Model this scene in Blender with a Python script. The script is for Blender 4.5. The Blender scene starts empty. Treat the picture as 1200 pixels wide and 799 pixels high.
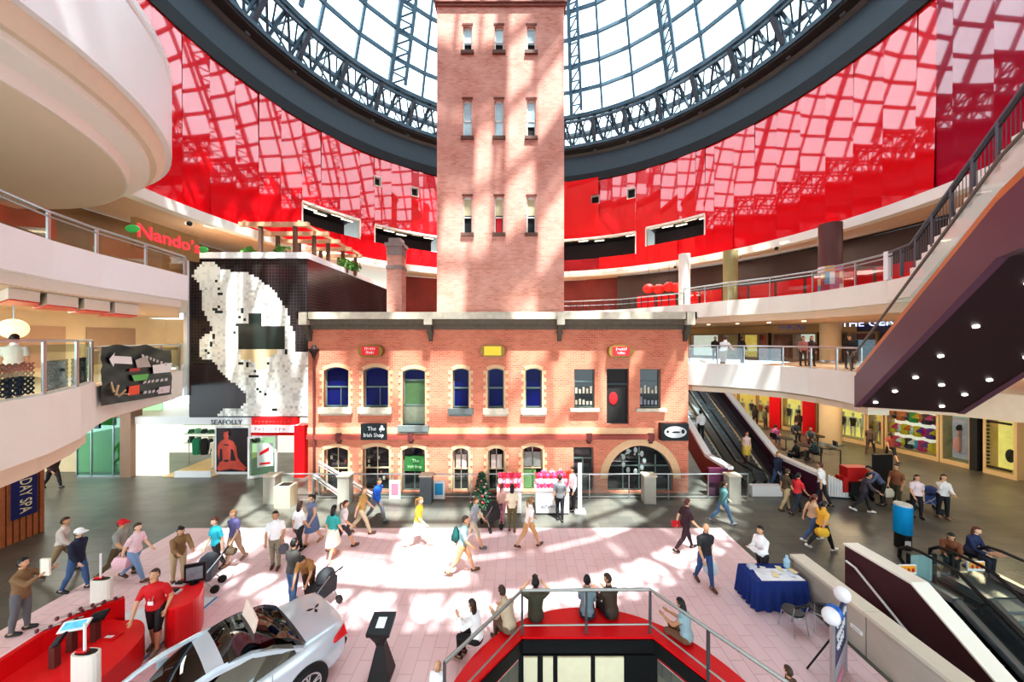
SKY, SUN, LMP, VIEW, EXPO, LOOK, WBT, WBI = 3.5, 17.0, .85, 'Standard', -0.08, 'Medium High Contrast', 6150, 7
import bpy, bmesh, math, random
import numpy as np
from mathutils import Vector, Matrix
from mathutils.geometry import tessellate_polygon
random.seed(7)
SC = bpy.context.scene
COL = SC.collection
F, H, CX, CY = 400.0, 7.0, 605.0, 398.0
AX, AY, AR = 0.8, 12.8, 13.8
PI = math.pi
R = math.radians

def G(px, py, z=0.0):
    Y = F*(H-z)/(py-CY)
    return Vector(((px-CX)*Y/F, Y, z))
def P(px, py, Y):
    return Vector(((px-CX)*Y/F, Y, H-(py-CY)*Y/F))
def onring(px, rad, z=0.0):
    u = (px-CX)/F
    a = u*u+1; b = -2*(u*AX+AY); c = AX*AX+AY*AY-rad*rad
    Y = (-b+math.sqrt(b*b-4*a*c))/(2*a)
    return Vector((u*Y, Y, z))
def ring(deg, rad, z=0.0):
    return Vector((AX+rad*math.sin(R(deg)), AY+rad*math.cos(R(deg)), z))
def angof(p):
    return math.degrees(math.atan2(p[0]-AX, p[1]-AY))

# ------------------------------------------------------------------ materials
def lin(c):
    def g(v):
        v /= 255.0
        return v/12.92 if v <= .04045 else ((v+.055)/1.055)**2.4
    return (g(c[0]), g(c[1]), g(c[2]), 1.0)
MC = {}
def M(name, col=(200,200,200), rough=.55, metal=0, noise=.08, scale=6, emit=0, spec=.5, bump=0, coat=0):
    if name in MC: return MC[name]
    m = bpy.data.materials.new(name); m.use_nodes = True
    nt = m.node_tree; b = nt.nodes['Principled BSDF']
    tc = nt.nodes.new('ShaderNodeTexCoord'); nz = nt.nodes.new('ShaderNodeTexNoise')
    nz.inputs['Scale'].default_value = scale; nz.inputs['Detail'].default_value = 3
    nt.links.new(tc.outputs['Object'], nz.inputs['Vector'])
    mx = nt.nodes.new('ShaderNodeMix'); mx.data_type = 'RGBA'
    l = lin(col)
    mx.inputs[6].default_value = tuple(max(0, v*(1-noise)) for v in l[:3])+(1,)
    mx.inputs[7].default_value = tuple(min(1, v*(1+noise)) for v in l[:3])+(1,)
    nt.links.new(nz.outputs['Fac'], mx.inputs[0])
    nt.links.new(mx.outputs[2], b.inputs['Base Color'])
    b.inputs['Roughness'].default_value = rough; b.inputs['Metallic'].default_value = metal
    b.inputs['Specular IOR Level'].default_value = spec
    b.inputs['Coat Weight'].default_value = coat
    b.inputs['Coat Roughness'].default_value = .05
    if emit:
        nt.links.new(mx.outputs[2], b.inputs['Emission Color']); b.inputs['Emission Strength'].default_value = emit
    if bump:
        bp = nt.nodes.new('ShaderNodeBump'); bp.inputs['Strength'].default_value = bump
        nt.links.new(nz.outputs['Fac'], bp.inputs['Height']); nt.links.new(bp.outputs['Normal'], b.inputs['Normal'])
    MC[name] = m
    return m
def Cm(col, rough=.75, **k):
    return M('cloth_%d_%d_%d' % tuple(col), col, rough, **k)
def brickmat(name, c1, c2, mortar, bw, rh, ms, axes='XZ', rough=.85, stain=None, off=.5, bump=.15, sc=1.0, lo=.35, hi=.7):
    m = bpy.data.materials.new(name); m.use_nodes = True
    nt = m.node_tree; b = nt.nodes['Principled BSDF']
    tc = nt.nodes.new('ShaderNodeTexCoord'); sp = nt.nodes.new('ShaderNodeSeparateXYZ'); cb = nt.nodes.new('ShaderNodeCombineXYZ')
    nt.links.new(tc.outputs['Object'], sp.inputs[0])
    if axes == 'XZ':
        ad = nt.nodes.new('ShaderNodeMath'); ad.operation = 'ADD'
        nt.links.new(sp.outputs['X'], ad.inputs[0]); nt.links.new(sp.outputs['Y'], ad.inputs[1])
        nt.links.new(ad.outputs[0], cb.inputs['X']); nt.links.new(sp.outputs['Z'], cb.inputs['Y'])
    elif axes == 'XY':
        nt.links.new(sp.outputs['X'], cb.inputs['X']); nt.links.new(sp.outputs['Y'], cb.inputs['Y'])
    else:
        nt.links.new(sp.outputs['Y'], cb.inputs['X']); nt.links.new(sp.outputs['X'], cb.inputs['Y'])
    br = nt.nodes.new('ShaderNodeTexBrick'); br.offset = off
    br.inputs['Color1'].default_value = lin(c1); br.inputs['Color2'].default_value = lin(c2); br.inputs['Mortar'].default_value = lin(mortar)
    br.inputs['Scale'].default_value = sc; br.inputs['Brick Width'].default_value = bw; br.inputs['Row Height'].default_value = rh; br.inputs['Mortar Size'].default_value = ms
    nt.links.new(cb.outputs[0], br.inputs['Vector'])
    out = br.outputs['Color']
    if stain:
        nz = nt.nodes.new('ShaderNodeTexNoise'); nz.inputs['Scale'].default_value = .9; nz.inputs['Detail'].default_value = 6
        nt.links.new(tc.outputs['Object'], nz.inputs['Vector'])
        mr = nt.nodes.new('ShaderNodeMapRange'); mr.inputs[1].default_value = lo; mr.inputs[2].default_value = hi
        nt.links.new(nz.outputs['Fac'], mr.inputs[0])
        mx = nt.nodes.new('ShaderNodeMix'); mx.data_type = 'RGBA'; mx.inputs[7].default_value = lin(stain)
        mu = nt.nodes.new('ShaderNodeMath'); mu.operation = 'MULTIPLY'; mu.inputs[1].default_value = .55
        nt.links.new(mr.outputs[0], mu.inputs[0]); nt.links.new(mu.outputs[0], mx.inputs[0]); nt.links.new(out, mx.inputs[6])
        out = mx.outputs[2]
    nt.links.new(out, b.inputs['Base Color']); b.inputs['Roughness'].default_value = rough
    if bump:
        bp = nt.nodes.new('ShaderNodeBump'); bp.inputs['Strength'].default_value = bump; bp.invert = True
        nt.links.new(br.outputs['Fac'], bp.inputs['Height']); nt.links.new(bp.outputs['Normal'], b.inputs['Normal'])
    MC[name] = m
    return m
def glassmat(name, col=(235,245,245), transp=.9, rough=.02):
    m = bpy.data.materials.new(name); m.use_nodes = True
    nt = m.node_tree; nt.nodes.clear()
    o = nt.nodes.new('ShaderNodeOutputMaterial'); t = nt.nodes.new('ShaderNodeBsdfTransparent'); g = nt.nodes.new('ShaderNodeBsdfGlossy'); mx = nt.nodes.new('ShaderNodeMixShader')
    nz = nt.nodes.new('ShaderNodeTexNoise'); nz.inputs['Scale'].default_value = 1.5
    mr = nt.nodes.new('ShaderNodeMapRange'); mr.inputs[3].default_value = max(0, 1-transp-.02); mr.inputs[4].default_value = 1-transp+.02
    nt.links.new(nz.outputs['Fac'], mr.inputs[0]); nt.links.new(mr.outputs[0], mx.inputs[0])
    t.inputs['Color'].default_value = lin(col); g.inputs['Roughness'].default_value = rough; g.inputs['Color'].default_value = (.9,.95,1,1)
    nt.links.new(t.outputs[0], mx.inputs[1]); nt.links.new(g.outputs[0], mx.inputs[2]); nt.links.new(mx.outputs[0], o.inputs[0])
    MC[name] = m
    return m

# ------------------------------------------------------------------ mesh builder
class MB:
    def __init__(s): s.v = []; s.f = []; s.mi = []; s.cur = 0
    def add(s, vs, fs, mi=None):
        o = len(s.v); s.v += [tuple(v) for v in vs]
        for f in fs: s.f.append([i+o for i in f]); s.mi.append(s.cur if mi is None else mi)
    def box(s, x0, x1, y0, y1, z0, z1, mi=None):
        s.add([(x0,y0,z0),(x1,y0,z0),(x1,y1,z0),(x0,y1,z0),(x0,y0,z1),(x1,y0,z1),(x1,y1,z1),(x0,y1,z1)],
              [(0,3,2,1),(4,5,6,7),(0,1,5,4),(1,2,6,5),(2,3,7,6),(3,0,4,7)], mi)
    def quad(s, a, b, c, d, mi=None): s.add([a,b,c,d], [(0,1,2,3)], mi)
    def bar(s, p, q, w, h=None, mi=None, up=(0,0,1)):
        h = w if h is None else h
        p = Vector(p); q = Vector(q); d = (q-p).normalized(); u = Vector(up)
        if abs(d.dot(u)) > .98: u = Vector((0,1,0))
        a = d.cross(u).normalized(); b = a.cross(d).normalized()
        a = a*w/2; b = b*h/2
        s.add([p-a-b,p+a-b,p+a+b,p-a+b,q-a-b,q+a-b,q+a+b,q-a+b],
              [(0,3,2,1),(4,5,6,7),(0,1,5,4),(1,2,6,5),(2,3,7,6),(3,0,4,7)], mi)
    def tube(s, pts, r, n=6, mi=None, caps=True):
        pts = [Vector(p) for p in pts]; k = len(pts); rs = r if isinstance(r,(list,tuple)) else [r]*k
        vs = []; a = None
        for i, p in enumerate(pts):
            d = (pts[min(i+1,k-1)]-pts[max(i-1,0)]).normalized()
            if a is None:
                u = Vector((0,0,1)) if abs(d.z) < .9 else Vector((0,1,0))
                a = d.cross(u).normalized()
            else:
                a = (a-d*a.dot(d)).normalized()
            b = d.cross(a)
            for j in range(n):
                t = 2*PI*j/n; vs.append(p+(a*math.cos(t)+b*math.sin(t))*rs[i])
        fs = [(i*n+j, i*n+(j+1)%n, (i+1)*n+(j+1)%n, (i+1)*n+j) for i in range(k-1) for j in range(n)]
        if caps: fs += [tuple(range(n))[::-1], tuple((k-1)*n+j for j in range(n))]
        s.add(vs, fs, mi)
    def prism(s, poly, z0, z1, mi=None):
        n = len(poly)
        vs = [(p[0],p[1],z0) for p in poly]+[(p[0],p[1],z1) for p in poly]
        fs = [(i,(i+1)%n,n+(i+1)%n,n+i) for i in range(n)]
        fs += [tuple(t) for t in tess([poly])]+[tuple(j+n for j in t) for t in tess([poly])]
        s.add(vs, fs, mi)
    def lathe(s, c, prof, n=16, mi=None, a0=0, a1=360):
        full = abs(a1-a0) >= 360; m = n if full else n+1
        vs = []
        for r, z in prof:
            for j in range(m):
                t = R(a0+(a1-a0)*j/n); vs.append((c[0]+r*math.cos(t), c[1]+r*math.sin(t), c[2]+z))
        k = len(prof)
        fs = [(i*m+j, i*m+(j+1)%m, (i+1)*m+(j+1)%m, (i+1)*m+j) for i in range(k-1) for j in range(n)]
        s.add(vs, fs, mi)
        if full:
            o = len(s.v)-len(vs)
            s.f.append([o+j for j in range(m)][::-1]); s.mi.append(s.cur if mi is None else mi)
            s.f.append([o+(k-1)*m+j for j in range(m)]); s.mi.append(s.cur if mi is None else mi)
    def sph(s, c, r, n=10, k=6, mi=None):
        r = (r,r,r) if not isinstance(r,(tuple,list)) else r
        vs = [(c[0],c[1],c[2]-r[2])]
        for i in range(1,k):
            t = -PI/2+PI*i/k
            for j in range(n):
                a = 2*PI*j/n; vs.append((c[0]+r[0]*math.cos(t)*math.cos(a), c[1]+r[1]*math.cos(t)*math.sin(a), c[2]+r[2]*math.sin(t)))
        vs.append((c[0],c[1],c[2]+r[2])); L = len(vs)-1
        fs = [(0,1+(j+1)%n,1+j) for j in range(n)]
        fs += [(1+i*n+j,1+i*n+(j+1)%n,1+(i+1)*n+(j+1)%n,1+(i+1)*n+j) for i in range(k-2) for j in range(n)]
        fs += [(1+(k-2)*n+j,1+(k-2)*n+(j+1)%n,L) for j in range(n)]
        s.add(vs, fs, mi)
    def loft(s, rings, mi=None):
        n = len(rings[0]); k = len(rings)
        vs = [p for r in rings for p in r]
        fs = [(i*n+j, i*n+(j+1)%n, (i+1)*n+(j+1)%n, (i+1)*n+j) for i in range(k-1) for j in range(n)]
        fs += [tuple(range(n))[::-1], tuple((k-1)*n+j for j in range(n))]
        s.add(vs, fs, mi)
    def build(s, name, mat, parent=None, smooth=False, rel=True):
        me = bpy.data.meshes.new(name)
        vs = s.v
        if parent is not None and rel:
            o = parent.location; vs = [(v[0]-o[0],v[1]-o[1],v[2]-o[2]) for v in vs]
            pp = parent.parent
            while pp is not None:
                o = pp.location; vs = [(v[0]-o[0],v[1]-o[1],v[2]-o[2]) for v in vs]; pp = pp.parent
        me.from_pydata(vs, [], s.f)
        mats = mat if isinstance(mat,(list,tuple)) else [mat]
        for m in mats: me.materials.append(m)
        if len(mats) > 1: me.polygons.foreach_set('material_index', s.mi)
        bm = bmesh.new(); bm.from_mesh(me); bmesh.ops.recalc_face_normals(bm, faces=bm.faces); bm.to_mesh(me); bm.free()
        if smooth:
            me.polygons.foreach_set('use_smooth', [True]*len(me.polygons))
            try: me.set_sharp_from_angle(angle=R(40))
            except Exception: pass
        o = bpy.data.objects.new(name, me); COL.objects.link(o)
        if parent is not None: o.parent = parent
        return o
def tess(loops):
    L = [[Vector((p[0],p[1],0)) for p in l] for l in loops]
    return tessellate_polygon(L)
def tag(o, label, cat, group=None, kind=None):
    o['label'] = label; o['category'] = cat
    if group: o['group'] = group
    if kind: o['kind'] = kind
    return o
def struct(o): o['kind'] = 'structure'; return o
def thing(name, label, cat, loc=(0,0,0), rz=0, group=None):
    o = bpy.data.objects.new(name, None); COL.objects.link(o); o.empty_display_size = .2
    o.location = loc; o.rotation_euler = (0,0,rz)
    return tag(o, label, cat, group)
def copytree(o, parent=None):
    c = o.copy(); COL.objects.link(c)
    if parent is not None: c.parent = parent
    for ch in list(o.children): copytree(ch, c)
    return c
def textmesh(s, size, mat, parent, loc, rot=(R(90),0,0), name='lettering', ext=.01, sx=1.0, align='CENTER', rel=True):
    cu = bpy.data.curves.new('t','FONT'); cu.body = s; cu.size = size; cu.align_x = align; cu.align_y = 'CENTER'; cu.extrude = ext; cu.resolution_u = 3
    to = bpy.data.objects.new('t', cu); COL.objects.link(to)
    dg = bpy.context.evaluated_depsgraph_get()
    me = bpy.data.meshes.new_from_object(to.evaluated_get(dg)); me.name = name
    COL.objects.unlink(to); bpy.data.objects.remove(to)
    me.materials.clear(); me.materials.append(mat)
    o = bpy.data.objects.new(name, me); COL.objects.link(o)
    o.scale = (sx,1,1); o.rotation_euler = rot
    if parent is not None:
        o.parent = parent
        o.location = Vector(loc)-parent.location if rel else loc
    else: o.location = loc
    return o
def marks(parent, a, b, h, mat, n=9, name='illegible_print', seed=1):
    """small irregular strokes standing in for writing too blurred to read; a, b: ends of the base line"""
    r_ = random.Random(seed); a = Vector(a); b = Vector(b); d = (b-a)/n; m = MB(); nr = d.normalized().cross(Vector((0,0,1)))*.008
    for i in range(n):
        p = a+d*(i+.15); q = a+d*(i+.72); z0 = h*r_.choice((0,0,.25)); z1 = h*r_.choice((1,1,.75))
        for u, v, w0, w1 in ((p, p+d*.2, z0, z1), (p+d*.2, q, (z0+z1)/2 if r_.random() < .6 else z1-h*.18, (z0+z1)/2+h*.18 if r_.random() < .6 else z1)):
            m.add([u+nr+Vector((0,0,w0)), v+nr+Vector((0,0,w0)), v+nr+Vector((0,0,w1)), u+nr+Vector((0,0,w1)), u-nr+Vector((0,0,w0)), v-nr+Vector((0,0,w0)), v-nr+Vector((0,0,w1)), u-nr+Vector((0,0,w1))], [(0,1,2,3),(7,6,5,4),(0,4,5,1),(1,5,6,2),(2,6,7,3),(3,7,4,0)])
    return m.build(name, mat, parent)
def wall_with_holes(mb, outer, holes, fn, depth=None, mi=None, rmi=None):
    """outer, holes: loops in (u,v); fn(u,v,d) -> world. reveals of given depth."""
    loops = [outer]+holes
    flat = [p for l in loops for p in l]
    fs = [tuple(t) for t in tess(loops)]
    mb.add([fn(p[0],p[1],0) for p in flat], fs, mi)
    if depth:
        for h in holes:
            n = len(h)
            mb.add([fn(p[0],p[1],0) for p in h]+[fn(p[0],p[1],depth) for p in h], [(i,(i+1)%n,n+(i+1)%n,n+i) for i in range(n)], rmi if rmi is not None else mi)
def strip(name, mat, pts_in, pts_out, z0, z1, caps=True):
    """slab between an inner and an outer path"""
    mb = MB(); n = len(pts_in)
    a = [(p[0],p[1],z0) for p in pts_in]; b = [(p[0],p[1],z1) for p in pts_in]
    c = [(p[0],p[1],z0) for p in pts_out]; d = [(p[0],p[1],z1) for p in pts_out]
    vs = a+b+c+d; fs = []
    for i in range(n-1):
        fs += [(i,i+1,n+i+1,n+i), (2*n+i,3*n+i,3*n+i+1,2*n+i+1), (n+i,n+i+1,3*n+i+1,3*n+i), (i,2*n+i,2*n+i+1,i+1)]
    fs += [(0,n,3*n,2*n), (n-1,3*n-1,4*n-1,2*n-1)]
    mb.add(vs, fs)
    return mb.build(name, mat)
# ------------------------------------------------------------------ people
SKINS = [(232,190,160),(214,165,130),(196,146,110),(150,104,76)]
DARKEYE = M('eye_dark',(40,28,24),.3); LIP = M('lip',(170,90,84),.6)
PEOPLE = []
def rotx(p, a, piv):
    c, s = math.cos(a), math.sin(a); y = p.y-piv.y; z = p.z-piv.z
    return Vector((p.x, piv.y+y*c+z*s, piv.z-y*s+z*c))      # positive leans forward (+Y)
POSES = {
 'stand': dict(legs=(4,4,-3,2), arms=(6,8,14,4,8,18), lean=2),
 'stand2': dict(legs=(10,12,-4,2), arms=(-4,10,20,10,12,30), lean=1),
 'walk': dict(legs=(27,10,-20,22), arms=(-26,8,14,24,8,28), lean=5),
 'walk2': dict(legs=(-20,24,26,8), arms=(24,8,30,-24,8,14), lean=5),
 'stroll': dict(legs=(15,6,-12,14), arms=(-12,8,16,14,8,22), lean=3),
 'stroll2': dict(legs=(-12,14,15,6), arms=(14,8,24,-12,8,16), lean=3),
 'carry': dict(legs=(8,8,-6,6), arms=(20,6,80,20,6,80), lean=4),
 'lookphone': dict(legs=(5,4,-5,4), arms=(40,2,85,42,2,85), lean=2),
 'leanover': dict(legs=(6,8,-4,4), arms=(60,8,30,62,8,30), lean=28),
 'push': dict(legs=(20,10,-18,20), arms=(38,6,35,38,6,35), lean=12),
 'sit': dict(legs=(86,88,82,84), arms=(34,6,50,34,6,50), lean=10),
 'sitslump': dict(legs=(84,84,88,90), arms=(48,4,60,48,4,60), lean=24),
 'sitphoto': dict(legs=(86,88,82,84), arms=(88,38,118,88,38,118), lean=6),
 'hips': dict(legs=(14,10,-4,4), arms=(-14,26,60,-10,26,62), lean=6),
 'phone': dict(legs=(6,6,-4,4), arms=(20,8,60,70,14,120), lean=2),
}
NS = 12
def ell(c, rx, ry, T=None, yoff=0):
    r = []
    for j in range(NS):
        t = 2*PI*j/NS; p = Vector((c[0]+rx*math.cos(t), c[1]+yoff+ry*math.sin(t), c[2])); r.append(T(p) if T else p)
    return r
def limb(mb, pts, rs, n=10):
    pts = [Vector(p) for p in pts]
    d0 = (pts[0]-pts[1]).normalized(); d1 = (pts[-1]-pts[-2]).normalized()
    P2 = [pts[0]+d0*rs[0]*.8, pts[0]+d0*rs[0]*.45]+pts+[pts[-1]+d1*rs[-1]*.45, pts[-1]+d1*rs[-1]*.8]
    R2 = [rs[0]*.45, rs[0]*.85]+list(rs)+[rs[-1]*.85, rs[-1]*.45]
    mb.tube(P2, R2, n)
def person(label, pos, face, pose='stand', h=1.72, sex='m', top=((200,200,200),'short'), bottom=((60,60,70),'pants'), hair=((40,28,22),'short'),
           shoes=(40,36,34), skin=0, group=None, seat=None, head=(0,0), over=None, build=1.0):
    """pos = world point (ground under the body, or seat surface point when sitting)"""
    S = h/1.72; ps = dict(POSES[pose]);
    if over: ps.update(over)
    a = [R(v) for v in ps['legs']]; ar = [R(v) for v in ps['arms']]; lean = R(ps['lean'])
    wf = (.90 if sex == 'f' else 1.0)*build; hf = (1.04 if sex == 'f' else 1.0)*build
    LEGS = []; low = 9
    for i, s in ((0,-1),(1,1)):
        th, kn = a[2*i], a[2*i+1]
        hip = Vector((s*.088*hf, 0, 0))
        knee = hip+Vector((s*.015, math.sin(th), -math.cos(th))).normalized()*.43
        an = knee+Vector((0, math.sin(th-kn), -math.cos(th-kn)))*.41
        ft = (th-kn)*.55 if seat is None else 0
        fd = Vector((0, math.cos(ft), math.sin(ft))); fn = Vector((0, -math.sin(ft), math.cos(ft)))
        toe = an+fd*.16-fn*.045; heel = an-fd*.055-fn*.04
        low = min(low, toe.z-.03, heel.z-.035); LEGS.append((s,hip,knee,an,heel,toe,fd))
    pz = -low if seat is None else .105
    up = Vector((0,0,pz)); piv = Vector((0,0,pz))
    T = lambda p: rotx(p+up, lean, piv)
    mb = MB()
    tor = [(-.11,.085*hf,.075),(-.06,.155*hf,.105),(.0,.172*hf,.118),(.07,.165*hf,.112),(.16,.138*wf,.098),(.27,.152*wf,.108),(.37,.172*wf,.118),(.44,.18*wf,.105),(.48,.145*wf,.085),(.51,.085,.066),(.545,.058,.058),(.63,.056,.058)]
    Tl = lambda p: (T(p) if p.z > 0 else p+up)
    mb.loft([ell((0,(.012 if z > .5 else 0),z), rx, ry, Tl) for z, rx, ry in tor])
    BON = []
    BON.append(('torso', Tl(Vector((0,0,-.04))), Tl(Vector((0,0,.20))), .13)); BON.append(('torso2', Tl(Vector((0,0,.20))), Tl(Vector((0,0,.46))), .14))
    for s, hip, knee, an, heel, toe, fd in LEGS:
        hip, knee, an, heel, toe = hip+up, knee+up, an+up, heel+up, toe+up
        cf = knee.lerp(an,.3)+Vector((0,-.012,0))
        limb(mb, [hip+Vector((0,0,.0)), hip.lerp(knee,.35), knee.lerp(hip,.12), knee], [.092*hf,.084*hf,.062,.058])
        limb(mb, [knee, cf, knee.lerp(an,.7), an], [.056,.06,.043,.038])
        limb(mb, [heel, heel.lerp(toe,.5)+Vector((0,0,.012)), toe], [.038,.043,.034])
        BON += [('thigh', hip, knee, .075), ('shin', knee, an, .05), ('foot', heel, toe, .045)]
    hands = []
    for i, s in ((0,-1),(1,1)):
        f, ab, e = ar[3*i:3*i+3]
        sh = Vector((s*.172*wf, 0, .435))
        up_d = Vector((s*math.sin(ab), math.cos(ab)*math.sin(f), -math.cos(ab)*math.cos(f)))
        fo_d = Vector((-s*.25*min(1,e) if ab < .5 else s*.1-s*.9*max(0,e-1.2), math.cos(ab)*math.sin(f+e), -math.cos(f+e))).normalized()
        el = sh+up_d*.275; wr = el+fo_d*.245; hd = wr+fo_d*.085
        sh, el, wr, hd = T(sh), T(el), T(wr), T(hd)
        limb(mb, [sh, sh.lerp(el,.4), el], [.056*build,.05*build,.042]); limb(mb, [el, el.lerp(wr,.3), wr], [.04,.041,.028])
        limb(mb, [wr, hd], [.027,.034], 8)
        BON += [('uarm', sh, el, .045), ('farm', el, wr, .034), ('hand', wr, hd, .03)]
        hands.append((wr, hd, s))
    # head
    yaw, pit = R(head[0]), R(head[1])
    hc0 = Vector((0,.02,.715)); HM = Matrix.Rotation(-yaw,3,'Z') @ Matrix.Rotation(-pit,3,'X'); nk = Vector((0,.01,.60))
    def TH(q): return T(nk+HM @ (hc0-nk+Vector(q)))
    hv = MB(); hv.sph((0,0,0), (.074,.094,.116), 16, 12)
    vs = []
    for v in hv.v:
        x, y, z = v
        if z < -.02: x *= 1-.32*(-z-.02)/.1; y = y*(1-.16*(-z-.02)/.1)+.012*(-z-.02)/.1
        if y > .06 and -.012 < z < .03 and abs(x) > .018: y -= .008
        vs.append(TH((x,y,z)))
    mb.add(vs, hv.f)
    mb.add([TH(q) for q in ((-.016,.085,-.035),(.016,.085,-.035),(0,.118,-.032),(0,.088,.02),(-.014,.06,-.04),(.014,.06,-.04),(0,.07,.03))],
           [(0,2,3),(2,1,3),(0,4,5,1),(0,1,2),(4,0,3,6),(1,5,6,3),(4,6,5)])
    for s in (-1,1):
        e = MB(); e.sph((s*.076,-.005,-.005), (.012,.022,.032), 8, 6); mb.add([TH(v) for v in e.v], e.f)
    BON += [('head', TH((0,0,-.03)), TH((0,0,.03)), .085), ('neck', T(Vector((0,.01,.52))), T(Vector((0,.01,.60))), .05)]
    me = bpy.data.meshes.new('person_raw'); me.from_pydata(mb.v, [], mb.f)
    bm = bmesh.new(); bm.from_mesh(me); bmesh.ops.recalc_face_normals(bm, faces=bm.faces); bm.to_mesh(me); bm.free()
    ro = bpy.data.objects.new('raw', me); COL.objects.link(ro)
    md = ro.modifiers.new('r','REMESH'); md.mode = 'VOXEL'; md.voxel_size = .0165; md.use_smooth_shade = True
    wp = Vector(pos); Q = Matrix.Rotation(-R(face),3,'Z')
    rec = dict(ro=ro, label=label, pos=wp, face=face, S=S, top=top, bottom=bottom, hair=hair, shoes=shoes, skin=SKINS[skin], group=group, bon=BON, hands=hands, TH=TH, T=T, up=up, legs=LEGS, sex=sex, hf=hf, wf=wf)
    rec['hand_world'] = [wp+Q @ (hd*S) for wr, hd, s in hands]
    PEOPLE.append(rec)
    return rec
def finish_people():
    dg = bpy.context.evaluated_depsgraph_get()
    for r in PEOPLE: r['me'] = bpy.data.meshes.new_from_object(r['ro'].evaluated_get(dg))
    for r in PEOPLE:
        m0 = r['ro'].data; bpy.data.objects.remove(r['ro']); bpy.data.meshes.remove(m0)
        finish(r)
def finish(r):
    me = r['me']; S = r['S']; T = r['T']; TH = r['TH']
    n = len(me.vertices)
    co = np.empty(n*3, np.float32); me.vertices.foreach_get('co', co); co = co.reshape(-1,3)
    no = np.empty(n*3, np.float32); me.vertices.foreach_get('normal', no); no = no.reshape(-1,3)
    faces = [tuple(p.vertices) for p in me.polygons]
    quads = np.array([f if len(f) == 4 else f+(f[-1],) for f in faces])
    fc = co[quads].mean(1)
    best = np.full(len(faces), 9e9); who = np.zeros(len(faces), int); tt = np.zeros(len(faces))
    for i, (nm, a, b, rad) in enumerate(r['bon']):
        a = np.array(a); b = np.array(b); d = b-a; t = ((fc-a)@d)/(d@d); tc = np.clip(t,0,1)
        ds = np.linalg.norm(fc-(a+tc[:,None]*d), axis=1)-rad
        k = ds < best; best[k] = ds[k]; who[k] = i; tt[k] = t[k]
    names = np.array([b[0] for b in r['bon']])[who]
    root = thing('person', r['label'], 'person', r['pos'], -R(r['face']), r['group']); root.scale = (S,S,S)
    sk = M('skin_%d'%r['skin'][0], r['skin'], .55, noise=.04)
    # body + fingers + face marks
    mb = MB(); mb.add(co.tolist(), faces, 0)
    for wr, hd, s in r['hands']:
        d = (hd-wr).normalized(); u = Vector((0,0,1)) if abs(d.z) < .8 else Vector((0,1,0))
        w = d.cross(u).normalized(); nrm = w.cross(d)
        for k, (off, L) in enumerate(((-.024,.058),(-.008,.07),(.008,.066),(.022,.05))):
            p0 = hd+w*off; p1 = p0+d*L*.55-nrm*s*0+nrm*.006; p2 = p0+d*L*.9+nrm*.026
            mb.tube([p0-d*.01,p1,p2], [.0095,.0088,.007], 6, 0)
        q = wr.lerp(hd,.35); mb.tube([q+w*.012, q+w*.042+d*.03+nrm*.01, q+w*.044+d*.062+nrm*.02], [.011,.010,.008], 6, 0)
    for s in (-1,1):
        e = MB(); e.sph((s*.03,.079,.004), (.011,.008,.006), 6, 4); mb.add([TH(v) for v in e.v], e.f, 1)
    e = MB(); e.sph((0,.088,-.062), (.022,.008,.006), 8, 4); mb.add([TH(v) for v in e.v], e.f, 2)
    mb.build('body', [sk, DARKEYE, LIP], root, True, rel=False)
    def shell(mask, off, name, mat):
        idx = np.nonzero(mask)[0]
        if len(idx) == 0: return
        used = sorted({v for i in idx for v in faces[i]}); mp = {v:j for j, v in enumerate(used)}
        vs = co[used]+no[used]*off
        m = MB(); m.add(vs.tolist(), [tuple(mp[v] for v in faces[i]) for i in idx], 0)
        return m.build(name, mat, root, True, rel=False)
    tor = (names == 'torso'); tor2 = (names == 'torso2')
    tc, tk = r['top']; bc, bk = r['bottom']
    hem = .02 if bk != 'dress' else -1
    tm = tor2 | (tor & (tt > hem+.12)) | ((names == 'neck') & (tt < .05)); long = (tk in ('long','jacket'))
    if tk != 'none':
        if tk == 'short': tm |= (names == 'uarm') & (tt < .72)
        elif tk == 'tank': tm |= (names == 'uarm') & (tt < .05)
        elif long: tm |= (names == 'uarm') | ((names == 'farm') & (tt < .93))
        if tk == 'jacket': tm |= tor
        shell(tm, .017, 'jacket' if tk == 'jacket' else 'shirt', Cm(tc))
    pm = (tor & (tt < .3)) | (names == 'thigh')
    if bk == 'pants': pm |= (names == 'shin') & (tt < .98)
    elif bk == 'shorts': pm |= (names == 'shin') & (tt < .06)
    elif bk in ('skirt','dress'): pm &= ~((names == 'thigh') & (tt > .3))
    shell(pm, .009, {'pants':'trousers','shorts':'shorts'}.get(bk,'underskirt'), Cm(bc))
    if bk in ('skirt','dress'):
        kn = [l[2]+r['up'] for l in r['legs']]; y0 = min(k.y for k in kn); y1 = max(k.y for k in kn); pz = r['up'].z
        m = MB(); tk2 = lambda p: p
        m.loft([ell((0,0,pz+.12),.155*r['hf'],.125), ell((0,0,pz),.195*r['hf'],.145), ell((0,(y0+y1)*.25,pz-.2),.205,.155+abs(y1-y0)*.3), ell((0,(y0+y1)*.5,pz-.42),.215,.15+abs(y1-y0)*.55)])
        m.build('skirt', Cm(bc), root, True, rel=False)
    for sgn in (0,1):
        i0 = [i for i, b in enumerate(r['bon']) if b[0] == 'foot'][sgn]
        shell((who == i0), .007, 'shoe', Cm(r['shoes'],.5))
    hcol, hk = r['hair']
    hm = M('hair_%d_%d_%d'%tuple(hcol), hcol, .5, noise=.2, scale=40)
    hd = (names == 'head')
    inv = lambda: None
    o0 = np.array(TH((0,0,0))); ex = np.array(TH((1,0,0)))-o0; ey = np.array(TH((0,1,0)))-o0; ez = np.array(TH((0,0,1)))-o0
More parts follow.
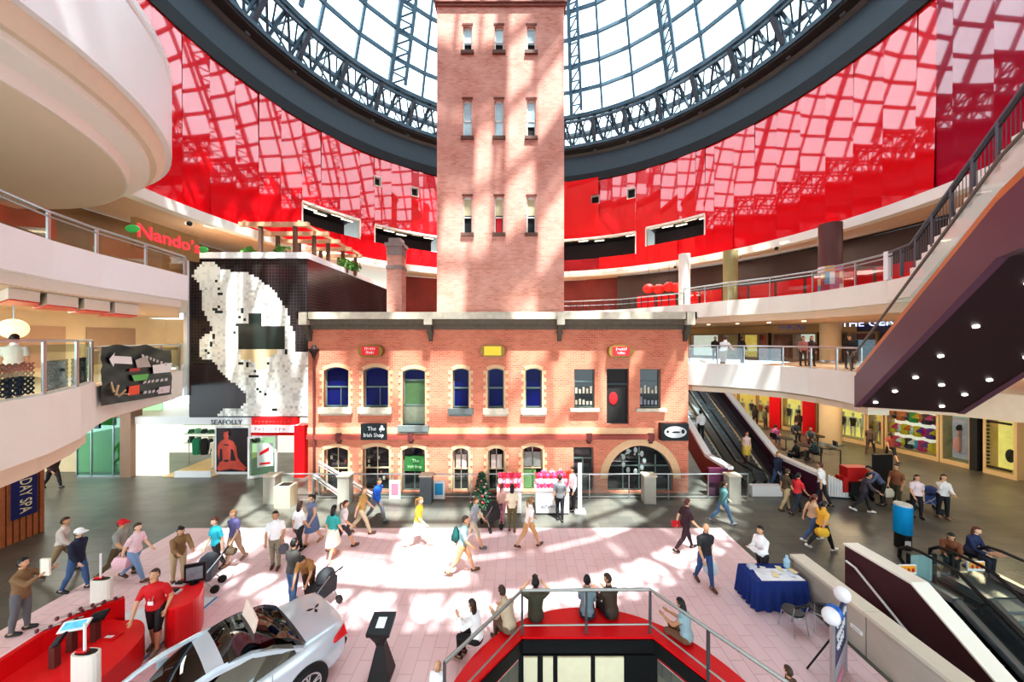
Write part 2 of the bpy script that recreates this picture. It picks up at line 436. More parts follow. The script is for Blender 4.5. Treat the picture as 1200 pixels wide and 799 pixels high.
    q = fc-o0; lx, ly, lz = q@ex, q@ey, q@ez
    if hk in ('short','long','cap','bun','tail'):
        hmask = hd & ((lz > .062-.25*np.clip(ly,-.1,.1)*0+np.where(ly > .05,.005,-.0)) | ((ly < .012) & (lz > -.055)) | ((ly < -.045) & (lz > -.085))) & ~((np.abs(lx) > .078) & (lz < .03))
        shell(hmask, .015, 'hair', hm)
    if hk == 'long':
        m = MB(); e = MB(); e.sph((0,-.055,-.09), (.085,.055,.17), 10, 8); m.add([TH(v) for v in e.v], e.f); m.build('long_hair', hm, root, True, rel=False)
    if hk == 'tail':
        m = MB(); m.tube([TH((0,-.09,.05)),TH((0,-.15,.02)),TH((0,-.16,-.1)),TH((0,-.13,-.22))], [.02,.034,.03,.012], 8); m.build('ponytail', hm, root, True, rel=False)
    if hk == 'bun':
        m = MB(); e = MB(); e.sph((0,-.11,.05), (.045,.04,.045), 10, 8); m.add([TH(v) for v in e.v], e.f); m.build('hair_bun', hm, root, True, rel=False)
    if hk == 'fringe':
        hmask = hd & (lz > -.06) & (lz < .04) & (ly < .02) & ~((np.abs(lx) > .078)); shell(hmask, .006, 'hair', hm)
    r['root'] = root
def capon(r, col, kind='cap'):
    """cap parented to the person"""
    m = MB(); TH = r['TH']; e = MB()
    e.sph((0,-.002,.035), (.092,.112,.1), 14, 8)
    m.add([TH(v) for v in e.v if True], e.f)
    if kind == 'cap':
        m.add([TH(q) for q in ((-.07,.08,.04),(.07,.08,.04),(.05,.19,.025),(-.05,.19,.025),(-.07,.08,.052),(.07,.08,.052),(.05,.19,.035),(-.05,.19,.035))], [(0,1,2,3),(4,5,6,7),(0,1,5,4),(1,2,6,5),(2,3,7,6),(3,0,4,7)])
    o = m.build('cap', Cm(col), r['root'], True, rel=False)
    return o
# ------------------------------------------------------------------ setting: materials
SLATE = brickmat('slate_floor',(104,102,95),(84,83,78),(70,69,65),.9,.45,.012,'XY',.32,stain=(116,112,100),bump=.02)
PINK = brickmat('pink_paving',(238,208,210),(231,198,200),(206,174,177),.62,.31,.01,'YX',.45,stain=(242,218,216),bump=.03)
BRICK = brickmat('red_brick',(222,124,98),(194,98,76),(206,150,126),.24,.085,.012,'XZ',.88,stain=(230,160,126),bump=.2)
TBRICK = brickmat('tower_brick',(216,152,134),(186,120,104),(206,152,134),.26,.1,.016,'XZ',.88,stain=(232,184,168),bump=.25)
CREAM = M('cream_plaster',(236,232,222),.5,noise=.03,scale=2); WHITE = M('white_panel',(240,240,240),.4,noise=.02)
BEIGE = M('beige_soffit',(226,208,184),.6,noise=.03); WARMC = M('warm_ceiling',(220,190,160),.6)
STONE = M('weathered_stone',(206,196,176),.8,noise=.25,scale=5); STONED = M('grey_sill_stone',(120,128,126),.8,noise=.2)
QUOIN = M('cream_brick',(226,186,146),.85,noise=.15,scale=12)
STEEL = M('brushed_steel',(186,190,192),.3,.9,noise=.05); DSTEEL = M('dark_steel',(58,62,66),.4,.7)
RING = M('charcoal_ring_paint',(62,70,78),.45,.2,noise=.1); RINGD = M('black_ring_lip',(22,24,28),.5); TRUSS = M('grey_truss_paint',(78,94,106),.5,.2)
MULL = M('grey_mullion_paint',(84,108,124),.5,.2)
RED = M('red_gloss_panel',(230,20,32),.025,noise=.04,scale=.4,spec=1.0,coat=.8)
RED2 = M('crimson_gloss_panel',(170,18,48),.025,noise=.04,scale=.4,spec=1.0,coat=.8)
REDB = M('red_backing',(170,14,24),.6); REDM = M('red_laminate',(216,18,28),.32,noise=.03)
PURP = M('purple_metal',(104,66,80),.4,noise=.04,scale=2); PURPD = M('maroon_panel',(70,30,40),.45,noise=.05); MAROON = M('maroon_soffit',(54,30,34),.5,noise=.06)
BLACK = M('black_plastic',(22,22,24),.4); DARK = M('dark_interior',(40,36,34),.7); WOOD = M('slat_wood',(170,104,66),.55,noise=.25,scale=9)
GLASS = glassmat('clear_glass'); CGLASS = glassmat('roof_glass',(244,250,252),.95); GGLASS = glassmat('green_glass',(170,226,190),.86); DGLASS = glassmat('tinted_glass',(70,80,80),.72)
NAVYP = M('navy_window_pane',(16,20,84),.25,noise=.25,scale=2,spec=.15); DKP = M('dark_window_pane',(30,30,32),.08,noise=.3,scale=3,spec=.6); GREENP = M('green_blind',(70,96,58),.5,noise=.2)
SASH = M('grey_green_sash',(96,112,106),.5); TAN = M('tan_column',(206,178,140),.6,noise=.05)
LAMPW = M('warm_downlight',(255,226,180),.4,emit=7); LAMPC = M('cool_downlight',(255,248,236),.4,emit=6)
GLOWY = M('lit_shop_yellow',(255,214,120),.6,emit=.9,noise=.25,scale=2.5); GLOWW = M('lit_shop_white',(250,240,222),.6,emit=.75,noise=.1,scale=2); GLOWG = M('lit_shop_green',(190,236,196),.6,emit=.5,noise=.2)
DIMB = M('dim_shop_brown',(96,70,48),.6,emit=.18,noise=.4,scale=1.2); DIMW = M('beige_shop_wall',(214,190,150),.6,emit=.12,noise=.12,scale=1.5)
TILE = brickmat('black_mosaic',(46,38,40),(38,32,34),(70,60,60),.16,.16,.012,'XZ',.22,off=0,bump=.02)

# ------------------------------------------------------------------ floors
VOID = [(.13,7.55),(3.02,7.55),(4.5,5.45),(4.5,2.6),(-1.5,2.6),(-1.27,5.95)]
ESCH = [(7.95,-3),(15.2,-3),(15.2,9.25),(7.95,9.25)]
def flat(name, outer, holes, z, mat, th=.05):
    mb = MB(); loops = [outer]+holes
    for zz in (z, z-th):
        mb.add([(p[0],p[1],zz) for l in loops for p in l], [tuple(t) for t in tess(loops)])
    for l in loops:
        n = len(l); mb.add([(p[0],p[1],z) for p in l]+[(p[0],p[1],z-th) for p in l], [(i,(i+1)%n,n+(i+1)%n,n+i) for i in range(n)])
    return struct(mb.build(name, mat))
flat('floor', [ring(a,33)[:2] for a in range(0,360,6)], [VOID, ESCH], 0, SLATE, .3)
flat('floor', [(-12.4,1.6),(7.6,1.6),(7.6,12.67),(-12.4,12.67)], [VOID], .012, PINK, .011)
mb = MB(); mb.box(-8,20,-6,12,-3.9,-3.6); struct(mb.build('floor', M('lower_floor',(150,140,128),.5)))
# lower level wall below the stair void with beige panels
mb = MB(); mb.box(-.2,3.3,7.46,7.525,-3.6,.1); struct(mb.build('wall_void', BLACK))
mb = MB(); x = .16
for wpx in (.30,.0,.22,.72,.62,-.5,.34,.28,.34,.3):
    if wpx <= 0: x += abs(wpx)+.02; continue
    if x+wpx > 3.0: break
    mb.box(x,x+wpx,7.42,7.458,-3.5,.09); x += wpx+.1
struct(mb.build('trim_void', M('beige_panel',(224,214,184),.5,emit=.08)))
mb = MB(); mb.bar((-1.3,5.98,-1.8),(.1,7.6,-1.8),.1,3.4); mb.bar((3.05,7.6,-1.8),(4.55,5.5,-1.8),.1,3.4); struct(mb.build('wall_void', M('void_side',(120,112,98),.6)))
mb = MB(); mb.box(7.93,7.97,-3,9.25,-3.6,-.3); mb.box(7.95,15.2,9.25,9.3,-3.6,-.3); mb.box(15.2,15.25,-3,9.25,-3.6,-.3); struct(mb.build('wall_escalator_pit', DARK))

# ------------------------------------------------------------------ red drum wall
K_ = 7/6; LOWER = (AX,AY,AR); AX, AY, AR = AX*K_, AY*K_, AR*K_
ZR0, ZR1 = 13.07, 21.0
WIN = []      # (a0,a1,z0,z1)
def winpx(x0, x1, ys_top, ys_bot, xref):
    p = onring(xref, AR); zt = H-(ys_top-CY)*p.y/F; zb = H-(ys_bot-CY)*p.y/F
    return (angof(onring(x0,AR)), angof(onring(x1,AR)), zb, zt)
WIN += [winpx(354,422,238,262,356), winpx(439,514,265,284,442), winpx(656,745,273,297,744), winpx(757,826,268,288,758)]
SQ = [winpx(438.5,446.5,207.5,217.5,442), winpx(482,490.5,220,229.5,486), winpx(693,702,229.5,239,697), winpx(735,744.5,221,232,739)]
edges = sorted({round(a,3) for w in WIN+SQ for a in w[:2]})
angs = []
base = [-180+i*4.6 for i in range(79)]
for b in base:
    if all(abs(b-e) > 1.2 for e in edges): angs.append(b)
angs = sorted(angs+edges+[180.0, angof(onring(1097,AR))])
mb = MB(); bk = MB(); seam = angof(onring(1097,AR))
for i in range(len(angs)-1):
    a0, a1 = angs[i], angs[i+1]
    if a1-a0 < .05: continue
    am = (a0+a1)/2; segs = [(ZR0,ZR1)]
    for w in WIN+SQ:
        if w[0] < am < w[1]:
            ns = []
            for s in segs:
                if w[2] > s[0] and w[3] < s[1]: ns += [(s[0],w[2]),(w[3],s[1])]
                else: ns.append(s)
            segs = ns
    tl = random.gauss(0,.008)+(.008 if not (2 < am < 24) else -.10); yw = random.gauss(0,.013)
    for z0, z1 in segs:
        q0, q1 = ring(a0,AR), ring(a1,AR); o = ring(am,1)-ring(am,0)
        def pt(q, z, sd): return Vector((q.x,q.y,z))+o*(tl*(z-17.0)+yw*sd)
        mb.quad(pt(q0,z0,-.6), pt(q1,z0,.6), pt(q1,z1,.6), pt(q0,z1,-.6), 1 if am > seam and am < 120 else 0)
        b0, b1 = ring(a0,AR+.16), ring(a1,AR+.16); bk.quad((b0.x,b0.y,z0),(b1.x,b1.y,z0),(b1.x,b1.y,z1),(b0.x,b0.y,z1))
struct(mb.build('wall_drum', [RED, RED2])); struct(bk.build('wall_drum_backing', REDB))
OFFC = M('office_ceiling',(70,64,66),.5,noise=.2); STRIPL = M('office_strip_light',(255,240,210),.5,emit=2.5)
for k, w in enumerate(WIN+SQ):
    a0, a1, z0, z1 = w; sq = k >= 4; n = 1 if sq else 4; dep = .35 if sq else 2.6
    t = thing('window_%d'%(k+1), 'strip window recessed in the red drum wall' , 'window'); t['kind'] = 'structure'; del t['label']; del t['category']
    fr = MB(); bx = MB()
    for j in range(n):
        b0 = a0+(a1-a0)*j/n; b1 = a0+(a1-a0)*(j+1)/n; A = ring(b0,AR-.05); B = ring(b1,AR-.05); C = ring(b1,AR+.3); D = ring(b0,AR+.3)
        def hexa(m, za, zb): m.add([(p.x,p.y,za) for p in (A,B,C,D)]+[(p.x,p.y,zb) for p in (A,B,C,D)], [(0,3,2,1),(4,5,6,7),(0,1,5,4),(1,2,6,5),(2,3,7,6),(3,0,4,7)])
        hexa(fr, z1, z1+(.06 if sq else .16))
        if sq: hexa(fr, z0-.06, z0)
        A2, B2, C2, D2 = ring(b0,AR+.15), ring(b1,AR+.15), ring(b1,AR+dep), ring(b0,AR+dep)
        bx.quad((C2.x,C2.y,z0-.2),(D2.x,D2.y,z0-.2),(D2.x,D2.y,z1+.25),(C2.x,C2.y,z1+.25)); bx.quad((A2.x,A2.y,z1+.25),(B2.x,B2.y,z1+.25),(C2.x,C2.y,z1+.25),(D2.x,D2.y,z1+.25)); bx.quad((A2.x,A2.y,z0-.2),(B2.x,B2.y,z0-.2),(C2.x,C2.y,z0-.2),(D2.x,D2.y,z0-.2))
    for b in (a0, a1):
        A = ring(b,AR-.05); B = ring(b,AR+.3); d = .05 if sq else .09
        fr.bar((A.x,A.y,(z0+z1)/2),(B.x,B.y,(z0+z1)/2), d, z1-z0+.1)
    fr.build('frame', CREAM, t); bx.build('recess', OFFC if not sq else DARK, t)
    if not sq:
        sl = MB()
        for j in range(5):
            b = a0+(a1-a0)*(j+.5)/5; c = ring(b, AR+.8+.35*(j%3)); d = (ring(b+2,1)-ring(b-2,1)).normalized()*.42
            sl.bar((c.x-d.x,c.y-d.y,z1+.19),(c.x+d.x,c.y+d.y,z1+.19), .14, .05)
        sl.build('strip_light', STRIPL, t)
# ------------------------------------------------------------------ ring beam and glass cone
ring_low = ring
def ring(deg, rad, z=0.0):
    p = ring_low(deg, rad*K_, 0); p.z = 7+(z-7)*K_; return p
roof = thing('glass_cone_roof', 'huge conical glass roof on a charcoal steel ring above the red drum', 'roof', (AX,AY,21.0))
N = 96
def lathe_full(prof, mat, name, n=N):
    m = MB(); vs = []
    k = len(prof)
    for r_, z in prof:
        for j in range(n):
            p = ring(360*j/n, r_, z); vs.append(p)
    m.add(vs, [(i*n+j, i*n+(j+1)%n, ((i+1)%k)*n+(j+1)%n, ((i+1)%k)*n+j) for i in range(k) for j in range(n)])
    return m.build(name, mat, roof, True)
lathe_full([(13.74,18.95),(13.95,18.95),(13.95,19.5),(13.66,19.5)], RINGD, 'ring_lip')
lathe_full([(13.72,19.5),(13.68,20.85),(13.45,21.0),(14.3,21.0),(14.3,19.5)], RING, 'ring_fascia')
lathe_full([(13.5,20.98),(13.0,21.08),(13.0,21.2),(13.8,21.1)], M('ring_soffit',(44,48,50),.6), 'ring_soffit')
zt = 23.2; rc = 12.5; ZA = 56.5
def cone_r(z): return rc*(ZA-z)/(ZA-zt)
def ringtube(r_, z, w, name, mat, n=72):
    m = MB(); pts = [ring(360*j/n, r_, z) for j in range(n+1)]
    for j in range(n): m.bar(pts[j], pts[j+1], w, w)
    return m.build(name, mat, roof)
ringtube(13.02,21.3,.26,'lower_chord',TRUSS); ringtube(12.45,23.15,.3,'upper_chord',TRUSS); ringtube(13.5,22.5,.2,'outer_chord',TRUSS); ringtube(12.35,22.75,.16,'inner_chord',TRUSS); ringtube(12.95,21.95,.14,'middle_chord',TRUSS)
m = MB(); q = 72
for j in range(q):
    a = 360*j/q; b = 360*(j+.5)/q; c = 360*(j+1)/q
    m.bar(ring(a,13.02,21.3), ring(b,12.45,23.1), .13); m.bar(ring(b,12.45,23.1), ring(c,13.02,21.3), .13)
    m.bar(ring(a,13.02,21.3), ring(b,13.5,22.5), .1); m.bar(ring(b,13.5,22.5), ring(c,13.02,21.3), .1); m.bar(ring(b,12.45,23.1), ring(b,13.5,22.5), .12)
    m.bar(ring(a,12.45,23.1), ring(b,13.5,22.5), .09); m.bar(ring(b,13.5,22.5), ring(c,12.45,23.1), .09)
    m.bar(ring(b,13.02,21.3), ring(b,12.45,23.1), .07)
m.build('truss_web', TRUSS, roof)
for j in range(36):
    m = MB(); a = 10*j+2; m.bar(ring(a,13.45,21.0), ring(a,12.2,22.75), .26, .26); m.bar(ring(a,13.5,21.1), ring(a,13.5,22.5), .14); m.build('ring_strut', TRUSS, roof)
ZT = 46.0
zs = [zt+1.42*i for i in range(1,13)]
for z in zs:
    m = MB(); r_ = cone_r(z); n = 36; pts = [ring(5+360*j/n, r_, z) for j in range(n+1)]
    for j in range(n): m.bar(pts[j], pts[j+1], .17, .24)
    m.build('purlin', MULL, roof)
for k in range(36):
    a = 5+10*k
    m = MB()
    if k % 3 == 1:
        i0, i1 = ring(a,rc,zt), ring(a,cone_r(ZT),ZT); m.bar(i0, i1, .26, .34)
        j0, j1 = ring(a+3.6,rc-.6,zt), ring(a+3.6,cone_r(ZT)-.5,ZT); m.bar(j0, j1, .2)
        nn = 34
        for t in range(nn):
            A = i0.lerp(i1,t/nn); B = j0.lerp(j1,(t+.5)/nn); C = i0.lerp(i1,(t+1)/nn); m.bar(A,B,.085); m.bar(B,C,.085)
        m.build('rib_truss', MULL, roof)
    else:
        m.bar(ring(a,rc,zt), ring(a,cone_r(ZT),ZT), .15, .22); m.build('mullion', MULL, roof)
m = MB(); n = 36
for j in range(n):
    a, b = 5+10*j, 15+10*j
    m.quad(ring(a,rc,zt), ring(b,rc,zt), ring(b,cone_r(ZT),ZT), ring(a,cone_r(ZT),ZT))
    m.quad(ring(a,13.75,21.1), ring(b,13.75,21.1), ring(b,rc,zt), ring(a,rc,zt))
m.build('glazing', CGLASS, roof)
SUNMASK = M('added_mask_white',(236,238,238),.7); rbl = random.Random(21)  # unseen panels added behind the camera to break the sun into patches
def mixr(p, q, k): return p.lerp(q, k)
for j in range(n):
    a, b = 5+10*j, 15+10*j
    if not 105 < (a+5) % 360 < 262: continue
    m = MB(); cnt = 0; seq = [zt]+zs
    for i in range(len(seq)-1):
        if rbl.random() < .42:
            z0, z1 = seq[i]+.06, seq[i+1]-.06; m.quad(ring(a+.4,cone_r(z0)-.12,z0), ring(b-.4,cone_r(z0)-.12,z0), ring(b-.4,cone_r(z1)-.12,z1), ring(a+.4,cone_r(z1)-.12,z1)); cnt += 1
    if cnt: m.build('added_sun_mask', SUNMASK, roof)
ring = ring_low

# ------------------------------------------------------------------ roof / ceilings
def annulus(name, mat, r0, r1, z0, z1, a0=-180, a1=180, step=4):
    k = max(2, int(abs(a1-a0)/step)); A = [a0+(a1-a0)*i/k for i in range(k+1)]
    return struct(strip(name, mat, [ring(a,r0) for a in A], [ring(a,r1) for a in A], z0, z1))
annulus('ceiling', WARMC, AR+.25, 36, 12.8, 13.07)
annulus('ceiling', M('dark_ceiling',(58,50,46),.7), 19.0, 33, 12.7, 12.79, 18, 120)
annulus('trim_1', CREAM, AR-.2, AR+.3, 12.62, 13.09)
annulus('ceiling', M('roof_deck',(120,116,110),.8), AR+.3, 40, 20.6, 20.95)
AX, AY, AR = LOWER
# level slabs : inner paths
L2R = [ring(a,13.8) for a in range(-22,34,4)]+[Vector((10.5,21.5,0)),Vector((11.8,19.1,0)),Vector((13.0,17.6,0)),Vector((13.8,16,0)),Vector((13.8,14,0)),Vector((13.67,12.57,0)),Vector((13.9,10.6,0)),Vector((14.6,8,0)),Vector((15.5,2,0))]
def outp(path, rad, c=(AX,AY)):
    o = []
    for p in path:
        d = Vector((p[0]-c[0],p[1]-c[1],0)).normalized(); o.append(Vector((c[0]+d.x*rad, c[1]+d.y*rad, 0)))
    return o
def inset(path, d):
    o = []
    for p in path:
        v = Vector((p[0]-AX,p[1]-AY,0)); l = v.length; o.append(Vector((AX+v.x*(l+d)/l, AY+v.y*(l+d)/l, 0)))
    return o
struct(strip('trim_2', CREAM, L2R, inset(L2R,.35), 8.35, 9.2))
struct(strip('trim_3', BEIGE, inset(L2R,.25), inset(L2R,.6), 8.0, 8.36))
struct(strip('floor', WARMC, inset(L2R,.35), outp(L2R,29), 8.1, 9.0))
L1R = [Vector((7.95,16.9,0)),Vector((8.2,16.3,0)),Vector((9.2,15.75,0)),Vector((10.06,15.2,0)),Vector((11.0,14.2,0)),Vector((11.3,13.2,0)),Vector((11.35,12.2,0)),Vector((11.2,11.2,0))]
struct(strip('trim_4', CREAM, L1R, inset(L1R,.3), 4.85, 5.9))
L1Rx = L1R+[Vector((12.6,10.2,0)),Vector((14.6,8,0)),Vector((15.6,3,0))]
struct(strip('trim_5', BEIGE, inset(L1R,.3), inset(L1R,.9), 4.55, 4.87))
struct(strip('floor', WARMC, inset(L1Rx,.3), outp(L1Rx,28), 4.75, 5.5))
# left slabs
L2L = [Vector((-8.0,2.5,0)),Vector((-8.9,4.4,0)),Vector((-9.7,6.4,0)),Vector((-10.3,7.6,0)),Vector((-10.7,8.8,0)),Vector((-10.95,10.2,0)),Vector((-11.3,11.75,0)),Vector((-16.85,17.45,0))]
def left_out(p, X=-24): return [Vector((X, q[1]+(0 if i < len(p)-1 else 0), 0)) for i, q in enumerate(p)]
def ins2(path, d): return [Vector((p[0]-d,p[1],0)) for p in path]
struct(strip('trim_6', WHITE, L2L[:-1], ins2(L2L[:-1],.35), 8.35, 9.2)); struct(strip('trim_7', CREAM, ins2(L2L[:-1],.25), ins2(L2L[:-1],.6), 8.12, 8.36))
struct(strip('trim_8', WHITE, L2L[-2:], ins2(L2L[-2:],.35), 8.35, 9.2))
struct(strip('floor', BEIGE, ins2(L2L,.35), left_out(L2L), 8.1, 9.0))
L1L = [Vector((-7.9,3.6,0)),Vector((-9.0,5.9,0)),Vector((-9.45,6.9,0)),Vector((-10.2,8.0,0)),Vector((-11.1,9.0,0))]
L1B = [Vector((-11.1,9.0,0)),Vector((-12.0,10.2,0)),Vector((-13.5,13.8,0)),Vector((-16.85,17.3,0))]
struct(strip('trim_9', CREAM, L1L, ins2(L1L,.3), 4.7, 5.9)); struct(strip('trim_10', BEIGE, ins2(L1L,.25), ins2(L1L,1.0), 4.3, 4.72))
struct(strip('trim_11', CREAM, L1B, ins2(L1B,.3), 4.72, 5.75))
LL = L1L+L1B[1:]
struct(strip('floor', BEIGE, ins2(LL,.3), left_out(LL), 4.6, 5.5))
# upper-left white drum
dc = (-18.0,4.75)
def dlathe(name, prof, mat):
    m = MB(); m.lathe((dc[0],dc[1],0), prof, 96); o = m.build(name, mat, None, True); return struct(o)
dlathe('wall_upper_balcony', [(9.12,13.0),(9.3,13.0),(9.3,15.1),(9.22,15.12),(9.22,15.3),(9.3,15.32),(9.3,15.5),(9.0,15.5)], WHITE)
dlathe('trim_19', [(8.75,12.62),(8.95,12.62),(9.14,12.86),(9.14,13.02),(8.9,13.02)], BEIGE)
dlathe('trim_20', [(8.2,11.99),(8.32,11.99),(8.36,12.3),(8.8,12.45),(8.8,12.66),(8.5,12.66)], CREAM)
m = MB(); m.lathe((dc[0],dc[1],0), [(.1,11.98),(8.27,11.98),(8.27,12.02),(.1,12.02)], 96); struct(m.build('ceiling_upper_balcony', BEIGE))
# ------------------------------------------------------------------ brick building
FY = 15.6
def fx(px): return (px-CX)*FY/F
def fz(py): return H-(py-CY)*FY/F
bld = thing('brick_building', 'two-storey red brick building with cream-edged arched windows and stone cornice', 'building', (-.8,FY,0))
def arch_loop(x0, x1, zb, zt, rise, n=10):
    if rise <= 0: return [(x0,zb),(x1,zb),(x1,zt),(x0,zt)]
    w = (x1-x0)/2; rad = (w*w+rise*rise)/(2*rise); cx = (x0+x1)/2; cz = zt-rad; a = math.asin(min(1,w/rad))
    if rise >= w*.99: a = PI/2
    return [(x0,zb),(x1,zb)]+[(cx+rad*math.sin(t), cz+rad*math.cos(t)) for t in [a-2*a*i/n for i in range(n+1)]]
OPEN = []   # x0,x1,ytop,ybot,rise,kind,pane
for x0, x1, yb in ((379.7,408.5,477),(426,455,477)): OPEN.append((x0,x1,430,yb,.16,'win',NAVYP))
OPEN.append((472,498,432,498,.13,'tall',GREENP))
for x0, x1 in ((530.5,549.5),(571.5,590.4),(615.7,635)): OPEN.append((x0,x1,431.5,478,.1,'win',NAVYP))
OPEN.append((673,697,432.5,478,0,'shop',DKP)); OPEN.append((711,737,432,497,0,'opendoor',DARK)); OPEN.append((750,774.5,432.5,478,0,'shop',DKP))
for x0, x1, yt, kd in ((380,408,524,'lower'),(425.5,456,523,'lower'),(471.5,498,524,'door'),(530.5,549,525,'lower'),(572,591,525,'lower'),(612.5,636,523,'lower')): OPEN.append((x0,x1,yt,583,.13,kd,DKP))
OPEN.append((672,695.5,524,583,0,'door',DKP)); OPEN.append((712,789,522,583,1.5,'arch',DKP))
loops = []
for o in OPEN: loops.append(arch_loop(fx(o[0]), fx(o[1]), max(fz(o[3]),.06) if o[3] > 580 else fz(o[3]), fz(o[2]), o[4], 20 if o[5] == 'arch' else 8))
X0, X1, ZC = fx(361), fx(806.5), fz(377)
mb = MB()
wall_with_holes(mb, [(X0,0),(X1,0),(X1,ZC),(X0,ZC)], loops, lambda u,v,d: (u,FY+d,v), .28)
mb.quad((X0,FY,0),(X0,23,0),(X0,23,ZC),(X0,FY,ZC)); mb.quad((X1,FY,0),(X1,23,0),(X1,23,ZC),(X1,FY,ZC)); mb.quad((X0,23,0),(X1,23,0),(X1,23,ZC),(X0,23,ZC))
mb.build('facade', BRICK, bld)
mb = MB(); mb.box(X0+.02,X1-.02,FY+.1,22.98,ZC-.1,ZC+.2); mb.build('roof', STONED, bld)
mb = MB(); a, b = fx(356), fx(810); mb.box(a,b,FY-.5,FY+.5,fz(374.5),fz(366.5)); mb.box(a,a+.5,FY-.5,23.2,fz(374.5),fz(366.5)); mb.box(b-.5,b,FY-.5,23.2,fz(374.5),fz(366.5))
mb.build('cornice_cap', STONE, bld)
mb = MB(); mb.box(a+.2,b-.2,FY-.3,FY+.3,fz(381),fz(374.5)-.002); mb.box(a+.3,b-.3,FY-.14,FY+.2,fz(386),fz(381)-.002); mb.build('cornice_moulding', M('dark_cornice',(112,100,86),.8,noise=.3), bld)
for px in (363.5,505,655.5,802.5):
    m = MB(); x = fx(px)
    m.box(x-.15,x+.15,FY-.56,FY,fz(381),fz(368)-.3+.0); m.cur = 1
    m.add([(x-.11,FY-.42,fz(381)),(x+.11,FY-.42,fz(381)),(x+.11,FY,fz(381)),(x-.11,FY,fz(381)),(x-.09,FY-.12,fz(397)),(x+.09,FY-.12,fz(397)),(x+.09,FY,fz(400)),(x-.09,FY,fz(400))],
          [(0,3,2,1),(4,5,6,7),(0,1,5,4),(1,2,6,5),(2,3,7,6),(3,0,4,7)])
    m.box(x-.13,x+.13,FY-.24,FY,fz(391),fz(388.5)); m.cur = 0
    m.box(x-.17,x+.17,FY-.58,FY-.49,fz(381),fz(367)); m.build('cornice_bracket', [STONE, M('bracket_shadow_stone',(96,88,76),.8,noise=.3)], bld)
mb = MB(); mb.box(fx(361),fx(766),FY-.05,FY,fz(508),fz(501)); mb.build('cream_band', QUOIN, bld)
mb = MB(); mb.box(fx(361),fx(766),FY-.14,FY,fz(514),fz(509)); mb.build('string_course', M('red_string_course',(150,72,62),.6,noise=.1), bld)
for px in (398,482,690,762):
    m = MB(); x = fx(px); m.box(x-.12,x+.12,FY-.16,FY,fz(516),fz(507)); m.box(x-.08,x+.08,FY-.1,FY,fz(519),fz(516)); m.build('corbel', M('dark_red_corbel',(96,44,40),.7), bld)
def surround(x0, x1, zb, zt, rise, teeth=True, full=True):
    m = MB(); y0, y1 = FY-.022, FY+.05; zs_ = zt-rise; hh = .165; n = max(2, int((zs_-zb)/hh))
    for i in range(n):
        w = .19 if (i % 2 and teeth) else .09
        za, zb2 = zb+(zs_-zb)*i/n, zb+(zs_-zb)*(i+1)/n
        m.box(x0-w,x0,y0,y1,za,zb2-.008); m.box(x1,x1+w,y0,y1,za,zb2-.008)
    lp = arch_loop(x0, x1, zb, zt, max(rise,.01), 9)[2:]; th = .17
    cx = (x0+x1)/2; cz = zs_-.9
    up = []
    for (x, z) in lp:
        d = Vector((x-cx, z-cz)).normalized(); up.append((x+d.x*th, z+d.y*th))
    for i in range(len(lp)-1):
        a, b, c, d = lp[i], lp[i+1], up[i+1], up[i]
        m.add([(p[0],yy,p[1]) for yy in (y0,y1) for p in (a,b,c,d)], [(0,1,2,3),(4,7,6,5),(0,4,5,1),(2,6,7,3),(1,5,6,2),(3,7,4,0)])
    m.build('brick_surround', QUOIN, bld)
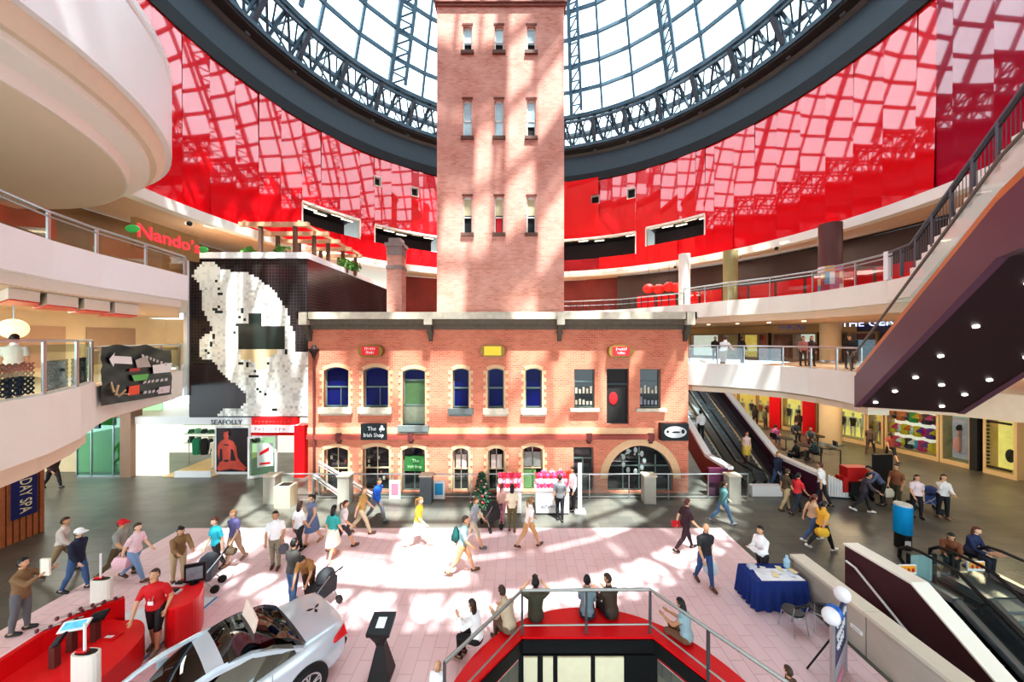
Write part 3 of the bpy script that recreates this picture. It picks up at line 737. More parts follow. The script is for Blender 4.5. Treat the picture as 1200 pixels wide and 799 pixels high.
for o, lp in zip(OPEN, loops):
    x0, x1 = fx(o[0]), fx(o[1]); zt = fz(o[2]); zb = lp[0][1]; kd = o[5]; y = FY+.2
    if o[4] > 0 and kd != 'arch': surround(x0, x1, zb, zt, o[4])
    fm = MB()
    def frame_loop(t=.055):
        cx = (x0+x1)/2; cz = (zb+zt)/2
        ins = [(cx+(p[0]-cx)*(1-2*t/(x1-x0)), cz+(p[1]-cz)*(1-2*t/(zt-zb))) for p in lp]; k = len(lp)
        for i in range(k):
            a, b, c, d = lp[i], lp[(i+1)%k], ins[(i+1)%k], ins[i]
            fm.add([(p[0],yy,p[1]) for yy in (y-.03,y+.04) for p in (a,b,c,d)], [(0,1,2,3),(4,7,6,5),(0,4,5,1),(2,6,7,3)])
    frame_loop()
    zm = zb+(zt-zb)*.5
    if kd == 'win':
        fm.box(x0,x1,y-.035,y+.03,zm-.045,zm+.03)
        if x1-x0 > .9: fm.box((x0+x1)/2+.1,(x0+x1)/2+.14,y-.02,y+.02,zb,zm)
    elif kd == 'tall': fm.box(x0,x1,y-.035,y+.03,zb+(zt-zb)*.78,zb+(zt-zb)*.81); fm.box(x0,x1,y-.03,y+.03,zb+(zt-zb)*.33,zb+(zt-zb)*.355)
    elif kd == 'shop': fm.box(x0,x1,y-.035,y+.03,zb+(zt-zb)*.66,zb+(zt-zb)*.69)
    elif kd == 'opendoor': fm.box(x0,x1,y-.035,y+.03,zb+(zt-zb)*.70,zb+(zt-zb)*.735); fm.box(x1-.3,x1-.25,y+.1,y+.12,zb+.9,zt)
    elif kd == 'door': fm.box(x0,x1,y-.04,y+.04,zb+1.45,zb+1.52); fm.box((x0+x1)/2-.03,(x0+x1)/2+.03,y-.03,y+.03,zb,zb+1.45)
    elif kd == 'lower': fm.box(x0,x1,y-.035,y+.03,zm-.03,zm+.03); fm.box((x0+x1)/2-.02,(x0+x1)/2+.02,y-.02,y+.02,zb,zt-.03)
    elif kd == 'arch':
        for k in range(1,4): xx = x0+(x1-x0)*k/4; fm.box(xx-.03,xx+.03,y-.03,y+.03,zb,zt-.12-.35*(k != 2))
        fm.box(x0,x1,y-.03,y+.03,zb+1.1,zb+1.16)
    w = fm.build('shop_door' if kd in ('door','opendoor') else 'sash_window', M('cream_sash',(196,180,150),.6) if kd == 'lower' else (SASH if kd != 'opendoor' else DSTEEL), bld)
    pm = MB(); k = len(lp); pm.add([(p[0],y+.005,p[1]) for p in lp], [tuple(t) for t in tess([lp])])
    if kd == 'tall':
        pm.box(x0+.04,x1-.04,y-.012,y-.002,zb+(zt-zb)*.81,zt-.1,1); pm.box(x0+.04,x1-.04,y-.012,y-.002,zb+.03,zb+(zt-zb)*.33,2)
    pm.build('pane', [o[6], NAVYP, M('grey_blind',(120,124,104),.5,noise=.3)], w)
    if kd in ('win','tall','shop'):
        sm = MB(); sm.box(x0-.2,x1+.2,FY-.16,FY+.2,zb-(.26 if kd != 'shop' else .14),zb); sm.box(x0-.14,x1+.14,FY-.08,FY,zb-.36,zb-(.26 if kd != 'shop' else .14)) if kd != 'shop' else None
        sm.build('sill', STONED if kd == 'tall' or o[0] == 530.5 else STONE, bld)
    if kd == 'shop':
        for r_ in range(2):
            gm = MB()
            for c in range(5):
                xx = x0+.12+c*.17; zz = zb+.12+r_*.52
                gm.box(xx-.05,xx+.05,y-.028,y-.004,zz,zz+random.uniform(.15,.38))
            gm.build('window_display', Cm(random.choice([(170,60,60),(150,150,160),(200,190,170),(70,80,110)])), w)
    if kd == 'opendoor':
        gm = MB(); gm.sph((x0+.35,y-.02,zb+1.15),(.2,.02,.3)); gm.build('red_display', Cm((190,30,36)), w)
    if kd == 'lower' and o[0] < 600 and o[0] > 500:
        gm = MB(); gm.box(x0+.12,x1-.12,y-.02,y-.004,zb+.95,zt-.35); gm.build('blind', M('pale_blind',(210,190,180),.6,noise=.2), w)
    if kd == 'lower' and o[0] > 600:
        gm = MB(); gm.box(x0+.07,x1-.3,y-.02,y-.004,zb+.1,zb+.95); gm.cur = 1; gm.box(x0+.07,x1-.07,y-.02,y-.004,zb+1.1,zt-.3); gm.build('window_poster', [M('green_poster',(110,150,96),.5), M('grey_poster',(150,150,144),.5,noise=.3)], w)
    if kd == 'lower' and o[0] < 500:
        for c in range(6):
            gm = MB(); xx = x0+.12+random.random()*(x1-x0-.3); zz = zb+.3+random.random()*1.2; gm.box(xx,xx+.1,y-.03,y-.004,zz,zz+.16); gm.build('window_display', Cm(random.choice([(150,140,120),(120,60,50),(90,100,96),(180,176,160)])), w)
    if kd == 'arch':
        dm = MB()
        for c in range(9):
            a = 2*PI*c/9; dm.sph(((x0+x1)/2-.25+.5*math.cos(a), y-.02, zb+1.35+.5*math.sin(a)), (.09,.02,.14), 8, 5)
        for c in range(7): dm.sph((x0+.3+c*.2, y-.02, zb+1.7+.1*math.sin(c*2)), (.05,.02,.05), 6, 4)
        dm.build('window_decal', M('pale_decal',(170,178,174),.5), w)
        sm = MB(); pts = arch_loop(x0-.0, x1+.0, zb, zt, 1.5, 24)[2:]; cx = (x0+x1)/2; cz = zt-1.5
        for i in range(len(pts)-1):
            A, B = Vector(pts[i]), Vector(pts[i+1]); o_ = Vector((cx,cz)); C, D = B+(B-o_).normalized()*.34, A+(A-o_).normalized()*.34
            sm.add([(p[0],yy,p[1]) for yy in (FY-.02,FY+.05) for p in (A,B,C,D)], [(0,1,2,3),(4,7,6,5),(0,4,5,1),(2,6,7,3)])
        sm.build('brick_surround', QUOIN, bld)
# downpipe
t = thing('drainpipe', 'rusty drainpipe with hopper head at the left end of the brick building', 'pipe', (fx(369.5),FY-.1,.3))
IRON = M('rust_iron',(110,52,44),.6)
m = MB(); m.tube([(fx(369.5),FY-.1,.3),(fx(369.5),FY-.1,fz(417))],.055,8); m.build('pipe', IRON, t)
m = MB(); m.lathe((fx(369.5),FY-.12,0),[(.06,fz(419)),(.1,fz(415)),(.21,fz(410.5)),(.23,fz(408.5)),(.12,fz(408)),(.05,fz(404))],10); m.build('hopper', M('dark_iron',(50,38,36),.6), t)
# signs on the building
def oval_sign(px, py, col, label, txt):
    t = thing('hanging_sign', label, 'sign', (fx(px),FY-.2,fz(py)), 0, 'oval signs above the upper windows')
    x, z = fx(px), fz(py); w, h = .55, .28
    m = MB(); n = 24
    lp = [(x+w*math.copysign(abs(math.cos(2*PI*i/n))**.6,math.cos(2*PI*i/n)), z+h*math.copysign(abs(math.sin(2*PI*i/n))**.75,math.sin(2*PI*i/n))) for i in range(n)]
    m.add([(p[0],yy,p[1]) for yy in (FY-.3,FY-.02) for p in lp], [tuple(range(n)),tuple(range(2*n-1,n-1,-1))]+[(i,(i+1)%n,n+(i+1)%n,n+i) for i in range(n)])
    m.build('sign_case', M('brass_case',(150,120,60),.45,.4), t)
    m = MB(); m.box(x-.38,x+.38,FY-.33,FY-.3,z-.19,z+.21); m.build('sign_face', M('signface_%d'%col[1],col,.4,emit=.15), t)
    for r_, (s, zz) in enumerate(txt): marks(t, (x-.24+.06*r_,FY-.336,z+zz-.06), (x+.26-.06*r_,FY-.336,z+zz-.06), .12, WHITE, 6, 'white_print', 3+r_+int(px))
oval_sign(437,411,(206,26,34),'left oval red sign above the arched navy windows',[('The',.1),('Tower',-.07)])
oval_sign(578,411,(246,206,30),'yellow oval sign above the middle windows',[])
oval_sign(725.5,411.5,(206,26,34),'right oval red sign above the open upper doorway',[('The',.1),('Tower',-.07)])
t = thing('shop_sign', 'black square sign with white lettering and shamrock on the string course', 'sign', (fx(440),FY-.15,fz(504.5)))
m = MB(); m.box(fx(425),fx(455),FY-.2,FY-.14,fz(514),fz(495)); m.build('board', M('black_green_board',(14,30,32),.4), t)
textmesh('The', .25, WHITE, t, (fx(438),FY-.21,fz(501))); textmesh('Irish Shop', .25, WHITE, t, (fx(440),FY-.21,fz(508.5)), sx=.9)
m = MB()
for k in range(3): m.sph((fx(449.5)+.07*math.cos(R(90+120*k)),FY-.21,fz(500.5)+.07*math.sin(R(90+120*k))),(.065,.01,.065),8,5)
m.bar((fx(449.5),FY-.21,fz(500.5)),(fx(448),FY-.21,fz(500.5)-.17),.02); m.build('shamrock', WHITE, t)
t = thing('shop_sign', 'green transom sign with faint pale lettering over the ground-floor doorway', 'sign', (fx(485),FY+.1,fz(545)))
m = MB(); m.box(fx(473.5),fx(496),FY+.12,FY+.17,fz(553),fz(535)); m.build('board', M('green_board',(52,110,52),.5,noise=.3), t)
textmesh('The', .2, M('pale_green',(170,200,160),.5), t, (fx(486),FY+.11,fz(541))); textmesh('Irish Shop', .2, M('pale_green',(170,200,160),.5), t, (fx(485),FY+.11,fz(548)), sx=.8)
t = thing('shop_sign', 'black projecting sign with white oval emblem at the right end of the facade', 'sign', (fx(787),FY-.2,fz(504)))
m = MB(); m.box(fx(771.5),fx(803),FY-.32,FY-.02,fz(514),fz(494.5)); m.build('board', M('black_board',(18,18,20),.4), t)
m = MB(); n = 28
for i in range(n):
    for (r0, r1) in ((.5,.44),):
        A = [(fx(787.5)+ (math.cos(2*PI*k/n))*q, FY-.335, fz(504)+(math.sin(2*PI*k/n))*q*.52) for k, q in ((i,r0),(i+1,r0),(i+1,r1),(i,r1))]; m.add(A, [(0,1,2,3)])
m.sph((fx(787.5),FY-.332,fz(504)),(.47,.012,.24),24,6)
m.build('emblem', M('silver_ink',(214,214,214),.4), t); 
m = MB(); m.sph((fx(787.5)+.02,FY-.345,fz(504)),(.2,.012,.045),10,5); m.sph((fx(787.5)-.34,FY-.345,fz(504)+.02),(.06,.012,.07),8,5); m.sph((fx(787.5)+.34,FY-.345,fz(504)+.03),(.08,.012,.1),8,5); m.build('dark_motif', M('black_board',(18,18,20),.4), t)
# tower
TY = 16.6
def tx(px): return (px-CX)*TY/F
def tz(py): return H-(py-CY)*TY/F
tw = thing('brick_tower', 'tall square brick shot tower with three rows of narrow arched windows', 'tower', (-.7,TY,7.5))
tl = []; TW = []
for yt, yb in ((30,60),(116.5,160),(230,273)):
    for px in (547.8,584.8,622.6):
        TW.append((px,yt,yb)); tl.append(arch_loop(tx(px-5.2), tx(px+5.2), tz(yb), tz(yt), .08, 6))
m = MB(); a, b, zt_ = tx(512), tx(661), tz(8)
wall_with_holes(m, [(a,7.55),(b,7.55),(b,zt_),(a,zt_)], tl, lambda u,v,d: (u,TY+d,v), .2)
m.quad((a,TY,7.55),(a,19.9,7.55),(a,19.9,zt_),(a,TY,zt_)); m.quad((b,TY,7.55),(b,19.9,7.55),(b,19.9,zt_),(b,TY,zt_)); m.quad((a,19.9,7.55),(b,19.9,7.55),(b,19.9,zt_),(a,19.9,zt_))
m.build('shaft', TBRICK, tw)
m = MB(); m.box(a-.06,b+.06,TY-.08,19.96,zt_,zt_+.12); m.box(a-.12,b+.12,TY-.16,20.0,zt_+.12,zt_+.5); m.box(a,b,TY,19.9,zt_+.5,zt_+.8); m.build('parapet', M('tower_parapet_brick',(150,104,92),.85,noise=.25), tw)
for i, ((px,yt,yb), lp) in enumerate(zip(TW, tl)):
    x0, x1, zb, z1 = tx(px-5.2), tx(px+5.2), tz(yb), tz(yt); zm = (zb+z1)/2-.1
    fm = MB(); y = TY+.14; fm.box(x0,x0+.045,y-.03,y+.04,zb,z1); fm.box(x1-.045,x1,y-.03,y+.04,zb,z1); fm.box(x0,x1,y-.03,y+.04,z1-.12,z1); fm.box(x0,x1,y-.03,y+.04,zm-.03,zm+.03); fm.box(x0,x1,y-.03,y+.04,zb,zb+.05)
    w = fm.build('sash_window', M('white_sash',(222,222,214),.5), tw)
    pm = MB(); opened = i not in (3,4); zo = zb+(z1-zb)*(.34 if i < 3 else .3)
    if i >= 6: zo = zb+(z1-zb)*.5
    pm.box(x0+.03,x1-.03,y,y+.02,zo if opened else zb,z1-.05); pm.cur = 1
    pm.box(x0,x1,y+.05,y+.07,zb-.02,z1+.02)
    if i == 7: pm.cur = 2; pm.box(x0+.08,x1-.08,y+.02,y+.05,zb,zo-.1)
    pm.build('pane', [M('sky_pane',(176,200,206),.12,noise=.15,spec=.7) if i < 6 else M('blind_pane',(196,186,150),.4,noise=.2), M('black_gap',(12,12,12),.8), Cm((190,30,40))], w)
    sm = MB(); sm.box(x0-.1,x1+.1,TY-.1,TY+.14,zb-.16,zb); sm.build('sill', M('dark_sill',(110,80,70),.8,noise=.2), tw)
    lm = MB(); lm.box(x0-.05,x1+.05,TY-.025,TY+.05,z1+.0,z1+.1); lm.build('arch_head', M('tower_arch_brick',(110,60,50),.85), tw)
# brick chimney column left of the tower
cp = P(464,365,20.5)
t = thing('brick_column', 'brick chimney column with grey bands standing left of the tower', 'column', (cp.x,20.5,7.6))
m = MB(); w = .44; cz = lambda y: P(464,y,20.5).z
m.box(cp.x-w,cp.x+w,20.2,21,7.55,cz(300)); m.build('shaft', TBRICK, t)
m = MB(); m.box(cp.x-w-.04,cp.x+w+.04,20.15,21.05,cz(316),cz(312)); m.box(cp.x-w-.02,cp.x+w+.02,20.17,21.05,cz(300),cz(290)); m.box(cp.x-w-.1,cp.x+w+.1,20.1,21.1,cz(290),cz(286)); m.box(cp.x-w+.08,cp.x+w-.08,20.25,20.95,cz(286),cz(280)); m.build('bands', M('grey_band_stone',(150,136,130),.7,noise=.2), t)

# ------------------------------------------------------------------ left retail block with mosaic billboard
BX0, BX1, BY = -16.85, -10.72, 17.5
def bz(py): return H-(py-CY)*BY/F
blk = thing('retail_block', 'black tiled retail block with white parapet trim left of the brick building', 'building', (BX0,BY,0))
m = MB(); m.box(BX0+.05,BX1,BY+.12,28.5,3.05,bz(303)); m.build('walls', TILE, blk)
m = MB(); m.box(BX0-.12,BX1+.06,BY-.1,BY+.5,bz(303),bz(296)); m.box(BX1-.3,BX1+.06,BY+.5,28.5,bz(303),bz(296)); m.box(BX0-.12,BX0+.08,BY-.1,BY+.6,bz(463),bz(303)); m.build('parapet_trim', WHITE, blk)
m = MB(); m.box(BX0+.1,BX1-.05,BY+.5,28.4,bz(303),bz(303)+.05); m.build('roof_deck', M('timber_deck',(190,150,110),.7), blk)
bb = thing('mosaic_billboard', 'black tiled billboard with a large white pixel figure of a bending swimmer', 'billboard', (BX0,BY,bz(490)))
def b2(zx, zy): return (210+zx/3.806, 290+zy/3.806)   # zoom px -> photo px
fig = [(52,130),(82,85),(112,66),(150,66),(180,92),(240,108),(310,112),(370,150),(420,190),(455,235),(485,290),(500,350),(520,400),(520,460),(575,462),(575,752),(160,752),(200,720),(270,715),(300,680),(300,655),(260,620),(215,580),(180,545),(150,500),(100,497),(84,455),(90,410),(130,380),(150,365),(130,330),(110,290),(98,240),(98,200),(85,155)]
hole = [[(265,455),(265,350),(305,335),(305,297),(362,297),(362,347),(467,347),(467,455)],[(275,455),(440,455),(440,480),(388,485),(388,540),(345,545),(345,510),(275,495)]]
def inside(p, poly):
    c = False; j = len(poly)-1
    for i in range(len(poly)):
        if ((poly[i][1] > p[1]) != (poly[j][1] > p[1])) and p[0] < (poly[j][0]-poly[i][0])*(p[1]-poly[i][1])/(poly[j][1]-poly[i][1]+1e-9)+poly[i][0]: c = not c
        j = i
    return c
rb = random.Random(3)
mats = [M('pixel_%d'%g,(g,g,int(g*.97)),.35,noise=.02) for g in (250,238,222,204,180)]+[TILE, M('pixel_green_black',(44,54,50),.25), M('pixel_gold',(226,206,160),.4), M('pixel_brown',(58,44,44),.3)]
m = MB(); NC, NR = 46, 61; cw = (575-44)/NC; ch = (752-52)/NR
spots = [(160,275),(175,262),(165,290),(183,290),(165,148),(178,186),(180,210),(190,210),(280,275),(283,290),(270,312),(290,325),(255,345),(275,345),(300,345),(250,378),(152,395),(138,430),(120,462),(130,470),(275,515),(300,522),(320,570),(345,570),(350,630),(365,640),(385,658),(425,722),(475,465),(395,520),(335,552)]
for r_ in range(NR):
    for c in range(NC):
        zx, zy = 44+(c+.5)*cw, 52+(r_+.5)*ch; p = (zx,zy)
        if inside(p, hole[0]): k = 6
        elif inside(p, hole[1]): k = 7
        elif inside(p, fig):
            sh = .5+.5*math.sin(zx*.02+zy*.013); k = min(4, max(0, int(rb.gauss(.6+1.3*sh*(zy > 480 or zx > 300),1.1))))
        else:
            k = 8 if zy > 520 else -1
        if any(abs(zx-s[0]) < cw*.62 and abs(zy-s[1]) < ch*.62 for s in spots): k = 6
        if k < 0: continue
        ax, ay = b2(44+c*cw, 52+r_*ch); bx_, by_ = b2(44+(c+1)*cw, 52+(r_+1)*ch)
        xa, xb = (ax-CX)*BY/F, (bx_-CX)*BY/F; za, zb = bz(ay), bz(by_)
        m.quad((xa,BY,zb),(xb,BY,zb),(xb,BY,za),(xa,BY,za), k)
m.build('pixel_figure', mats, bb)
m = MB(); m.box(BX0+.08,BX1,BY+.01,BY+.12,bz(489),bz(303)); m.build('tile_backing', TILE, bb)
# pergola on the roof
t = thing('pergola', 'timber pergola frame on the retail block roof', 'pergola', (-13,18.5,bz(303)))
PW = M('pergola_timber',(206,166,132),.7,noise=.15); zt_ = bz(270)
for (x0, x1, y, yp) in ((281,362,17.95,263),(300,385,19.2,274),(330,398,20.4,283),(360,412,21.6,292),(385,424,23,300)):
    p, q = P(x0,yp,y), P(x1,yp,y); m = MB(); m.bar(p, q, .2, .22); m.build('beam', PW, t)
    for k in (.3,.8):
        b = p.lerp(q,k); m = MB(); m.bar((b.x,b.y+.01,bz(303)+.05),(b.x,b.y+.01,b.z-.11), .16); m.build('post', M('dark_timber',(96,70,56),.7), t)
for a_, b_ in (((286,264,17.95),(372,301,23)),((350,264,17.95),(420,301,23))):
    m = MB(); m.bar(P(*a_)+Vector((0,0,.2)), P(*b_)+Vector((0,0,.2)), .14); m.build('rafter', PW, t)
for (px, y, sc) in ((330,18.4,.5),(405,21.5,.55),(415,22.5,.5),(290,18.3,.35)):
    p = P(px,300,y); p.z = bz(303)+.05
    t = thing('potted_shrub', 'green potted shrub on the roof %s the pergola' % {330:'under the front beam of',405:'at the far end of',415:'just behind the far end of',290:'at the near left corner of'}[px], 'plant', p, 0, 'roof shrubs')
    m = MB()
    for k in range(60):
        a = random.random()*2*PI; r_ = sc*random.random()**.5*.8; z = .3+sc*random.random()
        c = Vector((p.x+r_*math.cos(a),p.y+r_*math.sin(a),p.z+z)); d = Vector((random.gauss(0,1),random.gauss(0,1),random.gauss(0,1)))*.09; e = Vector((random.gauss(0,1),random.gauss(0,1),random.gauss(0,1)))*.09
        m.add([c-d,c+e,c+d,c-e],[(0,1,2,3)])
    m.build('foliage', M('shrub_leaf',(92,140,60),.6,noise=.3), t); m = MB(); m.lathe((p.x,p.y,p.z),[(.14,0),(.2,.35),(.17,.35)],10); m.build('pot', M('clay',(150,96,70),.8), t)

# ------------------------------------------------------------------ left shops at ground level
SY = 17.6
def sx_(px): return (px-CX)*SY/F
def sz_(py): return H-(py-CY)*SY/F
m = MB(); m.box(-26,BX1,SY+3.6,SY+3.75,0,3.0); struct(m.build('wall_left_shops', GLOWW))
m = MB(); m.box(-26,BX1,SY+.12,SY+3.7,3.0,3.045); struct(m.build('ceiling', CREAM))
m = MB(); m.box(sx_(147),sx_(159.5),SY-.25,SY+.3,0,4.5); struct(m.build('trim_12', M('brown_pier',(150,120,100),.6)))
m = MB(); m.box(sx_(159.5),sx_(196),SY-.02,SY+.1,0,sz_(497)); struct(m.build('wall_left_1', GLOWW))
m = MB(); m.box(sx_(159.5),sx_(297),SY-.06,SY+.1,sz_(497),sz_(488)); struct(m.build('trim_13', WHITE))
t = thing('shop_sign', 'grey capital lettering on the white fascia under the mosaic billboard', 'sign', (sx_(268),SY-.08,sz_(494)))
textmesh('SEAFOLLY', .36, M('grey_ink',(90,96,104),.5), t, (sx_(267),SY-.08,sz_(494.5)), sx=1.0)
t = thing('wall_poster', 'framed poster of a seated woman in red light on black beside the swimwear shop', 'poster', (sx_(273),SY-.05,sz_(553)))
m = MB(); m.box(sx_(253),sx_(295),SY-.06,SY+.02,sz_(555),sz_(499)); m.build('frame', WHITE, t)
m = MB(); m.box(sx_(255),sx_(292),SY-.075,SY-.055,sz_(552),sz_(501)); m.build('print', M('poster_black',(40,20,22),.4,noise=.4), t)
m = MB(); y = SY-.085; PS = M('poster_red_skin',(206,84,66),.5,noise=.25,scale=4)
def el(px, py, rx, rz, mm=m): mm.sph((sx_(px),y,sz_(py)),(rx,.012,rz),12,8)
pp = [(263,503),(269,503),(270.5,508),(268.5,513.5),(275,516.5),(278.5,523),(280,535),(284,541),(290.5,547),(288,551),(272,548.5),(258,551),(255.6,548),(259,541),(256.5,530),(257,521),(260,516.5),(264.5,513.5),(262,508)]
m.add([(sx_(a),y,sz_(b)) for a, b in pp], [tuple(q) for q in tess([pp])]); m.add([(sx_(a),y+.006,sz_(b)) for a, b in pp], [tuple(q) for q in tess([pp])])
m.build('print_figure', PS, t); m = MB(); y = SY-.1; el(267,520.5,.15,.03,m); el(267,539,.14,.05,m); q4 = [(259.8,525),(261.8,525),(262.6,539),(258.6,541)]; m.add([(sx_(a),y,sz_(b)) for a, b in q4],[(0,1,2,3)]); q4 = [(272.4,525),(274.8,526),(278,539),(272,539)]; m.add([(sx_(a),y,sz_(b)) for a, b in q4],[(0,1,2,3)]); el(266,503.5,.16,.07,m); el(262.4,507,.05,.14,m); el(270.2,507,.05,.14,m); m.build('print_dark', M('poster_dark',(30,22,26),.5), t)
m = MB(); m.box(sx_(195),sx_(254),SY-.2,SY+3.5,0,.04); struct(m.build('floor', M('shop_timber_floor',(222,186,130),.4,noise=.1)))
m = MB(); m.box(sx_(210),sx_(252),SY-.25,SY-.15,0,.3); struct(m.build('trim_14', WHITE))
# clothes on wall shelves in the swimwear shop
SCOL = [(60,140,110),(40,60,56),(30,30,34),(120,170,150),(210,200,180),(70,110,90)]
for r_ in range(4):
    z = .75+r_*.55; Yb = SY+3.3
    s = MB(); s.box(-20.2,-15.6,Yb-.2,Yb+.25,z-.05,z); tag(s.build('wall_shelf', WHITE), 'white wall shelf in the swimwear shop, %s' % ['lowest of four','second from the floor','third from the floor','topmost of four'][r_], 'shelf', 'swimwear shop shelves')
    for c in range(11):
        x = -20+c*.4; m = MB(); h_ = random.uniform(.2,.36); m.box(x,x+.26,Yb-.14,Yb+.1,z,z+h_*.5); m.box(x+.02,x+.24,Yb-.1,Yb+.08,z+h_*.5,z+h_)
        tag(m.build('folded_garment', Cm(random.choice(SCOL))), 'folded garment on a wall shelf inside the swimwear shop', 'clothes', 'folded swimwear on the shelves')
def mannequin(p, face, col, label, hgt=1.75, group='shop mannequins', base=True):
    t = thing('mannequin', label, 'mannequin', p, R(face), group); k = hgt/1.75
    W = M('mannequin_white',(232,226,214),.45)
    m = MB()
    def lf(L): return [[Vector((c[0]+rx*math.cos(2*PI*j/10), c[1]+ry*math.sin(2*PI*j/10), c[2]))*k for j in range(10)] for c, rx, ry in L]
    m.loft(lf([((0,0,.86),.15,.1),((0,0,1.0),.12,.085),((0,0,1.25),.17,.11),((0,0,1.4),.16,.08),((0,0,1.46),.05,.05),((0,0,1.54),.045,.05),((0,.01,1.62),.08,.1),((0,.01,1.7),.075,.09),((0,.01,1.75),.03,.04)]))
    for s in (-1,1):
        m.loft(lf([((s*.09,0,.9),.085,.085),((s*.09,0,.5),.055,.055),((s*.09,0,.08),.035,.04),((s*.09,.05,.02),.04,.11)]))
        m.loft(lf([((s*.18,0,1.4),.045,.045),((s*.22,0,1.12),.036,.036),((s*.23,.05,.88),.028,.028),((s*.23,.06,.78),.03,.02)]))
    m.build('figure', W, t, True, rel=False)
    m = MB(); m.loft(lf([((0,0,.8),.17,.12),((0,0,1.0),.135,.1),((0,0,1.25),.185,.125),((0,0,1.38),.15,.09)])); m.build('garment', Cm(col), t, True, rel=False)
    m = MB(); m.lathe((0,0,0),[(.2,0),(.2,.02),(.02,.03)],12); m.build('stand', STEEL, t, rel=False)
    return t
mannequin((-16.35,SY+.9,.04),180,(220,210,190),'white mannequin in a cream top, left of the pair in the swimwear shop')
mannequin((-15.75,SY+.7,.04),180,(236,232,226),'white mannequin in a white top, right of the pair in the swimwear shop')
for i, (x, c) in enumerate(((-18.0,(40,130,100)),(-17.55,(24,24,28)),(-17.1,(30,34,36)))):
    t = thing('hanging_garment', '%s hanging garment on the low rail of the swimwear shop' % ['green','black','charcoal'][i], 'clothes', (x,SY+1.6,.6), 0, 'hanging garments')
    m = MB(); m.loft([[Vector((x+a*math.cos(2*PI*j/10), SY+1.6+.1*math.sin(2*PI*j/10), z)) for j in range(10)] for a, z in ((.2,.55),(.22,.9),(.24,1.3),(.16,1.42),(.03,1.45))]); m.build('garment', Cm(c), t)
    m = MB(); m.tube([(x,SY+1.6,1.44),(x,SY+1.6,1.56)],.012); m.build('hanger', STEEL, t)
tag((lambda mm: (mm.tube([(-18.4,SY+1.6,1.57),(-16.8,SY+1.6,1.57)],.018), mm.tube([(-18.4,SY+1.6,.04),(-18.4,SY+1.6,1.58)],.018), mm.tube([(-16.8,SY+1.6,.04),(-16.8,SY+1.6,1.58)],.018), mm.build('clothes_rail', STEEL))[-1])(MB()), 'steel clothes rail holding three garments in the swimwear shop', 'rail')
# red shop
t = thing('shop_sign', 'red and white shop fascia sign with faint print left of the brick building', 'sign', (sx_(325),SY-.2,sz_(497)))
m = MB(); m.box(sx_(299),sx_(350),SY-.25,SY+.1,sz_(496.5),sz_(488)); m.build('red_header', M('sign_red',(226,30,36),.4,emit=.2), t)
m = MB(); m.box(sx_(299),sx_(352),SY-.28,SY+.1,sz_(505),sz_(496.6)); m.build('white_panel', M('sign_white_pink',(252,232,230),.4,emit=.3), t)
marks(t, (sx_(303),SY-.3,sz_(503.5)), (sx_(340),SY-.3,sz_(503.5)), .2, M('print_rose_grey',(200,150,160),.5), 8, 'faint_print', 5); marks(t, (sx_(303),SY-.27,sz_(494.5)), (sx_(345),SY-.27,sz_(494.5)), .14, M('print_light_red',(255,110,90),.5), 10, 'faint_print', 6)
m = MB(); m.box(sx_(349),sx_(361),SY-.3,SY+.3,0,sz_(497)); m.box(sx_(297.5),sx_(362),SY-.2,SY+.1,sz_(509),sz_(505)); struct(m.build('trim_15', REDM))
t = thing('glass_door', 'open white-framed glass door with posters of the red shop', 'door', (sx_(299),SY,0))
m = MB(); A = (sx_(299),SY-.4); B = (sx_(322),SY+.1)
m.bar((A[0],A[1],1.3),(A[0],A[1],1.3001),.08,.08)
for p in (A,B): m.bar((p[0],p[1],0),(p[0],p[1],sz_(509)),.09)
m.bar((A[0],A[1],.06),(B[0],B[1],.06),.08,.12); m.bar((A[0],A[1],sz_(509)-.05),(B[0],B[1],sz_(509)-.05),.08,.1); m.build('frame', WHITE, t)
m = MB(); m.quad((A[0],A[1],.1),(B[0],B[1],.1),(B[0],B[1],2),(A[0],A[1],2)); m.build('glass', GGLASS, t)
m = MB(); l = lambda k, z: (A[0]+(B[0]-A[0])*k, A[1]+(B[1]-A[1])*k-.02, z)
m.quad(l(.3,.5),l(.9,.5),l(.9,1.7),l(.3,1.7)); m.build('poster', M('poster_pale',(220,232,224),.5), t); m = MB(); m.quad(l(.4,.62),l(.8,.62),l(.8,.72),l(.4,.72)); m.quad(l(.4,1.1),l(.75,1.3),l(.75,1.5),l(.4,1.25)); 
m2 = MB(); m2.add([(v[0],v[1]-.01,v[2]) for v in m.v], m.f); m2.build('poster_print', REDM, t)
m = MB(); m.box(sx_(325),sx_(348),SY+2.2,SY+2.9,0,1.0); m.cur = 1; m.box(sx_(330),sx_(346),SY+3.4,SY+3.5,1.1,2.2); m.cur = 2; m.box(sx_(324),sx_(331),SY+1.5,SY+1.8,1.0,1.35)
tag(m.build('shop_counter', [M('counter_grey_green',(150,156,130),.5), M('menu_board',(200,214,220),.5,emit=.4), REDM]), 'pale shop counter and menu board seen through the red shop doorway', 'counter')
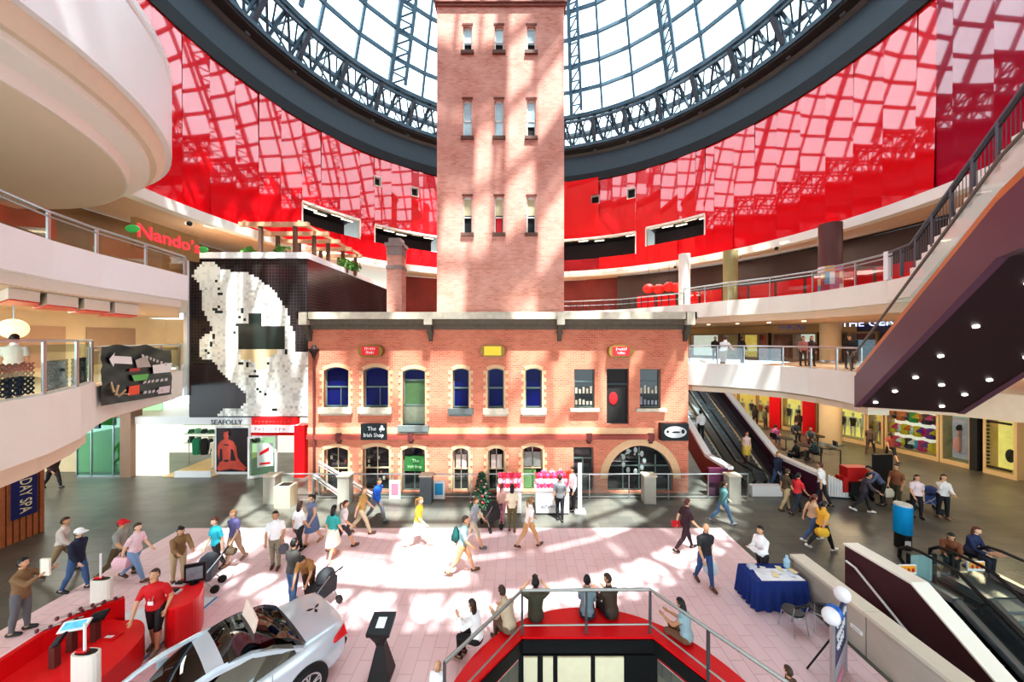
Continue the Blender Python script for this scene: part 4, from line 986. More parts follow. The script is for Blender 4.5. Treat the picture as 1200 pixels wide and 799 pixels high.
# green glass shop further left
gx0, gx1 = sx_(93), sx_(147)
for i, (a, b) in enumerate(((gx0,gx0+.75),(gx0+.75,gx1-.5),(gx1-.5,gx1))):
    t = thing('window_%d'%(20+i), 'x', 'x', (a,SY-.1,0)); t['kind'] = 'structure'; del t['label']; del t['category']
    m = MB(); m.box(a+.02,b-.02,SY-.12,SY-.09,.05,3.0); m.build('pane', GGLASS, t); m = MB(); m.box(a,a+.04,SY-.14,SY-.06,0,3.05); m.box(a,b,SY-.14,SY-.06,0,.06); m.build('frame', STEEL, t)
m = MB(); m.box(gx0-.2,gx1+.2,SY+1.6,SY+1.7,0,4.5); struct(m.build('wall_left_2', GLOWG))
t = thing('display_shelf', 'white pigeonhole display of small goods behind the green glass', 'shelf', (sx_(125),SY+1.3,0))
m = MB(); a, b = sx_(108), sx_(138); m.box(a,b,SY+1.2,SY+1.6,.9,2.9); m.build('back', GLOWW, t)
for r_ in range(3):
    m = MB(); m.box(a,b,SY+.95,SY+1.2,1.1+r_*.55,1.14+r_*.55); m.build('shelf', WHITE, t)
for r_ in range(3):
    for c in range(4):
        m = MB(); x = a+.18+c*.31; z = 1.14+r_*.55; m.box(x-.09,x+.09,SY+1.0,SY+1.15,z,z+.14); tag(m.build('display_goods', Cm(random.choice([(60,70,60),(110,90,80),(40,60,70)]))), 'small dark packet on the pigeonhole display behind the green glass', 'goods', 'packets on the pigeonhole display')
t = thing('hanging_monitor', 'black hanging monitor above the green glass shop', 'screen', (sx_(121),SY-.4,3.5))
m = MB(); x = sx_(121); m.box(x-.38,x+.38,SY-.5,SY-.4,2.55,3.1); m.build('screen', M('screen_blue_black',(24,34,48),.15), t); m = MB(); m.tube([(x,SY-.45,3.1),(x,SY-.45,4.3)],.03); m.build('drop_rod', DSTEEL, t)
# corridor and day spa wall far left
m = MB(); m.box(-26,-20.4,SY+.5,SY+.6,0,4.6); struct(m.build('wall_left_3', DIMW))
m = MB()
for k in range(44):
    y = 12.5-k*.16; m.box(-17.55,-17.28,y-.115,y,0,4.55)
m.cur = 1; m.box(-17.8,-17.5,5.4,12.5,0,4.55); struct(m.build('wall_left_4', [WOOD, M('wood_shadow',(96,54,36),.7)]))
t = thing('banner_sign', 'navy vertical banner with gold lettering on the timber slat wall', 'banner', (-17.2,11.9,.9))
ya = -17.2*F/(14-CX); yb = -17.2*F/(44-CX); zt_ = 3.05; zb_ = .82
m = MB(); m.box(-17.24,-17.2,ya,yb,zb_,zt_); m.build('cloth', M('navy_cloth',(28,36,96),.6), t)
textmesh('DAY SPA', .42, M('gold_ink',(226,216,176),.5), t, (-17.19,(ya+yb)/2,1.55), rot=(0,R(90),0), sx=.72)
m = MB(); m.sph((-17.19,(ya+yb)/2,2.5),(.012,.2,.1),12,6); m.build('emblem', M('gold_ink',(226,216,176),.5), t)
# ------------------------------------------------------------------ railings
def rail(label, path, z, h=1.0, sp=1.6, glass=True, top=.045, topmat=None, mid=(), foot=0.0, gm=None, cat='railing', name='glass_railing', lean=None, group=None, pmat=None):
    t = thing(name, label, cat, (path[0][0],path[0][1],z), 0, group); pm = pmat or STEEL
    pts = [Vector((p[0],p[1],(p[2] if len(p) > 2 and p[2] else 0)+z)) for p in path]
    m = MB(); m.tube([p+Vector((0,0,h)) for p in pts], top, 8); m.build('handrail', topmat or STEEL, t)
    for k in mid:
        m = MB(); m.tube([p+Vector((0,0,k)) for p in pts], top*.6, 6); m.build('lower_rail', topmat or STEEL, t)
    first = True
    for a, b in zip(pts[:-1], pts[1:]):
        L = (b-a).length; n = max(1, round(L/sp))
        for i in range(n):
            p, q = a.lerp(b,i/n), a.lerp(b,(i+1)/n)
            if first or True:
                m = MB(); m.bar(p-Vector((0,0,foot)), p+Vector((0,0,h)), .05); m.build('post', pm, t)
            if glass:
                d = (q-p)*.04
                m = MB(); m.quad(p+d+Vector((0,0,.08)), q-d+Vector((0,0,.08)), q-d+Vector((0,0,h-.08)), p+d+Vector((0,0,h-.08))); m.build('glass_panel', gm or GLASS, t)
    m = MB(); m.bar(pts[-1]-Vector((0,0,foot)), pts[-1]+Vector((0,0,h)), .05); m.build('post', pm, t)
    return t
rail('glass balustrade with steel handrail on the upper left balcony below the white drum', ins2(L2L[1:-1],.12), 9.2, .66, 1.5, True, .035, mid=(.55,))
rail('thin steel railing beyond the upper left balcony toward the billboard', ins2([Vector((-11.5,12.0,0)),Vector((-16.5,17.1,0))],.12), 9.2, .62, 1.8, True, .04)
rail('glass balustrade along the upper right balcony under the red wall', inset([p for p in L2R if p.x > 9.3][:-3],.12), 9.2, 1.0, 1.55, True, .045, mid=(.84,))
rail('grey baluster railing behind the tower on the upper back balcony', inset([p for p in L2R[5:15]],.12), 9.2, .75, .5, False, .04, pmat=DSTEEL, mid=(.4,))
rail('glass balustrade of the middle right balcony above the escalators', inset(L1R,.1), 5.9, .82, 1.2, True, .035)
GLZ = glassmat('pale_green_glass',(206,226,216),.82)
rail('glass and lattice balustrade on the middle left balcony', ins2(L1L,.1), 5.88, 1.1, .95, True, .03, gm=GLZ)
rail('pale balustrade of the middle left balcony behind the black banner', ins2(L1B,.12), 5.75, 1.05, 1.5, True, .03, gm=GLZ)
# lattice inside the left balustrade
t = thing('lattice_screen', 'dark criss-cross lattice behind the middle left balcony glass', 'screen', (-9.6,6.2,5.6))
m = MB()
for a, b, lo in ((Vector((-9.25,5.3,0)),Vector((-9.75,6.9,0)),1), (Vector((-9.8,7.05,0)),Vector((-10.45,7.95,0)),1), (Vector((-10.55,8.1,0)),Vector((-11.2,8.9,0)),1)):
    L = (b-a).length; n = int(L/.11); d = (b-a)/n; hh = 6; zz = 5.92
    for i in range(-hh, n):
        for sgn in (1,-1):
            i0, i1 = (i, i+hh) if sgn > 0 else (i+hh, i); k0, k1 = max(0,min(i0,i1)), min(n,max(i0,i1))
            if k1 <= k0: continue
            f0 = (k0-i)/hh if sgn > 0 else 1-(k0-i)/hh; f1 = (k1-i)/hh if sgn > 0 else 1-(k1-i)/hh
            m.bar(a+d*k0+Vector((0,0,zz+.62*f0)), a+d*k1+Vector((0,0,zz+.62*f1)), .022)
m.build('lattice', DSTEEL, t)
# black banner on the left bridge rail
t = thing('vinyl_banner', 'wrinkled black vinyl banner with white arrow and orange logo on the left balcony', 'banner', (-11.7,9.7,4.9))
def banpt(px, py, off=0.0):
    p0, p1 = Vector((-11.25,9.2,0)), Vector((-13.05,12.7,0)); u = (px-CX)/F
    d = p1-p0; k = (u*p0.y-p0.x)/(d.x-u*d.y); Y = p0.y+d.y*k; nn = Vector((d.y,-d.x,0)).normalized()
    p = P(px,py,Y); w = .012*math.sin(px*.16+py*.3)+.008*math.sin(px*.3-py*.5); q = p+nn*(w+.12+off)
    return q
NX, NY = 28, 22
def ytop(px): return 405+ (px-112)*.0 + 6*max(0,(px-165)/30)+1.5*math.sin(px*.18)
def ybot(px): return 476-(px-112)*.165
m = MB(); m.add([banpt(111+85*i/NX, ytop(111+85*i/NX)+(ybot(111+85*i/NX)-ytop(111+85*i/NX))*j/NY) for j in range(NY+1) for i in range(NX+1)], [(j*(NX+1)+i,j*(NX+1)+i+1,(j+1)*(NX+1)+i+1,(j+1)*(NX+1)+i) for j in range(NY) for i in range(NX)])
m.build('vinyl', M('black_vinyl',(12,12,14),.4,spec=.35), t, True)
def banpoly(name, pts, mat):
    m = MB(); f = tess([pts]); m.add([banpt(x,y,.045) for x, y in pts], [tuple(i) for i in f]); m.build(name, mat, t)
banpoly('arrow', [(117,421),(125,413),(124,417),(146,418),(146,427),(124,426),(124,430)], WHITE)
banpoly('orange_logo', [(142,453),(155,451),(155,462),(142,464)], M('logo_orange',(240,84,34),.5))
banpoly('green_print', [(146,440),(166,438),(164,445),(148,447)], M('print_green',(100,190,90),.5))
banpoly('red_print', [(142,432),(156,431),(156,435),(142,436)], M('print_red',(190,40,40),.5))
banpoly('white_label', [(178,454),(192,452),(192,460),(178,462)], M('label_pale',(230,220,226),.5)); banpoly('white_label', [(171,428),(194,425),(194,436),(171,438)], WHITE)
banpoly('grey_print', [(150,422),(163,417),(170,430),(152,431)], M('print_grey',(190,186,180),.5))
for k in range(12):
    x = 160+(k % 6)*5.2; y = (447,459)[k//6]-(x-160)*.12; banpoly('white_print', [(x,y),(x+3.4,y-1.2),(x+3.0,y+2.2),(x-.6,y+3.2)], M('print_silver',(206,206,206),.5))
for k in range(7):
    x = 158+k*4.6; y = 415+k*1.6; banpoly('white_print', [(x,y),(x+2.8,y+.6),(x+2.2,y+4.0),(x-.4,y+3.4)], M('print_silver',(206,206,206),.5))
m = MB()
for k in range(6):
    c = banpt(126+4*math.cos(k),462+3*math.sin(k*1.3),.05); d = Vector((.25*math.cos(PI*k/5),0,.3*abs(math.sin(PI*k/5)))); m.bar(c, c+d, .035)
m.build('starburst', M('print_cream',(220,190,150),.5), t)
# orange hoarding behind the banner
m = MB(); m.bar((-13.2,12.3,6.25),(-15.6,15.9,6.25), .05, .85); tag(m.build('hoarding_panel', M('orange_ply',(240,180,120),.6)), 'pale orange hoarding panel right of the black banner', 'panel')
# left interior, middle level
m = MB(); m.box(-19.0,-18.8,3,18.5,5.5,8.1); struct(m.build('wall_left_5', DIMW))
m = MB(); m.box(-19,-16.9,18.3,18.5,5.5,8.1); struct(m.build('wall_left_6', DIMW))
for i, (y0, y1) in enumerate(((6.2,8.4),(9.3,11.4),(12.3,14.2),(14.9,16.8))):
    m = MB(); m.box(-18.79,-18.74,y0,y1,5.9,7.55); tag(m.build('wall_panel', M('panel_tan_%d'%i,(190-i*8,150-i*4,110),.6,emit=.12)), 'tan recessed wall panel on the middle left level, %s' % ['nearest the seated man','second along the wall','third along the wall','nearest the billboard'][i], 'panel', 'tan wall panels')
BKP = [(-10.6,7.0),(-10.95,7.85),(-11.35,8.85),(-11.6,9.75),(-11.9,10.75)]
for k in range(4):
    (xa,ya),(xb,yb) = BKP[k], BKP[k+1]; m = MB(); z0 = 7.86-.03*k
    m.prism([(xa,ya+.12),(xb,yb),(xb-1.3,yb+.9),(xa-1.6,ya+1.0)], z0,8.09); m.cur = 1; m.prism([(xa-.02,ya+.15),(xb-.02,yb),(xb-1.28,yb+.88),(xa-1.58,ya+1.0)], z0-.03,z0-.003)
    tag(m.build('ceiling_bulkhead', [CREAM, REDM]), 'cream ceiling bulkhead with red underside, %s under the upper left balcony' % ['leftmost','second from left','third from left','rightmost'][k], 'bulkhead', 'cream bulkheads')
t = thing('globe_lamp', 'round glowing lamp on the wall behind the man at the middle left balcony', 'lamp', (-13.85,9.4,7.3)); m = MB(); m.sph((-13.85,9.4,7.3),.27,16,10); m.build('globe', M('lamp_globe',(255,226,170),.4,emit=1.1), t, True); m = MB(); m.tube([(-13.85,9.4,7.57),(-13.85,9.4,8.1)],.02); m.build('drop_rod', STEEL, t)
# restaurant on upper left
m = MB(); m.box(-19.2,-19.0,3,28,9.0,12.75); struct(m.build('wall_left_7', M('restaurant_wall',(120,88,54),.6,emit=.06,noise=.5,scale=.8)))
t = thing('shop_sign', 'red neon lettering between green flags on the upper left restaurant bulkhead', 'sign', (-15.0,14.2,10.6))
A = P(156,271,12.9); B = P(231,287,15.6)
dv = (B-A); ang = math.atan2(dv.y,dv.x)
m = MB(); m.bar(A-Vector((0,0,.0)), Vector((B.x,B.y,A.z)), .2, 1.1); m.build('fascia', M('bulkhead_timber',(150,116,66),.6,noise=.2), t)
NEON = M('neon_red',(250,44,60),.4,emit=2.2)
c = A.lerp(B,.5); nrm = Vector((dv.y,-dv.x,0)).normalized(); c.z = A.z+.05
textmesh('Nando’s', .72, NEON, t, c+nrm*.13, rot=(R(90),0,ang), name='neon_lettering', sx=1.12)
for k in (-.06,1.04):
    q = A.lerp(B,k)+nrm*.15; q.z = c.z+.0; m = MB(); m.sph(q,(.28,.1,.15),10,6); m.build('green_flag', M('neon_green',(60,150,70),.5,emit=.5), t)
for k in range(6):
    p = Vector((-13.0-.45*k, 6.5+1.5*k, 9.0)); tt = thing('cafe_table', 'small dark restaurant table behind the upper left glass, %s' % ['nearest','second','third','fourth','fifth','farthest'][k], 'table', p, 0, 'upper left restaurant tables')
    m = MB(); m.lathe(p,[(.03,0),(.25,.01),(.25,.03),(.03,.05),(.03,.7),(.36,.71),(.36,.74)],14); m.build('table', M('dark_timber',(96,70,56),.7), tt)
# ------------------------------------------------------------------ right levels: back walls and shops
def arcwall(name, a0, a1, rad, z0, z1, mat, th=.15): return annulus(name, mat, rad, rad+th, z0, z1, a0, a1, 3)
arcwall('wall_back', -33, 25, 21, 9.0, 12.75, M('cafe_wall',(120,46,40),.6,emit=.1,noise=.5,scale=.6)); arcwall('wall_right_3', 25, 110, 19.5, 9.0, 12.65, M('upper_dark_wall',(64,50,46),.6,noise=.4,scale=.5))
for k in range(10):
    a = 32+k*5.2; m = MB(); p, q = ring(a,16.4,9.72), ring(a+4.6,16.4,9.72); m.bar(p,q,.08,1.35)
    tag(m.build('red_screen', REDM), 'red cafe screen behind the upper right balustrade, %s along from the tower' % ['first','second','third','fourth','fifth','sixth','seventh','eighth','ninth','tenth'][k], 'screen', 'red cafe screens')
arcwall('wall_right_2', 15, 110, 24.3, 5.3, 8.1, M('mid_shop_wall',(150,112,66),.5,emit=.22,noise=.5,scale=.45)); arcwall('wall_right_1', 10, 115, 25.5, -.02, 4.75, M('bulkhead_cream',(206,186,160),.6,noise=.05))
def facet(a0, a1, rad, z0, z1, m, th=.1, mi=None):
    n = max(1,int((a1-a0)/2.5))
    for i in range(n):
        p, q = ring(a0+(a1-a0)*i/n,rad), ring(a0+(a1-a0)*(i+1)/n,rad); p2, q2 = ring(a0+(a1-a0)*i/n,rad+th), ring(a0+(a1-a0)*(i+1)/n,rad+th)
        m.add([(v.x,v.y,z) for z in (z0,z1) for v in (p,q,q2,p2)], [(0,3,2,1),(4,5,6,7),(0,1,5,4),(1,2,6,5),(2,3,7,6),(3,0,4,7)], mi)
# ground-right shops: (px0,px1,backdrop,label)
WN = [30]
def shopwin(px0, px1, mat, rad=25.2, z0=.25, z1=2.9, frame=None):
    a0, a1 = angof(onring(px0,rad)), angof(onring(px1,rad))
    t = thing('window_%d'%WN[0], 'x', 'x', ring((a0+a1)/2,rad,0)); WN[0] += 1; t['kind'] = 'structure'; del t['label']; del t['category']
    m = MB(); facet(a0,a1,rad+.2,z0,z1,m,.05); m.build('lit_backdrop', mat, t)
    m = MB(); facet(a0,a1,rad-.75,z0,z1,m,.02); m.build('pane', GLASS, t)
    m = MB(); facet(a0-.15,a1+.15,rad-.8,z0-.25,z0,m,.95); facet(a0-.15,a1+.15,rad-.8,z1,z1+.12,m,.95); facet(a0-.15,a0+.1,rad-.8,z0,z1,m,.95); facet(a1-.1,a1+.15,rad-.8,z0,z1,m,.95); m.build('frame', frame or M('shop_frame',(214,180,130),.5), t)
    return a0, a1
YEL2 = M('lit_shop_amber',(250,190,90),.6,emit=.8,noise=.4,scale=1.5)
wins = [(866,888,YEL2),(888.5,906,YEL2),(921,944,GLOWY),(962,976,YEL2),(985,1020,GLOWY),(1024,1041,YEL2),(1046,1108,GLOWW),(1113,1148,M('lit_shop_aqua',(190,214,196),.5,emit=.35,noise=.3)),(1166,1203,GLOWY)]
WA = [shopwin(a,b,mm) for a,b,mm in wins]
for px0, px1, mat, lab in ((906,919,REDM,'red'),(946,961,REDM,'red'),(1149,1158,DARK,'dark')):
    a0, a1 = angof(onring(px0,25.2)), angof(onring(px1,25.2)); m = MB(); facet(a0,a1,24.3,0,4.7,m,1.0); struct(m.build('trim_16', mat))
    WN[0] += 1
NUMS = ['first','second','third','fourth','fifth','sixth','seventh','eighth','ninth','tenth','eleventh','twelfth']
names = ['behind the right escalator','left of the first red pier','between the two red piers','right of the second red pier','right of the big tan column','beside the toy shop']
k = 0
for w, nm in zip((0,1,2,3,4,5),names):
    a0, a1 = WA[w]; n = 3 if w == 4 else 2
    for j in range(n):
        p = ring(a0+(a1-a0)*(j+.5)/n, 24.9, .26); mannequin(p, -angof(p)+180+random.uniform(-20,20), random.choice([(230,220,200),(190,60,40),(40,36,40),(226,170,90),(210,120,60)]), 'mannequin in the lit window %s, %s from left' % (nm,NUMS[j]), 1.72, 'right-hand shop window mannequins')
tc = [(230,40,130),(40,160,210),(250,210,40),(240,240,240),(240,120,40),(40,44,60),(120,60,160),(60,180,90)]
a0, a1 = WA[6]; rt = random.Random(5)
for r_ in range(3):
    for j in range(12):
        p = ring(a0+(a1-a0)*(j+.5)/12, 24.95, .3+r_*.82); m = MB(); c = rt.choice(tc); kind = (j+r_) % 3
        if kind == 0: m.sph((p.x,p.y,p.z+.3),(.25,.2,.28),10,6)
        elif kind == 1: m.lathe(p,[(.2,0),(.24,.1),(.2,.55),(.12,.6)],10)
        else: m.lathe(p,[(.03,0),(.03,.25),(.3,.3),(.26,.42),(.12,.55),(.02,.6)],10)
        m.cur = 1; m.bar((p.x-.12,p.y-.2,p.z+.25),(p.x+.12,p.y-.2,p.z+.25),.02,.12)
        tag(m.build(['beach_ball','gift_tube','paper_parasol'][kind], [Cm(c), Cm(rt.choice(tc))]), 'bright coloured novelty stacked in the toy shop window, %s row, %s from left' % (['bottom','middle','top'][r_], NUMS[j]), 'toy', 'toy shop novelties')
a0, a1 = WA[7]
t = thing('wall_poster', 'large pale poster of a dark-haired woman in the aqua shop window', 'poster', ring((a0+a1)/2,24.6,.4)); am = a0+(a1-a0)*.6
m = MB(); facet(a0+(a1-a0)*.32,a0+(a1-a0)*.92,24.62,.4,2.6,m,.03); m.build('print', M('poster_lilac',(196,180,190),.5,emit=.2,noise=.2), t)
m = MB(); p = ring(am,24.58,1.9); m.sph(p,(.2,.05,.26),10,6); p2 = ring(am,24.58,1.2); m.sph(p2,(.42,.05,.5),10,6); m.build('print_figure', M('poster_rose',(206,150,140),.5), t); m = MB(); p = ring(am,24.56,2.1); m.sph(p,(.24,.05,.2),10,6); m.build('print_hair', DARK, t)
a0, a1 = WA[8]
t = thing('garland_frame', 'dark dotted border around the yellow shop window at the right edge', 'frame', ring((a0+a1)/2,24.35,1)); m = MB()
for j in range(14):
    for z in (.4,2.75): p = ring(a0+.3+(a1-a0-.6)*j/13,24.38,z); m.sph(p,.06,6,4)
for j in range(13):
    p = ring(a0+.3,24.38,.4+2.3*j/12); m.sph(p,.06,6,4)
m.build('beads', DARK, t); m = MB(); p = ring(a0+(a1-a0)*.72,24.7,1.1); m.sph(p,(.16,.16,.35),10,6); m.build('display_bag', BLACK, t)
# level one right shops
def sign1(px, py, rad, txt, size, mat, label, sx=1.0):
    p = onring(px,rad); p.z = H-(py-CY)*p.y/F; a = angof(p); t = thing('shop_sign', label, 'sign', p)
    textmesh(txt, size, mat, t, p, rot=(R(90),0,-R(a)), sx=sx); return t
BLUEL = M('sign_blue_white',(190,200,255),.4,emit=2.0)
m = MB(); facet(angof(onring(1005,23.5)),angof(onring(1080,23.5)),23.4,7.0,8.0,m,.1,0); struct(m.build('trim_17', M('sign_navy',(24,28,66),.4)))
sign1(1035,378,23.3,'THE GENERAL',.62,BLUEL,'glowing white capital lettering on a navy fascia, middle right level',1.05)
p = onring(912,23.3); q = onring(944,23.3); p.z = H-(388-CY)*p.y/F; q.z = p.z; t = thing('shop_sign', 'dim blue fascia print above the brown shopfront, middle right level', 'sign', p); marks(t, p, q, .42, M('sign_dim_blue',(60,70,140),.4,emit=.3), 11, 'dim_print', 8)
lv = [(812,845,GLOWW,'pale'),(847,868,M('lit_olive',(150,140,80),.5,emit=.25,noise=.4),'olive'),(872,892,YEL2,'amber'),(893,903,M('red_pier_lit',(200,60,36),.5,emit=.2),'red'),(910,935,DIMB,'brown'),(937,962,GLOWW,'pale'),(985,1003,DIMB,'brown'),(1003,1035,M('lit_shop_blue',(150,180,200),.5,emit=.5,noise=.3),'blue')]
for a, b, mm, nm in lv:
    shopwin(a,b,mm,23.9,5.6,7.4,M('mid_frame',(120,96,70),.5))
def column(p, r_, z0, z1, mat, label, patt=None, group='round columns'):
    t = thing('round_column', label, 'column', (p.x,p.y,z0), 0, group); m = MB(); m.lathe((p.x,p.y,0),[(r_,z0),(r_,z1)],24); m.build('shaft', mat, t, True)
    m = MB(); m.lathe((p.x,p.y,0),[(r_+.03,z0),(r_+.03,z0+.12),(r_,z0+.14)],24); m.build('base_ring', STEEL, t, True)
    return t
column(G(973,520), .58, 0, 4.75, TAN, 'thick tan round column on the ground floor beside the lit shop windows')
c1 = G(973,520); column(c1, .56, 5.5, 8.1, TAN, 'thick tan round column on the middle right level left of the blue-white sign')
p = onring(802,14.5); column(p, .36, 9.0, 12.72, CREAM, 'cream column rising from the upper right balcony next to the tower')
p = onring(856,16); column(p, .42, 9.0, 12.72, M('olive_column',(150,140,96),.6), 'olive column behind the upper right balustrade')
p = onring(1000-27,15.3); t = column(p, .46, 9.0, 12.72, M('maroon_column',(96,60,58),.5), 'maroon column wrapped with a colourful patchwork poster on the upper right level')
m = MB()
for j in range(16):
    for i in range(5):
        m.cur = rt.randrange(5); m.lathe((p.x,p.y,0),[(.475,9.1+i*.3),(.475,9.4+i*.3)],1,None,j*22.5,(j+1)*22.5)
m.build('patchwork_wrap', [Cm(c) for c in ((230,220,220),(200,120,150),(120,160,190),(230,190,120),(180,70,80))], t)
for k, px in enumerate((760,772,784,793)):
    p = onring(px,16.2,10.9-.1*(k % 2)); t = thing('red_lantern', 'round red paper lantern near the cream column, %s from left' % NUMS[k], 'lantern', p, 0, 'red lanterns'); m = MB(); m.sph(p,(.42,.42,.36),14,8); m.build('shade', M('lantern_red',(230,40,34),.5,emit=.25), t, True); m = MB(); m.tube([p+Vector((0,0,.36)),p+Vector((0,0,12.7-p.z))],.015); m.build('cord', BLACK, t)
# ceiling downlights (small lit fittings)
def downlight(p, r_, label, grp, mat): 
    m = MB(); m.lathe((p.x,p.y,p.z),[(r_*.7,-.03),(r_*.7,0)],12); tag(m.build('downlight', mat), label, 'light', grp)
k = 0
for a in range(18,70,6):
    downlight(ring(a,15.2+.6*(k % 2),8.0-.0) if False else ring(a,17.5,8.09), .14, 'small warm downlight in the middle right level ceiling', 'middle level downlights', LAMPW); k += 1
for a in list(range(-75,-38,5))+list(range(8,66,5)):
    p, q = ring(a,17.0,12.77), ring(a+2.8,17.0,12.77); m = MB(); m.bar(p,q,.35,.03); tag(m.build('strip_downlight', LAMPW), 'warm strip light in the cream soffit under the red wall', 'light', 'warm soffit strip lights')
AX, AY = AX*K_, AY*K_
for px, py, lab in ((791,313,'small dark dome camera on the cream band right of the tower'),(910,291,'small dark dome camera on the cream band below the pink reflections at right'),(222,262,'small dark dome camera on the cream band above the red restaurant sign')):
    p = onring(px,15.78); p.z = H-(py-CY)*p.y/F; t = thing('dome_camera', lab, 'camera', p, 0, 'dome cameras'); m = MB(); m.sph(p,.11,12,8); m.build('dome', BLACK, t, True); m = MB(); q = ring(angof(p),15.92); m.bar(p,(q.x,q.y,p.z),.12); m.build('mount', WHITE, t)
AX, AY = LOWER[0], LOWER[1]
# ------------------------------------------------------------------ upper-right escalator with maroon underside
w_ = Vector((.9,-.44,0)).normalized(); r_ = Vector((-.44,-.9,0)).normalized()
E0 = Vector((10.4,10.5,0)); SL = .65
def ep(s, u, z): 
    q = E0+r_*s+w_*u; return Vector((q.x,q.y,z))
def eb(s): return 4.95+SL*min(s,5.3)+.12*max(0,s-5.3)
def et(s): return eb(s)+(.92 if s < 5.3 else .92)+max(0,s-5.3)*.3
esc = thing('escalator', 'overhead escalator with purple side and maroon underside at the right edge', 'escalator', (10.4,10.5,4.95))
S_ = [0,1.5,3,4.2,5.3,7.5,9.5]; W_ = 2.3
m = MB(); m.add([ep(s,u,eb(s)) for s in S_ for u in (0,W_)], [(2*i,2*i+1,2*i+3,2*i+2) for i in range(len(S_)-1)]); m.build('underside', MAROON, esc)
m = MB()
for u0, u1 in ((0,.14),(W_-.14,W_)):
    vs = [ep(s,u,z+dz) for s in S_ for (u,z,dz) in ((u0,eb(s),-.02),(u1,eb(s),-.02),(u1,et(s),0),(u0,et(s),0))]
    m.add(vs, [(4*i+a,4*i+b,4*i+4+b,4*i+4+a) for i in range(len(S_)-1) for a, b in ((0,1),(1,2),(2,3),(3,0))]+[(0,1,2,3)])
m.quad(ep(0,0,eb(0)),ep(0,W_,eb(0)),ep(0,W_,et(0)),ep(0,0,et(0))); m.build('side_cladding', PURP, esc)
m = MB(); ns = 40
for i in range(ns):
    s = 7.6*i/ns; z = et(s)-.25; a, b = ep(s,.3,z), ep(s+7.6/ns,.3,z); m.add([ep(s,.3,z),ep(s,W_-.3,z),ep(s+.19,W_-.3,z),ep(s+.19,.3,z),ep(s,.3,z-.25),ep(s,W_-.3,z-.25)], [(0,1,2,3),(0,1,5,4)])
m.build('steps', DSTEEL, esc)
OGL = M('amber_skirt_panel',(196,120,76),.35,noise=.3,scale=1.2)
m = MB(); m.add([ep(s,.04,et(s)+dz) for s in S_ for dz in (0,.2)], [(2*i,2*i+1,2*i+3,2*i+2) for i in range(len(S_)-1)]); m.build('skirt_panel', OGL, esc)
for u in (.05,W_-.05):
    m = MB(); m.add([ep(s,u,et(s)+dz) for s in S_ for dz in (.18,.7)], [(2*i,2*i+1,2*i+3,2*i+2) for i in range(len(S_)-1)]); m.build('glass_balustrade', GLASS, esc)
    m = MB(); m.tube([ep(-.35,u,et(0)+.15),ep(-.45,u,et(0)+.5),ep(-.2,u,et(0)+.74)]+[ep(s,u,et(s)+.76) for s in S_], .03, 8); m.build('handrail', M('grey_rubber_rail',(120,112,104),.4), esc)
for i, (s, u) in enumerate(((.35,.35),(1.0,.5),(1.7,.6),(2.6,.62),(3.6,.65),(4.7,.7),(.35,1.7),(1.0,1.8),(1.7,1.85),(2.6,1.9),(3.6,1.9),(1.4,1.2))):
    q = ep(s,u,eb(s)-.02); m = MB(); m.lathe((0,0,0),[(.05,-.012),(.05,.012)],12); o = m.build('downlight', LAMPC); o.location = q
    o.rotation_euler = Vector((SL*r_.x,SL*r_.y,-1)).to_track_quat('-Z','Y').to_euler(); tag(o, 'small round downlight set in the maroon escalator underside', 'light', 'escalator underside downlights')
# white staircase behind
SRAIL = M('stair_rail_grey',(104,108,116),.4,.3)
st = thing('staircase', 'white zigzag staircase with dark grey railing climbing from the upper right balcony', 'stairs', (13.6,12.5,9.2))
s0 = Vector((13.65,12.55,9.2)); sd = Vector((-.40,-.92,0)).normalized(); wd = Vector((.92,-.40,0)).normalized(); flat_ = 1.25
def sp_(s, u, z=0):
    q = s0+sd*s+wd*u; zz = 9.2+max(0,s-flat_)*.66; return Vector((q.x,q.y,zz+z))
m = MB(); SS = [0,flat_,3,5,7.5,9]
vs = [sp_(s,u,z) for s in SS for u, z in ((0,-.75),(1.8,-.75),(1.8,-.05),(0,-.05))]; m.add(vs, [(4*i+a,4*i+b,4*i+4+b,4*i+4+a) for i in range(len(SS)-1) for a, b in ((0,1),(1,2),(2,3),(3,0))]+[(0,1,2,3),(20,21,22,23)])
n = 26
for i in range(n):
    s = flat_+i*.28; q0 = sp_(s,0,-.06); q1 = sp_(s,1.8,-.06); z = sp_(s+.28,0).z
    a, b, c, d = sp_(s,0), sp_(s,1.8), sp_(s+.28,1.8), sp_(s+.28,0)
    m.add([(v.x,v.y,zz) for zz in (q0.z-.06,z) for v in (a,b,c,d)], [(0,3,2,1),(4,5,6,7),(0,1,5,4),(1,2,6,5),(2,3,7,6),(3,0,4,7)])
m.build('stringer_and_steps', CREAM, st)
m = MB(); m.tube([sp_(0,.03,1.0),sp_(flat_,.03,1.0),sp_(9,.03,1.05)],.05,8); m.build('handrail', SRAIL, st); m = MB(); m.tube([sp_(0,.03,.85),sp_(flat_,.03,.85),sp_(9,.03,.88)],.025,6); m.build('lower_rail', DSTEEL, st)
for i in range(12):
    s = i*.75; m = MB(); m.bar(sp_(s,.03,0),sp_(s,.03,1.0),.09,.06); m.build('post', SRAIL, st)
m = MB()
for i in range(75):
    s = i*.12; m.bar(sp_(s,.05,.08),sp_(s,.05,.84),.012)
m.build('baluster_mesh', M('grey_baluster',(96,100,108),.5), st)
m = MB(); m.bar(sp_(-.05,.03,0),sp_(-.05,.03,1.05),.16); m.build('end_post', WHITE, st)

